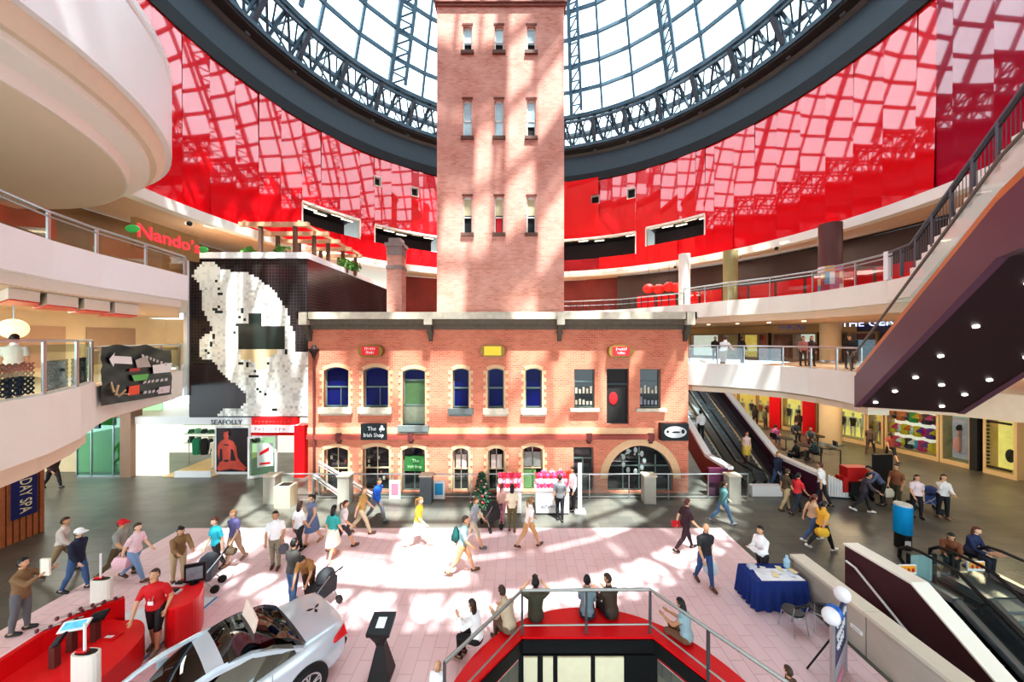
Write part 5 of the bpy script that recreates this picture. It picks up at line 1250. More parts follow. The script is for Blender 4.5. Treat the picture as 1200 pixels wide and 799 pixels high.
# ------------------------------------------------------------------ rear escalators (pair) on the right of the brick building
ES = .62
def ez(y): return max(0,(y-17.0))*ES
YT = 24.0
t = thing('escalator_bank', 'pair of escalators with white cappings rising right of the brick building', 'escalator', (11.3,15.6,0))
def side(x, y0, th, mat, nm, cap=.14):
    m = MB(); ys = [y0,17.0,YT]; vs = []
    for y in ys:
        top = 1.18+ez(y); vs += [(x-th/2,y,0 if y < 18 else max(0,ez(y)-.5)),(x+th/2,y,0 if y < 18 else max(0,ez(y)-.5)),(x+th/2,y,top),(x-th/2,y,top)]
    m.add(vs, [(4*i+a,4*i+b,4*i+4+b,4*i+4+a) for i in range(2) for a, b in ((0,1),(1,2),(2,3),(3,0))]+[(0,1,2,3),(8,9,10,11)]); m.build('side_panel', mat, t)
    m = MB(); vs = []
    for y in ys:
        top = 1.18+ez(y); vs += [(x-th/2-.07,y-.02,top),(x+th/2+.07,y-.02,top),(x+th/2+.07,y-.02,top+cap),(x-th/2-.07,y-.02,top+cap)]
    m.add(vs, [(4*i+a,4*i+b,4*i+4+b,4*i+4+a) for i in range(2) for a, b in ((0,1),(1,2),(2,3),(3,0))]+[(0,1,2,3),(8,9,10,11)]); m.build('white_capping', WHITE, t)
side(9.55,15.3,.2,M('brown_red_cladding',(150,62,56),.5),'l'); side(13.0,14.6,.2,M('plum_cladding',(80,32,58),.45),'r')
for i, x in enumerate((10.3,12.05)):
    m = MB(); n = 34
    for k in range(n):
        y = 16.6+k*.22; z0 = max(0,(k-2))*.22*ES; m.box(x-.5,x+.5,y,y+.24,z0-.3 if k > 2 else .005,z0+.13)
    m.build('steps', M('escalator_step',(150,154,156),.4,.4), t)
    for s in (-.62,.62):
        m = MB(); m.add([(x+s,y,ez(y)+z+.12) for y in (15.7,17,YT) for z in (0,.75)], [(0,1,3,2),(2,3,5,4)]); m.build('glass_balustrade', GLASS, t)
        m = MB(); m.tube([(x+s,15.75,.35),(x+s,15.55,.6),(x+s,15.75,.93),(x+s,17,.95),(x+s,YT,.95+ez(YT))],.055,8); m.build('handrail', BLACK, t)
        m = MB(); m.bar((x+s*1.06,15.8,.1),(x+s*1.06,17,.12),.1,.14); m.bar((x+s*1.06,17,.12),(x+s*1.06,YT,.14+ez(YT)),.1,.14); m.build('skirt', STEEL, t)
m = MB(); m.add([(11.17+s*.3,y,ez(y)+.35) for y in (15.8,17,YT) for s in (-1,1)], [(0,1,3,2),(2,3,5,4)]); m.build('centre_deck', STEEL, t)
m = MB(); m.box(10.55,11.9,15.25,15.55,.0,.45); m.build('landing_plinth', WHITE, t)
m = MB(); m.box(8.6,9.45,15.25,15.4,.05,1.25); tag(m.build('end_panel', M('plum_cladding',(80,32,58),.45)), 'plum end panel between the glass balustrade and the rear escalators', 'panel')
# ------------------------------------------------------------------ front balustrade with stone piers
pth = [Vector((P(320,583,15.05).x,15.05,0)), Vector((P(876,583,15.05).x,15.05,0))]
rail('long glass balustrade with steel rail in front of the brick building', pth, 0, 1.08, 1.75, True, .035, mid=(.08,))
for i, (px, lab) in enumerate(((319,'at the left end of the balustrade by the beige bin'),(405,'beside the sloping stair rails'),(500,'in front of the green shop doorway'),(591,'behind the left merchandise stall'),(760,'in front of the big round arch'),(858,'at the right end of the balustrade near the escalators'))):
    p = G(px,588); t = thing('stone_pier', 'pale square balustrade pier %s' % lab, 'pillar', p, 0, 'balustrade piers')
    m = MB(); m.box(p.x-.25,p.x+.25,p.y-.2,p.y+.2,0,1.15); m.build('shaft', M('pier_stone',(176,172,160),.5,noise=.08) if i != 2 and i != 3 else M('pier_slate',(92,100,106),.5), t); m = MB(); m.box(p.x-.28,p.x+.28,p.y-.23,p.y+.23,1.15,1.21); m.build('cap', STONE, t)
p = G(335,592); t = thing('litter_bin', 'beige square litter bin with dark opening beside the leftmost pier', 'bin', p); m = MB(); m.box(p.x-.33,p.x+.33,p.y-.25,p.y+.25,0,.88); m.build('body', M('bin_beige',(206,186,158),.5), t); m = MB(); m.box(p.x-.22,p.x+.22,p.y-.16,p.y+.16,.88,.9); m.build('opening', BLACK, t)
for i, (a, b) in enumerate((((374,541,15.3),(436,578,14.75)),((368,556,15.25),(402,583,14.9)))):
    A, B = P(*a), P(*b); B.z = max(B.z,.2); t = thing('stair_handrail', '%s sloping pale handrail by the second pier' % ['upper longer','lower shorter'][i], 'handrail', (B.x,B.y,0), 0, 'sloping handrails')
    m = MB(); m.tube([A,B],.05,8); m.tube([A-Vector((0,0,.14)),B-Vector((0,0,.14))],.035,8); m.build('rail', M('pale_pink_rail',(236,220,214),.4), t)
    m = MB(); m.bar((A.x,A.y,0),A,.05); m.bar((B.x,B.y,0),B,.05); m.build('post', STEEL, t)
for i, (px, c, lab, sx2) in enumerate(((514.5,(60,160,210),'blue and white information poster',.22),(463,(220,120,140),'pink shop poster',.2))):
    p = P(px,571,15.0); m = MB(); m.box(p.x-sx2*1.2,p.x+sx2*1.2,14.96,15.0,.015,.82); m.cur = 1; m.box(p.x-sx2*.8,p.x+sx2*.8,14.95,14.96,.2,.7); tag(m.build('glass_poster', [M('poster_white',(230,232,230),.5), Cm(c)]), lab+' on the glass balustrade', 'poster')
# ------------------------------------------------------------------ concrete parapet, plum wall, descending escalators
CONC = M('pale_concrete',(186,178,166),.75,noise=.12,scale=3)
m = MB(); m.box(7.72,8.0,7.55,9.5,-.3,.92); m.box(7.72,8.0,-2,7.52,-.3,.92); m.cur = 1; m.box(7.66,8.06,7.54,9.56,.92,1.0); m.box(7.66,8.06,-2,7.53,.92,1.0); struct(m.build('wall_parapet', [CONC, M('parapet_cap',(214,206,190),.6,noise=.06)]))
m = MB(); m.box(8.07,9.3,9.0,10.1,.002,.02); struct(m.build('floor', PINK))
st = thing('stairs_down', 'stair flight going down between the concrete parapet and the plum wall', 'stairs', (8.6,9,-.3))
m = MB()
for k in range(16): m.box(8.07,9.3,9.0-.3*(k+1),9.0-.3*k,-3.6,-.17*(k+1)+.0)
m.build('steps', CONC, st)
PL = [(9.72,1.16),(8.05,1.22),(6.3,.1),(4.0,-1.4),(1,-3)]
t = thing('plum_wall', 'plum clad wall with broad white capping sloping down to the lower floor', 'wall', (9.45,9.7,0))
m = MB(); vs = []
for y, z in PL: vs += [(9.36,y,-3.59),(9.56,y,-3.59),(9.56,y,z),(9.36,y,z)]
m.add(vs, [(4*i+a,4*i+b,4*i+4+b,4*i+4+a) for i in range(4) for a, b in ((0,1),(1,2),(2,3),(3,0))]+[(0,1,2,3),(16,17,18,19)]); m.build('cladding', PURPD, t)
m = MB(); vs = []
for y, z in PL: vs += [(9.32,y+.02,z),(9.74,y+.02,z),(9.74,y+.02,z+.05),(9.32,y+.02,z+.05)]
m.add(vs, [(4*i+a,4*i+b,4*i+4+b,4*i+4+a) for i in range(4) for a, b in ((0,1),(1,2),(2,3),(3,0))]+[(0,1,2,3),(16,17,18,19)]); m.build('white_capping', CREAM, t)
m = MB(); m.tube([(9.28,9.6,.78),(9.28,9.35,.76),(9.28,7.9,-.05),(9.28,6,-1.1)],.03,8)
m.build('handrail', M('white_rail',(230,230,230),.3), t)
def dz(y): return min(0,(y-8.9)*.62)
for i, (x, lab) in enumerate(((10.75,'left descending escalator beside the plum wall with its looped black handrails'),(13.1,'right descending escalator at the edge of the picture'))):
    t = thing('escalator', lab, 'escalator', (x,9.6,0), 0, 'descending escalators')
    m = MB()
    for k in range(20):
        y = 9.3-k*.24; z = dz(y); m.box(x-.5,x+.5,y-.24,y,z-.4,z-.02)
    m.build('steps', M('escalator_step',(104,108,110),.4,.5), t)
    m = MB(); m.box(x-.75,x+.75,9.25,10.3,.002,.025); m.build('landing_plate', STEEL, t)
    for s in (-.72,.72):
        ys = [9.9,8.9,6.5,3.8]
        m = MB(); m.add([(x+s,y,dz(y)+z) for y in ys for z in (.25,.92)], [(2*k,2*k+1,2*k+3,2*k+2) for k in range(3)]); m.build('glass_balustrade', GLASS, t)
        m = MB(); arc = [(x+s,9.75,.22),(x+s,10.05,.3),(x+s,10.22,.5),(x+s,10.2,.75),(x+s,10.0,.93),(x+s,9.7,.98)]; m.tube(arc+[(x+s,y,dz(y)+.98) for y in ys[1:]], .045, 8); m.build('handrail', BLACK, t)
        m = MB()
        for a, b in zip(ys[:-1],ys[1:]): m.bar((x+s,a,dz(a)+.18),(x+s,b,dz(b)+.18),.16,.16)
        m.build('steel_skirt', STEEL, t)
        m = MB()
        for a, b in zip(ys[:-1],ys[1:]): m.bar((x+s*1.2,a,dz(a)+.02),(x+s*1.2,b,dz(b)+.02),.22,.2)
        m.build('outer_deck', BLACK, t)
for i, (px, py, lab) in enumerate(((1063,667,'orange and white warning sign on the left escalator entrance'),(1143,663,'orange and white warning sign on the glass panel between the escalators'))):
    p = P(px,py,9.6); t = thing('warning_sign', lab, 'sign', (p.x,9.6,0), 0, 'escalator warning signs')
    m = MB(); m.box(p.x-.24,p.x+.24,9.58,9.62,p.z-.13,p.z+.13); m.build('panel', WHITE, t)
    m = MB(); m.box(p.x-.21,p.x+.21,9.565,9.58,p.z-.05,p.z+.11); m.build('orange_print', M('sign_orange',(244,170,40),.5), t)
    for k in range(3):
        m = MB(); m.sph((p.x-.13+.13*k,9.56,p.z-.0),(.04,.01,.06),8,5); m.build('pictogram', M('sign_pict',(190,40,30) if k != 1 else (40,30,40),.5), t)
for k, (x, wd) in enumerate(((10.02,.5),(11.55,.7),(12.2,.5))):
    t = thing('barrier_panel', 'glass barrier with dark posts at the escalator heads, %s' % ['beside the plum wall','between the two escalators','before the right escalator'][k], 'barrier', (x,9.75,0), 0, 'escalator head barriers')
    m = MB(); m.box(x-wd/2,x+wd/2,9.74,9.76,.12,.85); m.build('glass', M('barrier_pane',(150,176,176),.15) if k == 1 else GLASS, t)
    for s in (-1,1): m = MB(); m.box(x+s*wd/2-.03,x+s*wd/2+.03,9.72,9.78,0,.9); m.build('post', BLACK, t)
# ------------------------------------------------------------------ stair-void bench and its railing
BC = Vector((1.6,5.3,0)); BR = 3.06
def bench_poly(rad, n=40): 
    return [(BC.x+rad*math.sin(R(a)), BC.y+rad*math.cos(R(a))) for a in [-100+200*i/n for i in range(n+1)]]
inner = [(4.5,4.7),(4.5,5.45),(3.02,7.53),(.13,7.53),(-1.27,5.95),(-1.4,4.7)]
t = thing('curved_bench', 'glossy red curved bench wrapping the stair void in the foreground', 'bench', (1.6,7.9,0))
op = [p for p in bench_poly(BR) if p[1] > 4.7]; op = [(-1.42,4.7)]+op+[(4.62,4.7)]
m = MB(); m.prism(op+inner, .40, .45); m.build('seat', REDM, t)
m = MB(); op2 = [(BC.x+(p[0]-BC.x)*.985, BC.y+(p[1]-BC.y)*.985) for p in op]; m.prism(op2+[(p[0],p[1]+.03) for p in inner], .0125, .40); m.build('plinth', M('bench_plinth_red',(150,16,22),.5), t)
m = MB()
for a, b in zip(inner[:-1],inner[1:]): 
    A, B = Vector((a[0],a[1],.25)), Vector((b[0],b[1],.25)); d = (B-A).normalized(); m.bar(A-d*.02,B+d*.02,.06,.29)
struct(m.build('trim_18', BLACK))
rp = [Vector((-1.24,5.9,0)),Vector((.13,7.6,0)),Vector((2.99,7.63,0)),Vector((4.42,5.55,0)),Vector((4.42,4.8,0))]
rail('steel railing with thin posts along the inner edge of the red bench', rp, .44, .98, 1.5, False, .035, mid=(.2,), foot=.3, pmat=M('post_steel',(110,112,116),.35,.6), topmat=M('dark_handrail',(150,146,140),.35,.6), name='stair_railing')
# ------------------------------------------------------------------ red display counter
mat_poly = [(-10.9,5.2),(-8.1,5.2),(-8.05,9.25),(-8.9,9.25),(-10.9,8.3)]
m = MB(); m.prism(mat_poly, .0125, .03); m.cur = 1; m.add([(-8.2,5.2,.031),(-8.12,5.2,.031),(-8.07,9.25,.031),(-8.15,9.25,.031)],[(0,1,2,3)]); tag(m.build('floor_mat', [M('white_mat',(226,230,232),.5), M('mat_blue_edge',(110,140,180),.5)]), 'white floor mat with blue edge under the red counters', 'mat')
def poly_px(pts, z): return [tuple(G(x,y,z)[:2]) for x, y in pts]
def smoothp(pts, it=2):
    for _ in range(it):
        q = []
        for i in range(len(pts)):
            a, b = pts[i], pts[(i+1)%len(pts)]; q += [(a[0]*.75+b[0]*.25,a[1]*.75+b[1]*.25),(a[0]*.25+b[0]*.75,a[1]*.25+b[1]*.75)]
        pts = q
    return pts
t = thing('display_counter', 'small red curved display counter behind the man in the red polo shirt', 'counter', G(212,728))
fp = smoothp(poly_px([(193,700),(203,684),(222,674),(239,671),(239,688),(230,703),(206,713),(192,712)],.95)); m = MB(); m.prism(fp,.031,.9); m.build('body', REDM, t); m = MB(); m.prism([(p[0]*1.0,p[1]) for p in fp],.9,.95); m.build('top', M('counter_top_red',(232,40,44),.25), t)
t = thing('display_counter', 'long red wave-shaped display counter with phone stands at the lower left', 'counter', (-9.6,6.8,0))
fp = smoothp(poly_px([(-30,806),(0,782),(45,752),(95,727),(125,722),(140,728),(165,724),(172,738),(158,757),(135,780),(105,806),(60,850),(-10,900),(-80,870)],.62)); m = MB(); m.prism(fp,.031,.6); m.build('body', REDM, t); m = MB(); m.prism(fp,.6,.62); m.build('top', M('counter_top_red',(232,40,44),.25), t)
bp = [G(x,y,1.0) for x, y in ((-40,800),(0,771),(50,739),(95,716),(120,706),(145,698))]
m = MB(); n = len(bp)
vs = []
for i, p in enumerate(bp):
    nx = Vector((.12,-.08,0)); vs += [(p.x,p.y,.031),(p.x+nx.x,p.y+nx.y,.031),(p.x+nx.x,p.y+nx.y,1.0),(p.x,p.y,1.0)]
m.add(vs, [(4*i+a,4*i+b,4*i+4+b,4*i+4+a) for i in range(n-1) for a, b in ((0,1),(1,2),(2,3),(3,0))]+[(0,1,2,3),(4*n-4,4*n-3,4*n-2,4*n-1)]); m.build('back_panel', REDM, t)
for k, (px, py, lab, w, c) in enumerate(((64,757,'leftmost dark display phone on a brown stalk of the long red counter',.06,(60,50,54)),(84,738,'blue-screened tablet on a stalk in the middle of the long red counter',.25,(110,190,220)),(112,726,'black display phone on the rightmost stalk of the long red counter',.14,(34,36,40)))):
    p = G(px,py+24,.62); t = thing('display_device', lab, 'device', p, 0, 'devices on stalks')
    m = MB(); m.box(p.x-.06,p.x+.06,p.y-.05,p.y+.05,.62,1.02); m.build('stalk', M('stalk_brown',(96,50,46),.5), t)
    m = MB(); m.add([(p.x-w,p.y-.06,1.0),(p.x+w,p.y-.0,1.06),(p.x+w,p.y+.13,1.2),(p.x-w,p.y+.07,1.14),(p.x-w,p.y-.03,.97),(p.x+w,p.y+.03,1.03),(p.x+w,p.y+.16,1.17),(p.x-w,p.y+.1,1.11)],[(0,1,2,3),(4,7,6,5),(0,4,5,1),(1,5,6,2),(2,6,7,3),(3,7,4,0)]); m.build('device_body', BLACK if k != 1 else WHITE, t)
    m = MB(); m.add([(p.x-w*.8,p.y-.035,1.045),(p.x+w*.8,p.y+.015,1.095),(p.x+w*.8,p.y+.105,1.182),(p.x-w*.8,p.y+.058,1.132)],[(0,1,2,3)]); m.build('screen', M('screen_%d'%k,c,.2,emit=.3,noise=.4,scale=10), t)
for k, (px, py) in enumerate(((70,733),(92,719),(118,708))):
    p = G(px,py,1.0); m = MB(); m.tube([(p.x-.3,p.y-.2,1.03),(p.x+.25,p.y+.2,1.03)],.02,6); m.cur = 1
    for j in range(4): m.box(p.x-.25+j*.14,p.x-.21+j*.14,p.y-.2+j*.1,p.y-.16+j*.1,1.0,1.075)
    tag(m.build('phone_rack', [STEEL, M('handset_grey',(120,70,80),.4)]), 'thin rack of small handsets on the long red counter back panel, %s' % ['nearest the left edge','in the middle','near its right end'][k], 'rack', 'handset racks')
p = G(127,747,.62); m = MB(); m.box(p.x-.18,p.x+.2,p.y-.1,p.y+.12,.621,.64); m.cur = 1; m.box(p.x-.06,p.x+.1,p.y-.03,p.y+.03,.64,.644); tag(m.build('leaflet', [REDM, WHITE]), 'red leaflet with white panel lying on the long red counter', 'leaflet')
for k, (px, py) in enumerate(((212,685),(205,694))):
    p = G(px,py,.95); m = MB(); m.box(p.x-.16,p.x+.12,p.y-.07,p.y+.07,.951,.99); m.cur = 1; m.box(p.x-.1,p.x+.06,p.y-.05,p.y+.05,.99,1.03); tag(m.build('display_phone', [M('phone_white',(220,214,214),.4), BLACK]), ['white and black handset near the far end of the small red counter','white and black handset at the near end of the small red counter'][k], 'phone', 'handsets on the small counter')
p = G(228,683,.95); t = thing('counter_screen', 'black framed screen standing on the far corner of the small red counter', 'screen', p); m = MB(); m.bar((p.x-.2,p.y-.05,1.2),(p.x+.2,p.y+.1,1.2),.05,.45); m.build('case', BLACK, t); m = MB(); m.bar((p.x-.14,p.y-.07,1.2),(p.x+.16,p.y+.05,1.2),.03,.3); m.build('screen', M('screen_grey',(120,124,130),.2,emit=.2,noise=.4), t); m = MB(); m.lathe((p.x,p.y,.951),[(.1,0),(.1,.02),(.03,.03),(.03,.1)],10); m.build('foot', BLACK, t)
for k, (px, py, yt, rod, lab) in enumerate(((119,707,678,648,'white display bin with a tall rod, behind the long red counter'),(101,803,764,729,'white display bin with a tall rod, standing on the long red counter'))):
    z0 = .0125 if k == 0 else .6205; p = G(px,py,0) if k == 0 else G(101,803,.62); hh = H-(yt-CY)*p.y/F; t = thing('display_bin', lab, 'bin', (p.x,p.y,z0), 0, 'white display bins'); a = .27 if k == 0 else .24
    fp = smoothp([(p.x-a,p.y-.1),(p.x+a*.9,p.y-.1),(p.x+a,p.y+.1),(p.x-a*.9,p.y+.1)],2); m = MB(); m.prism(fp,z0,hh); m.build('body', CREAM, t); m = MB(); m.prism([(p.x+(q[0]-p.x)*.8,p.y+(q[1]-p.y)*.7) for q in fp],hh,hh+.01); m.build('opening', BLACK, t)
    m = MB(); m.box(p.x-.15,p.x+.02,p.y-.04,p.y+.04,hh+.01,hh+.05); m.build('red_insert', REDM, t)
    m = MB(); m.tube([(p.x,p.y-.02,hh+.01),(p.x,p.y-.02,H-(rod-CY)*p.y/F)],.022,6); m.build('rod', WHITE, t)
# ------------------------------------------------------------------ silver car
car = thing('car', 'silver coupe with dark glass roof and red seats parked at the bottom left', 'car', (-4.22,7.78,.012), math.atan2(-.8,-.6))
SILV = M('silver_paint',(208,217,226),.25,.25,noise=.03,coat=.8); SILVD = M('car_shadow_line',(120,126,132),.4,.5)
ST = [(0,.62,.40,.66,.93),(.06,.76,.32,.68,1.0),(.3,.84,.26,.72,1.05),(.75,.88,.24,.74,1.06),(1.15,.89,.24,.74,1.03),(2.6,.9,.24,.72,1.0),(3.15,.88,.24,.70,.97),(3.8,.86,.24,.66,.86),(4.2,.76,.28,.60,.72),(4.38,.5,.35,.55,.62)]
m = MB(); rings = []
for s, w, zl, zb, zd in ST:
    pr = [(w*.93,zl),(w,zl+.12),(w*1.0,zb),(w*.955,zb+(zd-zb)*.62),(w*.86,zd-.015),(w*.5,zd+.02),(0,zd+.03)]
    rings.append([Vector((s,y,z)) for y, z in pr]+[Vector((s,-y,z)) for y, z in pr[-2::-1]])
m.loft(rings); body = m.build('body', SILV, car, True, rel=False)
try:
    sm_ = body.modifiers.new('round','BEVEL'); sm_.width = .03; sm_.segments = 2; sm_.limit_method = 'ANGLE'; sm_.angle_limit = R(35)
except Exception: pass
CG = glassmat('car_glass',(56,62,62),.86); AP = SILV
zr = 1.42
GS = lambda a: .82+(a-1.0)*.80
def gp(s, y, z): return Vector((s,y,z))
RG = [(1.0,.78,1.07),(1.62,.60,zr)]; RF = [(1.62,.60,zr),(2.5,.60,zr+.02)]; HD = [(2.5,.60,zr+.02),(2.78,.62,zr-.03)]; WS = [(2.78,.62,zr-.03),(3.42,.76,.99)]
def patch(seg, k=1.0, dz=0, crown=.05):
    (s0,y0,z0),(s1,y1,z1) = seg; vs = []; NU = 6; NW = 8
    for i in range(NU+1):
        t_ = i/NU
        for j in range(NW+1):
            v = -1+2*j/NW; vs.append(gp(GS(s0+(s1-s0)*t_), (y0+(y1-y0)*t_)*v*k, z0+(z1-z0)*t_+crown*(1-v*v)+dz+.05*math.sin(PI*t_)*(abs(s1-s0) > .4)))
    return vs, [(i*(NW+1)+j,i*(NW+1)+j+1,(i+1)*(NW+1)+j+1,(i+1)*(NW+1)+j) for i in range(NU) for j in range(NW)]
for nm, seg, mat in (('rear_window',RG,CG),('roof_glass',RF,CG),('roof_header',HD,SILV),('windscreen',WS,CG)):
    m = MB(); m.add(*patch(seg)); m.build(nm, mat, car, True, rel=False)
for s in (-1,1):
    m = MB(); line = [(.88,.80,1.05),(1.3,.72,1.27),(1.65,.635,1.405),(2.15,.62,1.46),(2.6,.635,1.43),(2.9,.68,1.33),(3.5,.82,.98)]
    rg = []
    for (a, y, z) in line: rg.append([gp(a,s*(y+.035),z-.07),gp(a,s*(y+.02),z-.005),gp(a,s*(y-.06),z+.015),gp(a,s*(y-.07),z-.04)])
    m.loft(rg); m.build('roof_rail', SILV, car, True, rel=False)
    m = MB(); top = [gp(GS(a),s*(y+.02),z-.06) for a, y, z in line[1:-1]]; bot = [gp(1.02,s*.83,1.04),gp(1.38,s*.845,1.04),gp(1.74,s*.85,1.02),gp(2.1,s*.85,1.01),gp(2.6,s*.84,1.0)]
    m.add(top+bot, [(i,i+1,len(top)+i+1,len(top)+i) for i in range(len(top)-1)]); m.build('side_window', CG, car, rel=False)
    m = MB(); m.box(2.5,2.66,s*.9-.1*(s < 0),s*.9+.1*(s > 0),1.0,1.12); m.build('wing_mirror', SILV, car, rel=False)
    m = MB(); m.add([gp(.03,s*.60,.90),gp(-.015,s*.60,.74),gp(.045,s*.77,.72),gp(.34,s*.865,.78),gp(.3,s*.85,.87),gp(.1,s*.775,.92)], [(0,1,2,5),(5,2,3,4)]); o = m.build('tail_light', M('tail_light_red',(200,24,30),.15,emit=.15), car, rel=False); sd_ = o.modifiers.new('thick','SOLIDIFY'); sd_.thickness = .05; sd_.offset = 0
    m = MB(); m.bar(gp(1.5,s*.895,.72),gp(3.2,s*.895,.70),.012,.02); m.bar(gp(1.42,s*.893,.35),gp(1.42,s*.893,.98),.008,.012); m.build('door_seam', SILVD, car, rel=False)
    m = MB(); m.box(1.62,1.8,s*.9-.012,s*.9+.012,.86,.89); m.build('door_handle', SILV, car, rel=False)
    for sx, nm in ((.85,'r'),(3.45,'f')):
        wz = .325; m = MB(); n = 28
        def disc(r0, y, mi, r1=None):
            pass
        lp = [(sx+.385*math.cos(2*PI*i/n), max(.02,wz+.385*math.sin(2*PI*i/n))) for i in range(n)]
        m.add([(x,s*(.905),z) for x, z in lp]+[(x,s*.6,z) for x, z in lp], [tuple(range(n))]+[(i,(i+1)%n,n+(i+1)%n,n+i) for i in range(n)]); m.build('wheel_arch', BLACK, car, rel=False)
        m = MB(); prof = [(.20,.70),(.27,.70),(.318,.73),(.325,.80),(.318,.915),(.28,.935),(.225,.925)]
        vs = [(sx+r_*math.cos(2*PI*i/n), s*y, wz+r_*math.sin(2*PI*i/n)) for r_, y in prof for i in range(n)]
        m.add(vs, [(k*n+i,k*n+(i+1)%n,(k+1)*n+(i+1)%n,(k+1)*n+i) for k in range(len(prof)-1) for i in range(n)]); w_o = m.build('tyre', M('tyre_rubber',(26,26,28),.7), car, True, rel=False)
        m = MB()
        for k in range(5):
            a = 2*PI*k/5+.3
            for da in (-.16,.16):
                m.bar((sx+.05*math.cos(a),s*.925,wz+.05*math.sin(a)),(sx+.225*math.cos(a+da),s*.93,wz+.225*math.sin(a+da)),.03,.03)
        for i in range(n):
            a, b = 2*PI*i/n, 2*PI*(i+1)/n; m.bar((sx+.225*math.cos(a),s*.925,wz+.225*math.sin(a)),(sx+.225*math.cos(b),s*.925,wz+.225*math.sin(b)),.03,.03)
        m.sph((sx,s*.925,wz),(.055,.02,.055),10,6); m.build('alloy_rim', M('alloy',(206,208,210),.25,.8), w_o, rel=False)
SEAT = M('red_leather',(140,16,26),.5)
for sx, sy in ((2.02,.33),(2.02,-.33),(1.32,.33),(1.32,-.33)):
    m = MB(); m.loft([[gp(sx+dx-.02+.1*math.cos(2*PI*j/12)*k, sy+.24*math.sin(2*PI*j/12)*k, z) for j in range(12)] for dx, k, z in ((0,1,.9),(-.04,1,1.1),(-.08,.95,1.22),(-.1,.5,1.26),(-.1,.5,1.34),(-.1,.3,1.37))] if sx > 2.01 else [[gp(sx+.12*math.cos(2*PI*j/12)*k, sy+.26*math.sin(2*PI*j/12)*k, z) for j in range(12)] for k, z in ((1,.9),(1,1.1),(.9,1.17))]); m.build('seat', SEAT, car, True, rel=False)
m = MB(); m.box(.95,2.6,-.72,.72,1.0,1.06); m.build('cabin_floor', M('cabin_dark',(34,24,24),.7), car, rel=False)
m = MB()
for a in (90,210,330):
    d = Vector((math.cos(R(a)),math.sin(R(a)),0)); q = Vector((.36,0,1.082)); n_ = Vector((-d.y,d.x,0)); m.add([q+d*.015, q+d*.09+n_*.03, q+d*.15, q+d*.09-n_*.03]+[v+Vector((0,0,.012)) for v in (q+d*.015, q+d*.09+n_*.03, q+d*.15, q+d*.09-n_*.03)], [(0,1,2,3),(4,5,6,7),(0,1,5,4),(1,2,6,5),(2,3,7,6),(3,0,4,7)])
m.build('badge', BLACK, car, rel=False)
m = MB(); m.box(-.03,.02,-.26,.26,.62,.74); m.build('number_plate', WHITE, car, rel=False)
m = MB(); m.add([gp(.02,-.7,.45),gp(.02,.7,.45),gp(-.015,.7,.55),gp(-.015,-.7,.55)],[(0,1,2,3)]); m.build('bumper_trim', BLACK, car, rel=False)
# pink card propped on the car roof
t = thing('card_sign', 'pale pink card sign propped open on the glass roof of the silver car', 'sign', (0,0,0))
ca, sa = -.6, -.8
def cl(s, y, z): return Vector((-4.22+ca*s-sa*y, 7.78+sa*s+ca*y, z+.012))
t.location = cl(1.5,0,1.5)
m = MB(); m.add([cl(1.5,-.45,1.47),cl(1.52,.3,1.47),cl(1.46,.3,1.72),cl(1.42,-.45,1.76),cl(1.525,-.45,1.47),cl(1.545,.3,1.47),cl(1.485,.3,1.72),cl(1.445,-.45,1.76)],[(0,1,2,3),(4,7,6,5),(0,4,5,1),(1,5,6,2),(2,6,7,3),(3,7,4,0)]); m.build('card', M('pale_pink_card',(240,214,200),.5), t)
m = MB(); m.add([cl(1.475,-.3,1.58),cl(1.49,.2,1.56),cl(1.465,.2,1.64),cl(1.45,-.3,1.67)],[(0,1,2,3)]); 
m2 = MB(); nn = cl(1,0,0)-cl(0,0,0); m2.add([(Vector(v)-nn*.02)[:] for v in m.v], m.f); m2.build('red_print', M('print_soft_red',(226,130,120),.5), t)
# ------------------------------------------------------------------ pedestal
p = G(447,793); t = thing('info_pedestal', 'black flared pedestal with sloping top standing behind the silver car', 'pedestal', (p.x,p.y,.012))
def sq(w, d, z, tx_=0, c=p): return [Vector((c.x-w/2,c.y-d/2,z)),Vector((c.x+w/2,c.y-d/2,z)),Vector((c.x+w/2,c.y+d/2,z+tx_)),Vector((c.x-w/2,c.y+d/2,z+tx_))]
m = MB(); m.loft([sq(.44,.4,.012),sq(.44,.4,.06),sq(.2,.18,.62),sq(.16,.15,.7),sq(.2,.18,.78),sq(.4,.34,.98)]); m.build('column', BLACK, t)
m = MB(); m.loft([sq(.46,.40,.98,.12),sq(.48,.42,1.05,.14)]); m.build('sloping_top', BLACK, t)
m = MB(); m.add([Vector((p.x-.09,p.y-.1,1.095)),Vector((p.x+.09,p.y-.1,1.095)),Vector((p.x+.09,p.y+.1,1.165)),Vector((p.x-.09,p.y+.1,1.165))],[(0,1,2,3)]); m.build('white_card', WHITE, t)
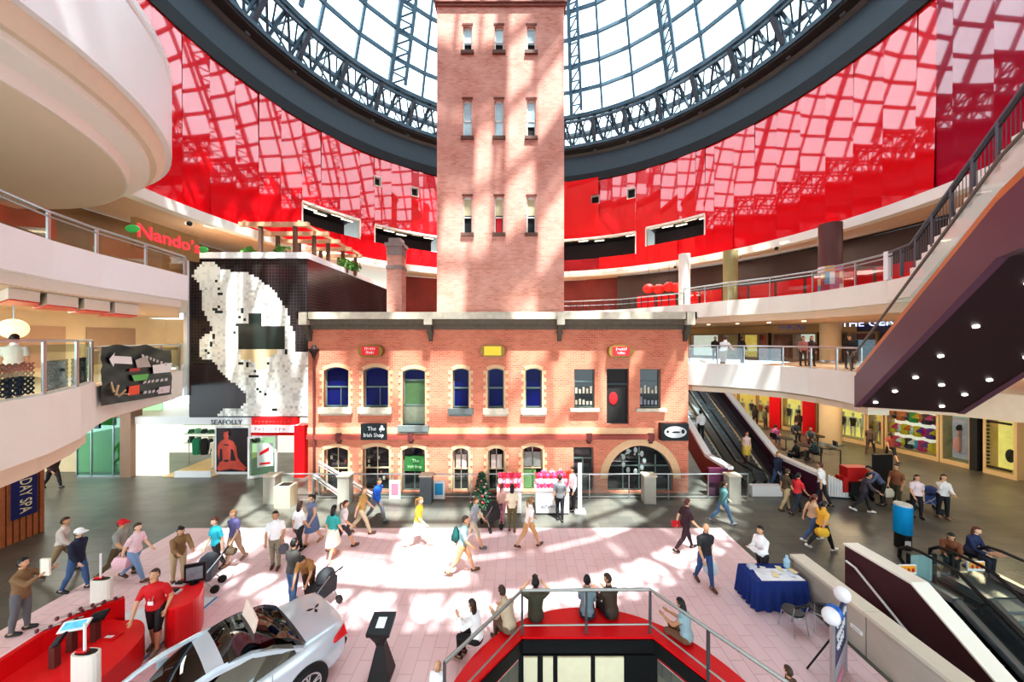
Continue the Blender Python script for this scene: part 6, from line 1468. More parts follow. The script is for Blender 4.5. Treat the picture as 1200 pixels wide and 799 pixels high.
# ------------------------------------------------------------------ information table
tb = thing('trestle_table', 'long table under a royal blue cloth near the concrete parapet', 'table', (6.95,9.17,.012))
m = MB(); m.box(6.22,7.5,8.82,9.52,.70,.745); m.build('tabletop', M('table_grey',(180,180,180),.5), tb)
for x in (6.3,7.42):
    for y in (8.9,9.44): m = MB(); m.tube([(x,y,.012),(x,y,.7)],.02); m.build('leg', STEEL, tb)
m = MB(); per = []
for i in range(72):
    t_ = i/72*4; sgm = int(t_); f_ = t_-sgm; c = [(6.2,8.8),(7.52,8.8),(7.52,9.54),(6.2,9.54)]; a, b = c[sgm], c[(sgm+1)%4]; per.append((a[0]+(b[0]-a[0])*f_, a[1]+(b[1]-a[1])*f_, i))
vs = []
for z, k in ((.752,0),(.6,.3),(.3,.7),(.03,1)):
    for x, y, i in per:
        dx, dy = x-6.92, y-9.17; l = math.hypot(dx,dy); off = k*(.07+.055*math.sin(i*1.75)); vs.append((x+dx/l*off, y+dy/l*off, z))
n = 72; m.add(vs, [(r_*n+i,r_*n+(i+1)%n,(r_+1)*n+(i+1)%n,(r_+1)*n+i) for r_ in range(3) for i in range(n)]+[tuple(range(n))]); o = m.build('tablecloth', M('royal_blue_cloth',(26,54,128),.8,noise=.1), None, True); tag(o, 'royal blue cloth draped over the information table down to the floor', 'tablecloth')
m = MB(); m.add([(6.36,8.84,.757),(7.5,8.84,.757),(7.46,9.3,.757),(6.45,9.34,.757)],[(0,1,2,3)]); m.add([(6.36,8.84,.759),(7.5,8.84,.759),(7.46,9.3,.759),(6.45,9.34,.759)],[(0,1,2,3)]); tag(m.build('paper_sheet', M('white_paper',(240,242,246),.7)), 'large white paper sheet covering the front of the blue table', 'paper')
rp_ = random.Random(4)
for k in range(8):
    x = 6.45+k*.14; y = 9.05+.12*(k % 3); m = MB(); a = rp_.uniform(-.4,.4); d = Vector((math.cos(a),math.sin(a),0)); e = Vector((-d.y,d.x,0)); c = Vector((x,y,.764+.004*k))
    m.add([c-d*.07-e*.1,c+d*.07-e*.1,c+d*.07+e*.1,c-d*.07+e*.1]+[q+Vector((0,0,.003)) for q in (c-d*.07-e*.1,c+d*.07-e*.1,c+d*.07+e*.1,c-d*.07+e*.1)],[(0,1,2,3),(4,5,6,7),(0,1,5,4),(1,2,6,5),(2,3,7,6),(3,0,4,7)])
    tag(m.build('leaflet', Cm(rp_.choice([(240,240,244),(210,220,236),(236,220,170),(230,232,236)]))), 'leaflet laid out on the blue table, %s from its left end' % NUMS[k], 'leaflet', 'leaflets on the blue table')
p = Vector((7.42,9.36,.753)); m = MB(); m.lathe(p,[(.05,0),(.075,.02),(.08,.2),(.04,.26),(.03,.34)],12); tag(m.build('plastic_bottle', M('pale_blue_plastic',(170,206,230),.2)), 'pale blue plastic bottle at the right back corner of the table', 'bottle')
m = MB(); m.box(6.35,6.55,9.28,9.42,.753,.85); tag(m.build('leaflet_holder', M('clear_grey',(206,210,216),.2)), 'grey leaflet holder at the left back corner of the table', 'holder')
for k, (px, py) in enumerate(((929,716),(960,714))):
    c = G(px,py,.46); c.z = .012; t = thing('folding_chair', ['left black-seated metal chair in front of the blue table','right black-seated metal chair against the concrete parapet'][k], 'chair', c, R(10 if k == 0 else -15), 'chairs by the blue table')
    m = MB(); m.lathe((0,0,0),[(.05,.44),(.2,.445),(.22,.46),(.21,.485),(.1,.49)],20); m.build('seat', BLACK, t, True, rel=False)
    m = MB(); m.tube([(-.2,-.21,.72),(-.1,-.25,.75),(.1,-.25,.75),(.2,-.21,.72)],.03,8); m.build('backrest', BLACK, t, True, rel=False)
    m = MB(); m.tube([(.21*math.cos(2*PI*j/16),.21*math.sin(2*PI*j/16),.44) for j in range(17)],.012,6); m.build('seat_ring', STEEL, t, rel=False)
    for sx in (-1,1):
        m = MB(); m.tube([(sx*.16,.13,.44),(sx*.2,.2,0)],.013,6); m.build('leg', STEEL, t, rel=False); m = MB(); m.tube([(sx*.2,-.22,.73),(sx*.17,-.15,.44),(sx*.2,-.22,0)],.013,6); m.build('leg', STEEL, t, rel=False)
# board sign with balloons
t = thing('display_board', 'navy and grey upright board sign with white print at the lower right', 'sign', (6.45,6.88,.012))
A, B = Vector((6.95,7.22,0)), Vector((6.02,6.5,0)); dvv = (B-A).normalized(); nb = Vector((dvv.y,-dvv.x,0)); nb = nb if nb.dot(-A) > 0 else -nb
m = MB(); m.bar(A+Vector((0,0,.8)),B+Vector((0,0,.8)),.05,1.5); m.build('panel', M('board_navy',(30,42,92),.4,noise=.1), t)
def bq(k0,k1,z0,z1,off=.032): a, b = A.lerp(B,k0)+nb*off, A.lerp(B,k1)+nb*off; return [(a.x,a.y,z0),(b.x,b.y,z0),(b.x,b.y,z1),(a.x,a.y,z1)]
m = MB(); m.quad(*bq(.06,.94,.08,.72)); m.build('lower_print', M('board_grey',(150,146,160),.5,noise=.4,scale=3), t); m = MB(); m.quad(*bq(.3,.9,.2,.4,.036)); m.build('pink_print', M('board_pink',(206,130,150),.5), t)
xa = -dvv if (-dvv).cross(Vector((0,0,1))).dot(nb) > 0 else dvv
for k in range(3):
    p_, q_ = A.lerp(B,.12+.1*k)+nb*.036, A.lerp(B,.86)+nb*.036; p_.z = q_.z = 1.36-.21*k; marks(t, p_, q_, .15, WHITE, 7-k, 'white_print', 14+k)
for q in (A,B): m = MB(); m.bar((q.x,q.y,.012),(q.x,q.y,1.56),.06); m.build('edge_post', STEEL, t)
m = MB(); c = A.lerp(B,.5); m.bar((c.x-nb.x*.5,c.y-nb.y*.5,.014),(c.x,c.y,1.2),.03); m.build('rear_prop', BLACK, t)
for k, (px, py, Y, c, lab) in enumerate(((987,696,7.15,(236,234,236),'white balloon tied to the top right of the board sign'),(974,722,6.6,(230,230,236),'white balloon tied to the near corner of the board sign'),(977,718,6.75,(40,100,190),'blue balloon tucked behind the near white balloon'))):
    q = P(px,py,Y); t = thing('balloon', lab, 'balloon', q, 0, 'balloons on the board sign'); m = MB(); m.sph(q,(.145,.145,.16),16,10); m.build('skin', M('balloon_%d'%c[0],c,.25), t, True); m = MB(); m.lathe((q.x,q.y,q.z-.19),[(.025,0),(.008,.03)],8); m.tube([(q.x,q.y,q.z-.16),(q.x,q.y,q.z-.3)],.004,4); m.build('knot', M('balloon_%d'%c[0],c,.25), t)
m = MB(); q = G(1050,790); m.lathe((q.x,q.y,.012),[(.14,0),(.16,.1),(.15,.12)],14); 
p = P(1003,745,7.0); z = H-347*7.7*F/(398*7.7) if False else .42; m = MB(); m.box(7.70,7.72,7.55+.05,7.55+.32,.40,.48); m.cur = 1; m.box(7.695,7.70,7.65,7.82,.42,.46); tag(m.build('wall_notice', [WHITE, M('notice_grey',(200,200,196),.5)]), 'small white notice plate on the side of the concrete parapet', 'notice')
# ------------------------------------------------------------------ blue bin
p = G(1058,641); t = thing('cylindrical_bin', 'bright blue cylindrical bin on a black base with white notice', 'bin', p)
m = MB(); m.lathe(p,[(.21,0),(.21,.5)],20); m.build('base', BLACK, t, True); m = MB(); m.lathe(p,[(.235,.5),(.235,1.42)],24); m.build('blue_drum', M('bright_blue',(20,140,196),.35), t, True); m = MB(); m.lathe(p,[(.235,1.42),(.22,1.47),(.1,1.5)],24); m.build('lid', M('lid_grey',(190,190,186),.4), t, True)
m = MB(); m.box(p.x-.16,p.x+.02,p.y-.222,p.y-.2,.12,.32); m.build('notice', WHITE, t)
# ------------------------------------------------------------------ christmas tree
p = G(564,594); t = thing('christmas_tree', 'small green christmas tree with pink bows beside the merchandise stall', 'tree', p); m = MB(); rt2 = random.Random(9)
for k in range(900):
    z = .12+1.35*rt2.random(); rr = (.48*(1-(z-.1)/1.5)+.03); a = rt2.random()*2*PI; q = rr*(.5+.5*rt2.random()); c = Vector((p.x+q*math.cos(a),p.y+q*math.sin(a),z)); d = Vector((math.cos(a),math.sin(a),-.35))*.1; e = Vector((-math.sin(a),math.cos(a),.3*rt2.random()))*.035; m.add([c-d*.4,c+e,c+d,c-e],[(0,1,2,3)])
m.build('foliage', M('fir_green',(24,70,48),.7,noise=.3), t); m = MB(); m.tube([(p.x,p.y,.0),(p.x,p.y,1.5)],[.05,.01],6); m.build('trunk', WOOD, t); m = MB(); m.lathe((p.x,p.y,0),[(.14,0),(.17,.2),(.15,.2)],12); m.build('pot', M('clay',(150,96,70),.8), t)
for k in range(14):
    z = .2+1.1*k/14; rr = .46*(1-(z-.1)/1.5); a = R(180+k*53 % 180+20*(k % 2)); m = MB(); m.sph((p.x+rr*math.cos(a),p.y+rr*math.sin(a),z),(.055,.05,.045),8,5); m.build('bow', Cm([(226,140,160),(240,230,224),(220,60,70)][k % 3]), t)
# ------------------------------------------------------------------ merchandise stall
def stall(px0, px1, py, lab, hgt=.95):
    a, b = G(px0,py), G(px1,py); t = thing('stall_counter', lab, 'counter', ((a.x+b.x)/2,a.y,0)); m = MB(); m.box(a.x,b.x,a.y,a.y+.75,.06,hgt); m.build('body', M('stall_white',(238,236,236),.5), t); m = MB(); m.box(a.x+.03,b.x-.03,a.y+.03,a.y+.72,0,.06); m.build('plinth', BLACK, t); m = MB(); m.box(a.x-.03,b.x+.03,a.y-.03,a.y+.78,hgt,hgt+.03); m.build('top', WHITE, t); return t, a, b, hgt+.03
t, a, b, hz = stall(628,667,603,'white stall counter heaped with pink toys right of the christmas tree')
marks(t, ((a.x+b.x)/2-.45,a.y-.012,.24), ((a.x+b.x)/2+.2,a.y-.012,.24), .14, M('ink_blue',(90,98,124),.5), 8, 'blue_print', 11)
t2, a2, b2, hz2 = stall(583,611,603,'narrower white stall counter hidden behind shoppers beside the tree')
PK = [(236,70,120),(246,150,180),(220,40,60),(250,230,232)]
k = 0
for (A_, B_, hh, n) in ((a,b,hz,9),(a2,b2,hz2,6)):
    for i in range(n):
        for r_ in range(2):
            x = A_.x+.1+(B_.x-A_.x-.2)*i/(n-1); y = A_.y+.2+.35*r_; q = Vector((x,y,hh)); tt = thing('plush_toy', 'small %s plush toy heaped on the %s stall counter, %s row' % (['pink','pale pink','red','white'][k % 4],['wide','narrow'][A_ is a2],['front','back'][r_]), 'toy', q, 0, 'plush toys on the stall')
            m = MB(); s_ = .09+.05*r_; m.sph((x,y,hh+s_*1.1),(s_*.9,s_*.8,s_*1.1),8,6); m.build('body', Cm(PK[k % 4]), tt, True); m = MB(); m.sph((x,y-.02,hh+s_*2.7),(s_*.75,s_*.7,s_*.7),8,6); m.sph((x-s_*.6,y,hh+s_*3.4),s_*.25,6,4); m.sph((x+s_*.6,y,hh+s_*3.4),s_*.25,6,4); m.build('head', Cm(PK[(k+1) % 4]), tt, True); k += 1
for j, (px, c) in enumerate(((638,(240,90,140)),(648,(250,180,200)),(658,(230,60,110)),(668,(236,110,60)))):
    q = G(px,598); tt = thing('gift_bag', 'tall %s gift bag standing among toys on the stall' % ['pink','pale pink','deep pink','orange'][j], 'bag', (q.x,a.y+.6,hz), 0, 'gift bags on the stall'); m = MB(); m.box(q.x-.12,q.x+.12,a.y+.66,a.y+.74,hz,hz+.5); m.build('bag', Cm(c), tt); m = MB(); m.tube([(q.x-.05,a.y+.7,hz+.5),(q.x-.03,a.y+.7,hz+.6),(q.x+.03,a.y+.7,hz+.6),(q.x+.05,a.y+.7,hz+.5)],.008,5); m.build('handle', WHITE, tt)
q = G(679,600); m = MB(); m.box(q.x-.06,q.x+.1,q.y,q.y+.06,0,2.0); m.box(q.x-.2,q.x+.24,q.y-.15,q.y+.2,0,.05); tag(m.build('banner_stand', WHITE), 'narrow white upright banner stand at the right end of the stall', 'stand')
# ------------------------------------------------------------------ cafe and carts on the right
for k, (px, py) in enumerate(((921,527),(944,536),(958,524))):
    p = G(px,py); t = thing('cafe_table', 'small dark cafe table behind the right escalator, %s' % ['leftmost','nearest the white capping','rightmost'][k], 'table', p, 0, 'cafe tables'); m = MB(); m.lathe(p,[(.28,0),(.28,.02),(.03,.04),(.03,.72)],14); m.build('pedestal', DSTEEL, t); m = MB(); m.lathe(p,[(.38,.72),(.38,.75)],18); m.build('top', BLACK, t)
def cafe_chair(p, rz, label):
    t = thing('cafe_chair', label, 'chair', p, R(rz), 'cafe chairs')
    m = MB(); m.box(-.2,.2,-.2,.2,.43,.46); m.build('seat', BLACK, t, rel=False); m = MB(); m.box(-.2,.2,-.22,-.19,.55,.85); m.build('backrest', BLACK, t, rel=False)
    for sx in (-1,1):
        m = MB(); m.tube([(sx*.18,.18,.43),(sx*.19,.2,0)],.013,6); m.build('leg', STEEL, t, rel=False); m = MB(); m.tube([(sx*.18,-.2,.85),(sx*.18,-.19,.43),(sx*.19,-.22,0)],.013,6); m.build('leg', STEEL, t, rel=False)
CH = []
for k, (px, py, rz, nm) in enumerate(((908,522,-60,'leftmost'),(932,516,160,'second from left'),(935,545,20,'nearest the capping'),(957,541,60,'in the middle'),(950,524,140,'second from right'),(974,533,80,'rightmost'))):
    p = G(px,py); cafe_chair(p, rz, 'black cafe chair with steel legs behind the right escalator, %s' % nm); CH.append((p,rz))
p = G(1034,577); t = thing('menu_stand', 'tall black display stand behind the seated group on the right concourse', 'stand', p); m = MB(); m.box(p.x-.42,p.x+.42,p.y-.06,p.y+.06,.05,1.75); m.build('panel', BLACK, t); m = MB(); m.box(p.x-.4,p.x+.4,p.y-.25,p.y+.25,0,.05); m.build('foot', DSTEEL, t)
p = G(1008,585); t = thing('vending_cart', 'red topped cart with black base by the right concourse', 'cart', p)
m = MB(); m.box(p.x-.5,p.x+.5,p.y-.1,p.y+.5,.12,.75); m.build('base', BLACK, t); m = MB(); m.box(p.x-.45,p.x+.5,p.y+.1,p.y+.5,.75,1.35); m.build('red_hood', M('cart_red',(190,34,32),.5), t); m = MB(); m.box(p.x-.72,p.x-.5,p.y,p.y+.4,.3,.95); m.build('side_box', M('cart_red',(190,34,32),.5), t)
for sx in (-.4,.4): m = MB(); m.tube([(p.x+sx-.04,p.y-.12,.1),(p.x+sx+.04,p.y-.12,.1)],.1,12); m.build('wheel', BLACK, t)
t = thing('fence_panel', 'pale ribbed low panel right of the rear escalators', 'panel', G(985,580)); a, b = G(970,583), G(1000,585); m = MB(); n = 9
for i in range(n): q = a.lerp(b,(i+.5)/n); m.box(q.x-.05,q.x+.05,q.y-.02,q.y+.02,.05,1.0-.45*i/n)
m.build('ribs', WHITE, t); m = MB(); m.bar(a+Vector((0,0,.03)),b+Vector((0,0,.03)),.08,.06); m.build('base', DSTEEL, t)
t = thing('grey_screen', 'dark low steel screen below the tan column', 'screen', G(1000,545)); a, b = G(962,545), G(985,548); m = MB(); m.bar(a+Vector((0,0,.95)),b+Vector((0,0,.95)),.04); m.bar(a,a+Vector((0,0,.97)),.04); m.bar(b,b+Vector((0,0,.97)),.04); m.build('frame', BLACK, t)
# ------------------------------------------------------------------ people in the picture
PZ = .013
def gp_(px, py, z=0.0):
    p = G(px,py,z)
    if z == 0 and -12.4 < p.x < 7.6 and p.y < 12.67: p = G(px,py,PZ)
    return p
BLK, NVY, JEAN, GRY, KHK, WHT, BRN = (28,28,32), (38,42,66), (70,98,140), (110,112,116), (150,130,100), (240,240,240), (92,66,46)
HB, HD, HL, HG, HR = (24,20,20), (62,42,30), (150,110,70), (160,156,150), (96,50,34)
pe = person
W = {}
W['phone'] = pe('man in brown jacket and grey trousers holding folded paper up to his face, far left', gp_(24,741), 70, 'phone', 1.74, 'm', ((134,104,72),'jacket'), ((104,104,108),'pants'), (HB,'short'), (40,38,38), 1, over=dict(arms=(62,6,62,58,6,70)))
pe('blurred person in pale top and tan trousers walking behind the white-capped man', gp_(72,672), 60, 'walk', 1.7, 'f', ((206,194,186),'long'), (KHK,'pants'), (HD,'short'), BRN, 1)
W['cap'] = pe('man in white cap, navy jacket and blue jeans walking on the dark floor at left', gp_(90,692), 80, 'stroll', 1.72, 'm', (NVY,'jacket'), (JEAN,'pants'), (HD,'short'), BLK, 0)
W['redcap'] = pe('person in red cap with grey top and brown trousers striding at left', gp_(139,676), 75, 'walk', 1.72, 'm', ((150,150,142),'short'), ((96,80,52),'pants'), (HD,'short'), BRN, 1)
W['pinkbag'] = pe('person in pale jeans carrying a pink bundle at left', gp_(158,680), 85, 'walk2', 1.7, 'f', ((236,206,212),'short'), ((130,160,196),'pants'), (HD,'short'), BRN, 0)
W['redpolo'] = pe('man in red polo shirt and black shorts standing on the white mat', gp_(183,759,.03), 165, 'hips', 1.78, 'm', ((206,28,34),'short'), (BLK,'shorts'), (HD,'short'), (150,136,116), 1, head=(0,-22), over=dict(arms=(-8,22,40,30,16,10)))
pe('woman in brown coat leaning over the far end of the red counter', gp_(209,682), 120, 'leanover', 1.66, 'f', ((140,106,70),'jacket'), ((196,176,140),'pants'), (HB,'bun'), BRN, 1, over=dict(lean=16))
pe('woman in turquoise top and black trousers in the sun at left', gp_(254,671), 200, 'stroll', 1.68, 'f', ((60,180,200),'short'), (BLK,'pants'), (HR,'short'), BLK, 0)
W['purple'] = pe('woman in violet checked shirt and tan trousers carrying a handbag', gp_(275,659), 190, 'stroll2', 1.66, 'f', ((126,122,176),'short'), ((190,166,140),'pants'), (HL,'short'), KHK, 0)
W['rucks'] = pe('man in white shirt and khaki trousers with a bag, left of the pair in white', gp_(323,665), 160, 'stand2', 1.72, 'm', (WHT,'short'), ((140,136,116),'pants'), (HB,'short'), BRN, 2)
pe('woman in white and black top with black trousers, middle left of the pink floor', gp_(350,649), 20, 'stroll', 1.68, 'f', ((232,228,228),'short'), (BLK,'pants'), (HD,'long'), BLK, 1)
pe('woman in striped blue top and denim skirt near the second pier', gp_(366,637), 200, 'stroll2', 1.7, 'f', ((130,140,170),'tank'), ((106,130,170),'skirt'), (HD,'tail'), (190,150,120), 0)
pe('woman in teal top and pale skirt seen from behind', gp_(390,655), 15, 'stroll', 1.68, 'f', ((52,146,142),'short'), ((220,206,190),'skirt'), (HB,'long'), (206,160,140), 1)
pe('person in white top and dark shorts beside the teal-topped woman', gp_(402,644), 70, 'walk', 1.66, 'f', ((240,226,226),'short'), ((56,54,66),'shorts'), (HR,'tail'), BRN, 1)
pe('person in tan shirt and pale trousers walking near the sloping handrails', gp_(424,625), 80, 'walk2', 1.72, 'm', ((196,160,96),'short'), ((206,190,160),'pants'), (HL,'short'), BRN, 0)
pe('person in bright blue top and grey trousers walking in front of the building', gp_(441,611), 110, 'walk', 1.74, 'm', ((30,92,190),'long'), ((120,126,136),'pants'), (HD,'short'), GRY, 1, over=dict(lean=10))
pe('man in dark shirt and jeans standing behind the silver car', gp_(343,709), 20, 'stand', 1.7, 'm', ((70,66,64),'short'), ((84,120,168),'pants'), (HB,'short'), (140,140,140), 1)
W['stroller'] = pe('woman in tan top bending over a black folding stroller behind the car', gp_(362,704), 170, 'leanover', 1.6, 'f', ((170,120,70),'short'), (BRN,'pants'), (HB,'short'), BRN, 1, over=dict(lean=38))
pe('woman in yellow top and white shorts walking across the pink floor', gp_(490,640), 95, 'walk', 1.7, 'f', ((250,200,60),'short'), ((236,230,222),'shorts'), (HL,'tail'), (200,150,130), 0)
W['green'] = pe('walking person with dark green backpack and tan shorts', gp_(542,672), 85, 'walk', 1.76, 'm', ((150,186,190),'short'), ((196,150,110),'shorts'), (HD,'short'), BRN, 1)
pe('person in grey top behind the green backpack walker', gp_(555,640), 100, 'walk2', 1.7, 'm', ((160,164,170),'short'), ((190,182,160),'shorts'), (HR,'short'), GRY, 1)
pe('woman in cream top and olive trousers browsing at the stall', gp_(600,622), 0, 'stand', 1.66, 'f', ((240,226,200),'short'), ((110,100,62),'pants'), (HB,'long'), BRN, 1)
pe('child-sized shopper in pink trousers at the left end of the stall', gp_(588,614), 20, 'stand2', 1.5, 'f', ((236,190,180),'short'), ((220,150,160),'pants'), (HR,'tail'), BRN, 0)
pe('woman in white top and tan shorts walking in sunlight below the stall', gp_(620,641), 60, 'walk2', 1.7, 'f', ((248,240,236),'short'), ((206,160,110),'shorts'), (HL,'tail'), BRN, 1)
pe('person in grey shirt and black trousers at the front of the white stall', gp_(656,610), 10, 'stand2', 1.74, 'm', ((104,106,108),'short'), ((34,34,40),'pants'), (HD,'short'), BLK, 1)
pe('man in white shirt and black trousers behind the right end of the stall', gp_(672,598), 250, 'stand', 1.76, 'm', (WHT,'long'), ((36,32,36),'pants'), (HD,'short'), BLK, 1)
W['mag'] = pe('striding person in black with a red book near the pink floor corner', gp_(803,645), 80, 'walk', 1.74, 'm', ((60,36,44),'short'), ((58,34,42),'pants'), (HR,'short'), BLK, 0)
pe('person in teal jacket and jeans walking right of the arch', gp_(847,614), 90, 'walk2', 1.68, 'f', ((80,120,120),'long'), ((80,110,140),'pants'), (HD,'tail'), GRY, 0)
W['polo'] = pe('man in black polo shirt and jeans carrying a white bag on the pink floor', gp_(826,686), 175, 'stroll', 1.78, 'm', ((48,46,50),'short'), ((52,84,130),'pants'), ((190,150,120),'fringe'), BRN, 1)
W['table'] = pe('woman in white shirt standing behind the blue table', gp_(893,686), 255, 'carry', 1.68, 'f', ((244,244,246),'long'), (BLK,'pants'), (HB,'short'), BLK, 1)
pe('woman in striped tan top and jeans walking beside the yellow-bag carrier', gp_(952,634), 90, 'walk', 1.66, 'f', ((206,170,140),'short'), ((80,100,136),'pants'), (HR,'tail'), WHT, 1)
W['yellow'] = pe('person in black carrying a yellow bag on the dark concourse', gp_(963,644), 85, 'walk2', 1.66, 'f', ((226,170,60),'short'), (BLK,'pants'), (HB,'tail'), WHT, 1)
pe('man in white shirt and dark trousers beside the plum escalator wall', gp_(963,592), 330, 'stroll', 1.78, 'm', (WHT,'short'), ((48,46,52),'pants'), (HR,'short'), BLK, 0)
pe('person in red top and dark jeans at the foot of the rear escalators', gp_(934,602), 80, 'walk', 1.68, 'f', ((206,50,56),'short'), ((48,52,66),'pants'), (HB,'tail'), BLK, 1)
pe('person in khaki top and tan trousers at the escalator landing', gp_(921,598), 95, 'stroll', 1.7, 'm', ((84,70,50),'short'), ((186,166,130),'pants'), (HD,'short'), BRN, 1)
pe('man in dark jacket and jeans stepping off the right rear escalator', gp_(911,572), 170, 'stroll', 1.74, 'm', (NVY,'jacket'), ((86,110,150),'pants'), (HL,'short'), WHT, 0)
def esz(y): return max(0,(y-17.0))*.62-.0
for lab, px, Y, X, tp, bt, hr in (('person in white shirt and black trousers riding the left rear escalator',849,19.0,10.35,((240,240,240),'long'),(BLK,'pants'),(HB,'short')),('person in brown top with dark bag riding higher on the left rear escalator',835,20.6,10.2,((150,100,76),'short'),(BLK,'pants'),(HB,'short')),('woman in pink top and yellow skirt riding the right rear escalator',887,17.7,12.0,((236,206,200),'tank'),((232,206,90),'skirt'),(HR,'tail'))):
    k = round((Y-16.6)/.22); y = 16.6+k*.22+.11; pe(lab, (X,y,max(0,k-2)*.22*.62+.131), 180 if 'pink' in lab else 0, 'stand', 1.66, 'f' if 'woman' in lab else 'm', tp, bt, hr, BLK, 1)
pe('girl in pale pink top and dark trousers standing left of the woman in white cardigan', gp_(1074,606), 200, 'stand2', 1.66, 'f', ((226,206,210),'short'), ((36,34,44),'pants'), (HB,'long'), BLK, 1)
W['cardi'] = pe('woman in white cardigan over black holding her hand to her face on the right concourse', gp_(1105,607), 200, 'phone', 1.7, 'f', ((226,222,220),'long'), ((30,30,36),'pants'), (HB,'long'), (150,110,90), 1)
pe('woman in brown jacket sitting slumped beside the blue-jacketed woman', G(1114,652,.45), 230, 'sitslump', 1.66, 'f', ((120,74,48),'jacket'), (BLK,'pants'), (HB,'long'), BLK, 1, seat=1)
W['bluejk'] = pe('woman in dark blue jacket sitting with papers on the right concourse', G(1137,648,.45), 170, 'sit', 1.66, 'f', ((42,54,92),'jacket'), ((40,44,60),'pants'), (HR,'long'), BLK, 0, seat=1)
W['grp1'] = pe('dark-jacketed person stooping in front of the red cart', gp_(1012,600), 120, 'push', 1.66, 'm', ((70,66,76),'jacket'), ((52,50,58),'pants'), (HB,'short'), WHT, 1)
pe('person in grey-blue jumper stooping left of the brown-haired shopper', gp_(1034,592), 300, 'leanover', 1.7, 'm', ((96,102,130),'long'), ((34,32,40),'pants'), (HB,'short'), BLK, 1, over=dict(lean=34))
W['shopper'] = pe('brown-topped shopper holding a pale carrier bag on the right concourse', gp_(1051,593), 250, 'stand2', 1.74, 'f', ((140,92,62),'short'), ((84,80,60),'pants'), (HB,'short'), BRN, 1)
pe('person in red-brown top and black shorts walking toward the toy shop', gp_(1044,541), 20, 'walk', 1.72, 'f', ((150,70,56),'short'), (BLK,'shorts'), (HD,'tail'), BRN, 1)
pe('dark-clothed person walking past the lit windows beside the tan column', gp_(1020,531), 60, 'walk2', 1.74, 'm', ((84,66,54),'long'), ((66,54,46),'pants'), (HB,'short'), BRN, 1)
pe('dark figure standing near the left red pier of the lit shops', onring(936,23.4), 10, 'stand', 1.74, 'm', ((70,50,44),'long'), ((60,46,42),'pants'), (HB,'short'), BLK, 1)
pe('dark-dressed shopper looking into the lit windows near the escalator top', onring(885,23.6), 10, 'stand2', 1.7, 'f', ((50,44,44),'long'), ((44,40,44),'pants'), (HB,'long'), BLK, 1)
pe('shopper in olive standing before the lit windows left of the red pier', onring(897,23.2), 330, 'stand', 1.68, 'f', ((96,90,70),'long'), ((70,60,56),'pants'), (HB,'tail'), BLK, 1)
for i, (lab, tp, sk) in enumerate((('seated cafe customer in pink top, leftmost',((214,110,170),'short'),0),('seated cafe customer in dark top, second from left',((52,60,70),'long'),1),('seated cafe customer in black near the white capping',((36,38,42),'long'),1),('seated cafe customer in dark teal top in the middle',((50,76,80),'long'),1),('seated cafe customer in grey top, second from right',((90,92,96),'long'),1))):
    p, rz = CH[i]; pe(lab, (p.x,p.y,.46), -rz, 'sit', 1.68, 'f' if i in (0,3) else 'm', tp, ((60,80,120),'pants') if i == 0 else (BLK,'pants'), (HB,'short'), BLK, sk, seat=1, over=dict(arms=(30,6,60,34,6,56)))
# bench sitters
SB = .452
def bs(px, py): return G(px,py,SB)
W['wht'] = pe('woman in white top sitting sideways at the left end of the red bench', bs(560,752), 290, 'sit', 1.66, 'f', (WHT,'long'), ((26,20,24),'pants'), (HD,'long'), BRN, 1, seat=1, over=dict(arms=(60,4,95,40,6,60),lean=12), head=(0,-10))
pe('person in beige linen shirt sitting on the left bend of the red bench', bs(598,740), 320, 'sitslump', 1.70, 'm', ((196,176,150),'long'), ((120,104,86),'pants'), (HD,'short'), BRN, 1, seat=1)
pe('man in dark olive shirt raising a camera with both hands on the red bench', bs(628,727), 358, 'sitphoto', 1.74, 'm', ((66,62,46),'short'), ((60,56,50),'pants'), (HB,'short'), BLK, 1, seat=1)
pe('person in grey-blue top sitting left of the pair on the red bench', bs(688,724), 12, 'sitslump', 1.66, 'f', ((112,130,138),'long'), ((44,48,60),'pants'), (HB,'bun'), BLK, 1, seat=1, over=dict(lean=14))
pe('person in dark brown jacket sitting right of the pair on the red bench', bs(717,723), 340, 'sitslump', 1.72, 'm', ((66,52,40),'jacket'), ((36,36,44),'pants'), (HD,'short'), BLK, 1, seat=1, over=dict(lean=12), head=(-50,0))
pe('woman in pale grey-blue top sitting on the right bend of the red bench', bs(805,752), 320, 'sitslump', 1.62, 'f', ((150,176,184),'tank'), ((120,90,70),'shorts'), (HB,'long'), BRN, 2, seat=1, over=dict(lean=10))
pe('bald man in white shirt at the bottom edge left of the bench railing', gp_(514,852), 200, 'stand', 1.2, 'm', (WHT,'short'), (GRY,'pants'), ((160,120,90),'fringe'), BRN, 1)
pe('dark-haired person whose head shows at the bottom edge, right of the bench', gp_(926,868), 340, 'stand', 1.25, 'f', ((90,60,50),'long'), (BLK,'pants'), (HD,'short'), BLK, 1)
pe('man in white shirt and navy trousers standing behind the middle left balcony glass', (-12.66,8.6,5.5), 320, 'stand', 1.62, 'm', (WHT,'short'), (NVY,'pants'), (HB,'short'), BLK, 1)
p = P(853,410,15.9); pe('person in white shirt leaning on the middle right balcony rail', (p.x+.2,16.6,5.5), 60, 'leanover', 1.7, 'm', (WHT,'short'), (KHK,'pants'), (HD,'short'), BRN, 1, over=dict(lean=20))
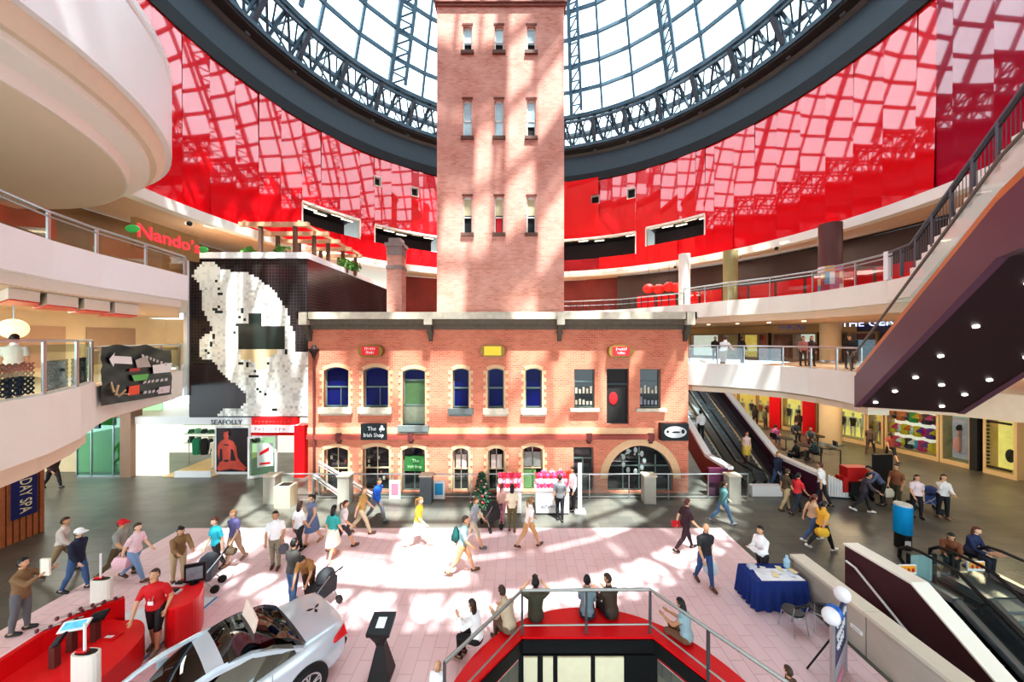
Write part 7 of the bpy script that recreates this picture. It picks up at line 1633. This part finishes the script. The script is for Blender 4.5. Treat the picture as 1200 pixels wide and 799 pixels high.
for px, rad, lab, c in ((838,16.5,'dark figure on the middle right level nearest the brick building',(60,54,50)),(869,16.5,'dark figure on the middle right level by the olive shopfront',(44,40,44)),(941,17,'pink-topped shopper on the middle right level left of the tan column',(190,130,130)),(951,17.4,'dark-haired shopper on the middle right level beside the tan column',(70,60,64)),(995,17,'shopper in black on the middle right level right of the tan column',(36,36,44)),(60,20,'','')):
    if not lab: continue
    q = onring(px,rad,5.5); pe(lab, q, 200 if px != 869 else 70, 'stand2', 1.68, 'f' if 'shopper' in lab else 'm', (c,'long'), (BLK,'pants'), (HB,'long' if 'shopper' in lab else 'short'), BLK, 1)
pe('dark figure walking in the corridor left of the green glass shop', gp_(62,572), 100, 'walk', 1.72, 'm', ((70,46,50),'long'), ((50,40,44),'pants'), (HB,'short'), BLK, 1)
finish_people()
capon(W['cap'], (240,240,240)); capon(W['redcap'], (206,30,44))
# ------------------------------------------------------------------ carried things
def bag(p, col, label, name='shopping_bag', w=.17, h=.34, d=.07, hl=.14):
    t = thing(name, label, 'bag', (p.x,p.y,p.z-h-hl)); m = MB(); z = p.z-h-hl
    m.loft([[Vector((p.x+sx*w*k,p.y+sy*d*k2,z+zz)) for sx, sy in ((-1,-1),(1,-1),(1,1),(-1,1))] for zz, k, k2 in ((0,.75,.9),(.05,.95,1.2),(h*.6,1.05,1.3),(h,.9,.5))]); m.build('bag_body', Cm(col), t, True); m = MB(); m.tube([(p.x-w*.5,p.y,z+h),(p.x-w*.2,p.y,p.z-.01),(p.x+w*.2,p.y,p.z-.01),(p.x+w*.5,p.y,z+h)],.01,5); m.build('handle', Cm(col), t)
def hw(k, i): return W[k]['hand_world'][i]
bag(hw('polo',0), (226,232,236), 'white plastic carrier bag in the hand of the man in the black polo shirt')
bag(hw('purple',0), (112,96,76), 'brown handbag held by the woman in the violet checked shirt', 'handbag', .15, .2, .06)
bag(hw('shopper',1), (226,216,196), 'pale carrier bag held by the brown-topped shopper', 'shopping_bag', .18, .34)
bag(hw('pinkbag',1)+Vector((0,0,.2)), (238,196,206), 'pink bundle carried by the person in pale jeans', 'cloth_bag', .2, .3)
bag(hw('rucks',0)+Vector((0,0,.1)), (96,98,108), 'grey shoulder bag of the man in khaki trousers', 'shoulder_bag', .15, .28)
bag(hw('yellow',1)+Vector((0,0,.25)), (240,190,60), 'yellow bag carried by the person in black', 'shopping_bag', .17, .26)
p = W['green']['pos']+Vector((-.2,0,1.16)); t = thing('backpack', 'dark green backpack worn by the walker in tan shorts', 'bag', p); m = MB(); m.sph(p,(.11,.15,.24),12,8); m.build('pack', Cm((30,90,86)), t, True); m = MB(); m.sph(p+Vector((-.09,0,-.06)),(.05,.11,.12),10,6); m.build('pocket', Cm((24,70,70)), t, True)
for k, i, sz, col, lab, nm in (('phone',1,(.11,.02,.2),(236,230,214),'folded white paper held by the man in the brown jacket','folded_paper'),('mag',0,(.14,.03,.1),(206,40,50),'red book held by the striding person in black','book'),('table',0,(.1,.14,.008),(240,240,240),'white leaflet in the hands of the woman behind the blue table','leaflet'),('bluejk',0,(.15,.11,.006),(220,160,140),'pink paper on the lap of the woman in the dark blue jacket','paper')):
    q = hw(k,i)+Vector((0,0,.06 if nm != 'folded_paper' else .12)); m = MB(); m.box(q.x-sz[0],q.x+sz[0],q.y-sz[1],q.y+sz[1],q.z-sz[2],q.z+sz[2]); m.cur = 1; m.box(q.x-sz[0]*.9,q.x-sz[0]*.82,q.y-sz[1]*1.03,q.y+sz[1]*1.03,q.z-sz[2]*1.01,q.z+sz[2]*1.01); tag(m.build(nm, [Cm(col), Cm(tuple(int(c*.8) for c in col))]), lab, nm.replace('_',' '))
q = (hw_ := [r for r in PEOPLE if 'raising a camera' in r['label']][0])['TH'](Vector((0,.16,.03))); S_ = hw_['S']; Q = Matrix.Rotation(-R(hw_['face']),3,'Z'); c = hw_['pos']+Q @ (q*S_)
t = thing('camera', 'small black camera held up by the man in the dark olive shirt', 'camera', c); m = MB(); m.box(c.x-.065,c.x+.065,c.y-.02,c.y+.02,c.z-.04,c.z+.04); m.build('camera_body', BLACK, t); m = MB(); m.tube([c+Vector((0,.02,0)),c+Vector((0,.08,0))],.03,12); m.build('lens', DSTEEL, t)
# lanyard tag on the man in red
r0 = W['redpolo']; q = r0['root'].location+Matrix.Rotation(-R(r0['face']),3,'Z') @ Vector((.0,.17,1.13)); m = MB(); m.box(q.x-.06,q.x+.06,q.y-.006,q.y+.006,q.z-.04,q.z+.04); m.cur = 1; m.tube([(q.x-.03,q.y,q.z+.04),(q.x-.07,q.y+.06,q.z+.3)],.006,4); m.tube([(q.x+.03,q.y,q.z+.04),(q.x+.07,q.y+.06,q.z+.3)],.006,4); tag(m.build('name_tag', [WHITE, GRYM := M('lanyard_grey',(190,190,190),.5)]), 'white name tag on a lanyard worn by the man in the red polo shirt', 'name tag')
# stools for the seated pair on the concourse
for px, py, lab in ((1114,652,'dark round stool under the woman in the brown jacket'),(1137,648,'dark round stool under the woman in the dark blue jacket')):
    q = G(px,py,.45); t = thing('stool', lab, 'stool', (q.x,q.y,0), 0, 'stools under the seated pair'); m = MB(); m.lathe((q.x,q.y,0),[(.16,0),(.16,.03),(.04,.05),(.04,.4)],14); m.build('pedestal', DSTEEL, t); m = MB(); m.lathe((q.x,q.y,0),[(.2,.4),(.21,.44),(.19,.452)],18); m.build('seat', BLACK, t)
# strollers
def stroller(p, rz, col, label):
    t = thing('stroller', label, 'stroller', p, R(rz)); m = MB()
    m.loft([[Vector((sx*.22,y,z)) for sx, y, z in ((-1,y0,z0),(1,y0,z0),(1,y1,z1),(-1,y1,z1))] for (y0,z0,y1,z1) in ((-.25,.35,.2,.3),(-.3,.75,.35,.5))]); m.build('seat_bucket', Cm(col), t, rel=False)
    m = MB(); m.loft([[Vector((.24*k*math.cos(R(180*j/8)), -.3+.12*i, .75+.28*math.sin(R(180*j/8))*k)) for j in range(9)] for i, k in ((0,.7),(1,1),(2,.95),(3,.6))]); m.build('hood', Cm(tuple(int(c*.8) for c in col)), t, True, rel=False)
    for sx in (-1,1):
        m = MB(); m.tube([(sx*.22,.4,.1),(sx*.22,-.1,.5),(sx*.2,-.5,1.02)],.016,6); m.tube([(sx*.22,-.35,.1),(sx*.22,.0,.5)],.016,6); m.build('frame', STEEL, t, rel=False)
        for y in (.4,-.35): m = MB(); m.tube([(sx*.22-.025,y,.105),(sx*.22+.025,y,.105)],.105,14); m.build('wheel', BLACK, t, rel=False)
    m = MB(); m.tube([(-.2,-.5,1.02),(.2,-.5,1.02)],.02,8); m.build('handle', BLACK, t, rel=False)
stroller(gp_(369,706)+Vector((.25,-.1,0)), 70, (44,44,50), 'black stroller with pale insert behind the silver car')
stroller(gp_(238,692), 110, (90,96,104), 'grey stroller loaded with bags right of the small red counter')
stroller(gp_(585,621)+Vector((-.3,.2,0)), 30, (60,58,60), 'dark stroller at the left end of the stall')
stroller(gp_(1085,597), 60, (70,90,150), 'blue stroller between the two women on the right concourse')
# ------------------------------------------------------------------ light
world = bpy.data.worlds.new('World'); SC.world = world; world.use_nodes = True; nt = world.node_tree
bg = nt.nodes['Background']; tc = nt.nodes.new('ShaderNodeTexCoord'); nz = nt.nodes.new('ShaderNodeTexNoise'); nz.inputs['Scale'].default_value = 2.2; nz.inputs['Detail'].default_value = 4
nt.links.new(tc.outputs['Generated'], nz.inputs['Vector']); mx = nt.nodes.new('ShaderNodeMix'); mx.data_type = 'RGBA'; mx.inputs[6].default_value = (.74,.93,1,1); mx.inputs[7].default_value = (.93,1,1,1)
nt.links.new(nz.outputs['Fac'], mx.inputs[0]); nt.links.new(mx.outputs[2], bg.inputs['Color']); bg.inputs['Strength'].default_value = SKY
sun = bpy.data.lights.new('sun','SUN'); sun.energy = SUN; sun.angle = R(.7); sun.color = (1,.97,.9); so = bpy.data.objects.new('sun', sun); COL.objects.link(so)
so.rotation_euler = Vector((-3.4,8.9,-25.3)).to_track_quat('-Z','Y').to_euler(); so.location = (8,-6,48)
def area(loc, size, power, col=(1,.86,.7), aim=None, sy=None):
    l = bpy.data.lights.new('ceiling_lamp','AREA'); l.energy = power; l.color = col; l.size = size
    if sy: l.shape = 'RECTANGLE'; l.size_y = sy
    o = bpy.data.objects.new('ceiling_lamp', l); COL.objects.link(o); o.location = loc
    if aim is not None: o.rotation_euler = (Vector(aim)-Vector(loc)).to_track_quat('-Z','Y').to_euler()
    return o
for a in (20,36,52,68,84): area(ring(a,17.6,12.5), 2.0, 90*LMP); area(ring(a,18.5,8.0), 2.0, 110*LMP); area(ring(a,20.5,4.6), 2.2, 260*LMP, (1,.74,.44))
for a in (-70,-52,-36,-12,4): area(ring(a,17.6,12.5), 2.0, 90*LMP)
for x, y, z in ((-13,6,7.9),(-15,10,7.9),(-16,14.5,7.9),(-13,8,12.6),(-15,12.5,12.6),(-16.5,17,12.6)): area((x,y,z), 1.6, 100*LMP)
for x, y in ((-19,10),(-20,15),(-15,7.5)): area((x,y,4.25), 1.8, 110*LMP, (1,.9,.76))
for x in (-17.6,-14.5,-11.8): area((x,SY+1.8,3.0), 1.6, 90*LMP, (1,.93,.82))
for x, y in ((10.5,12.5),(16,12),(18,17),(13,5)): area((x,y,4.5), 2.0, 60*LMP, (1,.92,.82))
cam = bpy.data.cameras.new('camera'); co = bpy.data.objects.new('camera', cam); COL.objects.link(co); co.location = (0,0,H); co.rotation_euler = (R(90),0,0)
cam.sensor_width = 36; cam.lens = 12.0; cam.shift_x = -(CX-600)/1200; cam.shift_y = (CY-399.5)/1200; cam.clip_end = 400; cam.clip_start = .05
SC.camera = co
SC.view_settings.view_transform = VIEW; SC.view_settings.exposure = EXPO
try:
    SC.view_settings.use_white_balance = True; SC.view_settings.white_balance_temperature = WBT; SC.view_settings.white_balance_tint = WBI
except Exception: pass
try: SC.view_settings.look = LOOK
except Exception: pass
try:
    SC.cycles.use_denoising = True; SC.cycles.max_bounces = 8; SC.cycles.transparent_max_bounces = 24; SC.cycles.caustics_reflective = False; SC.cycles.caustics_refractive = False; SC.cycles.sample_clamp_indirect = 8
except Exception: pass
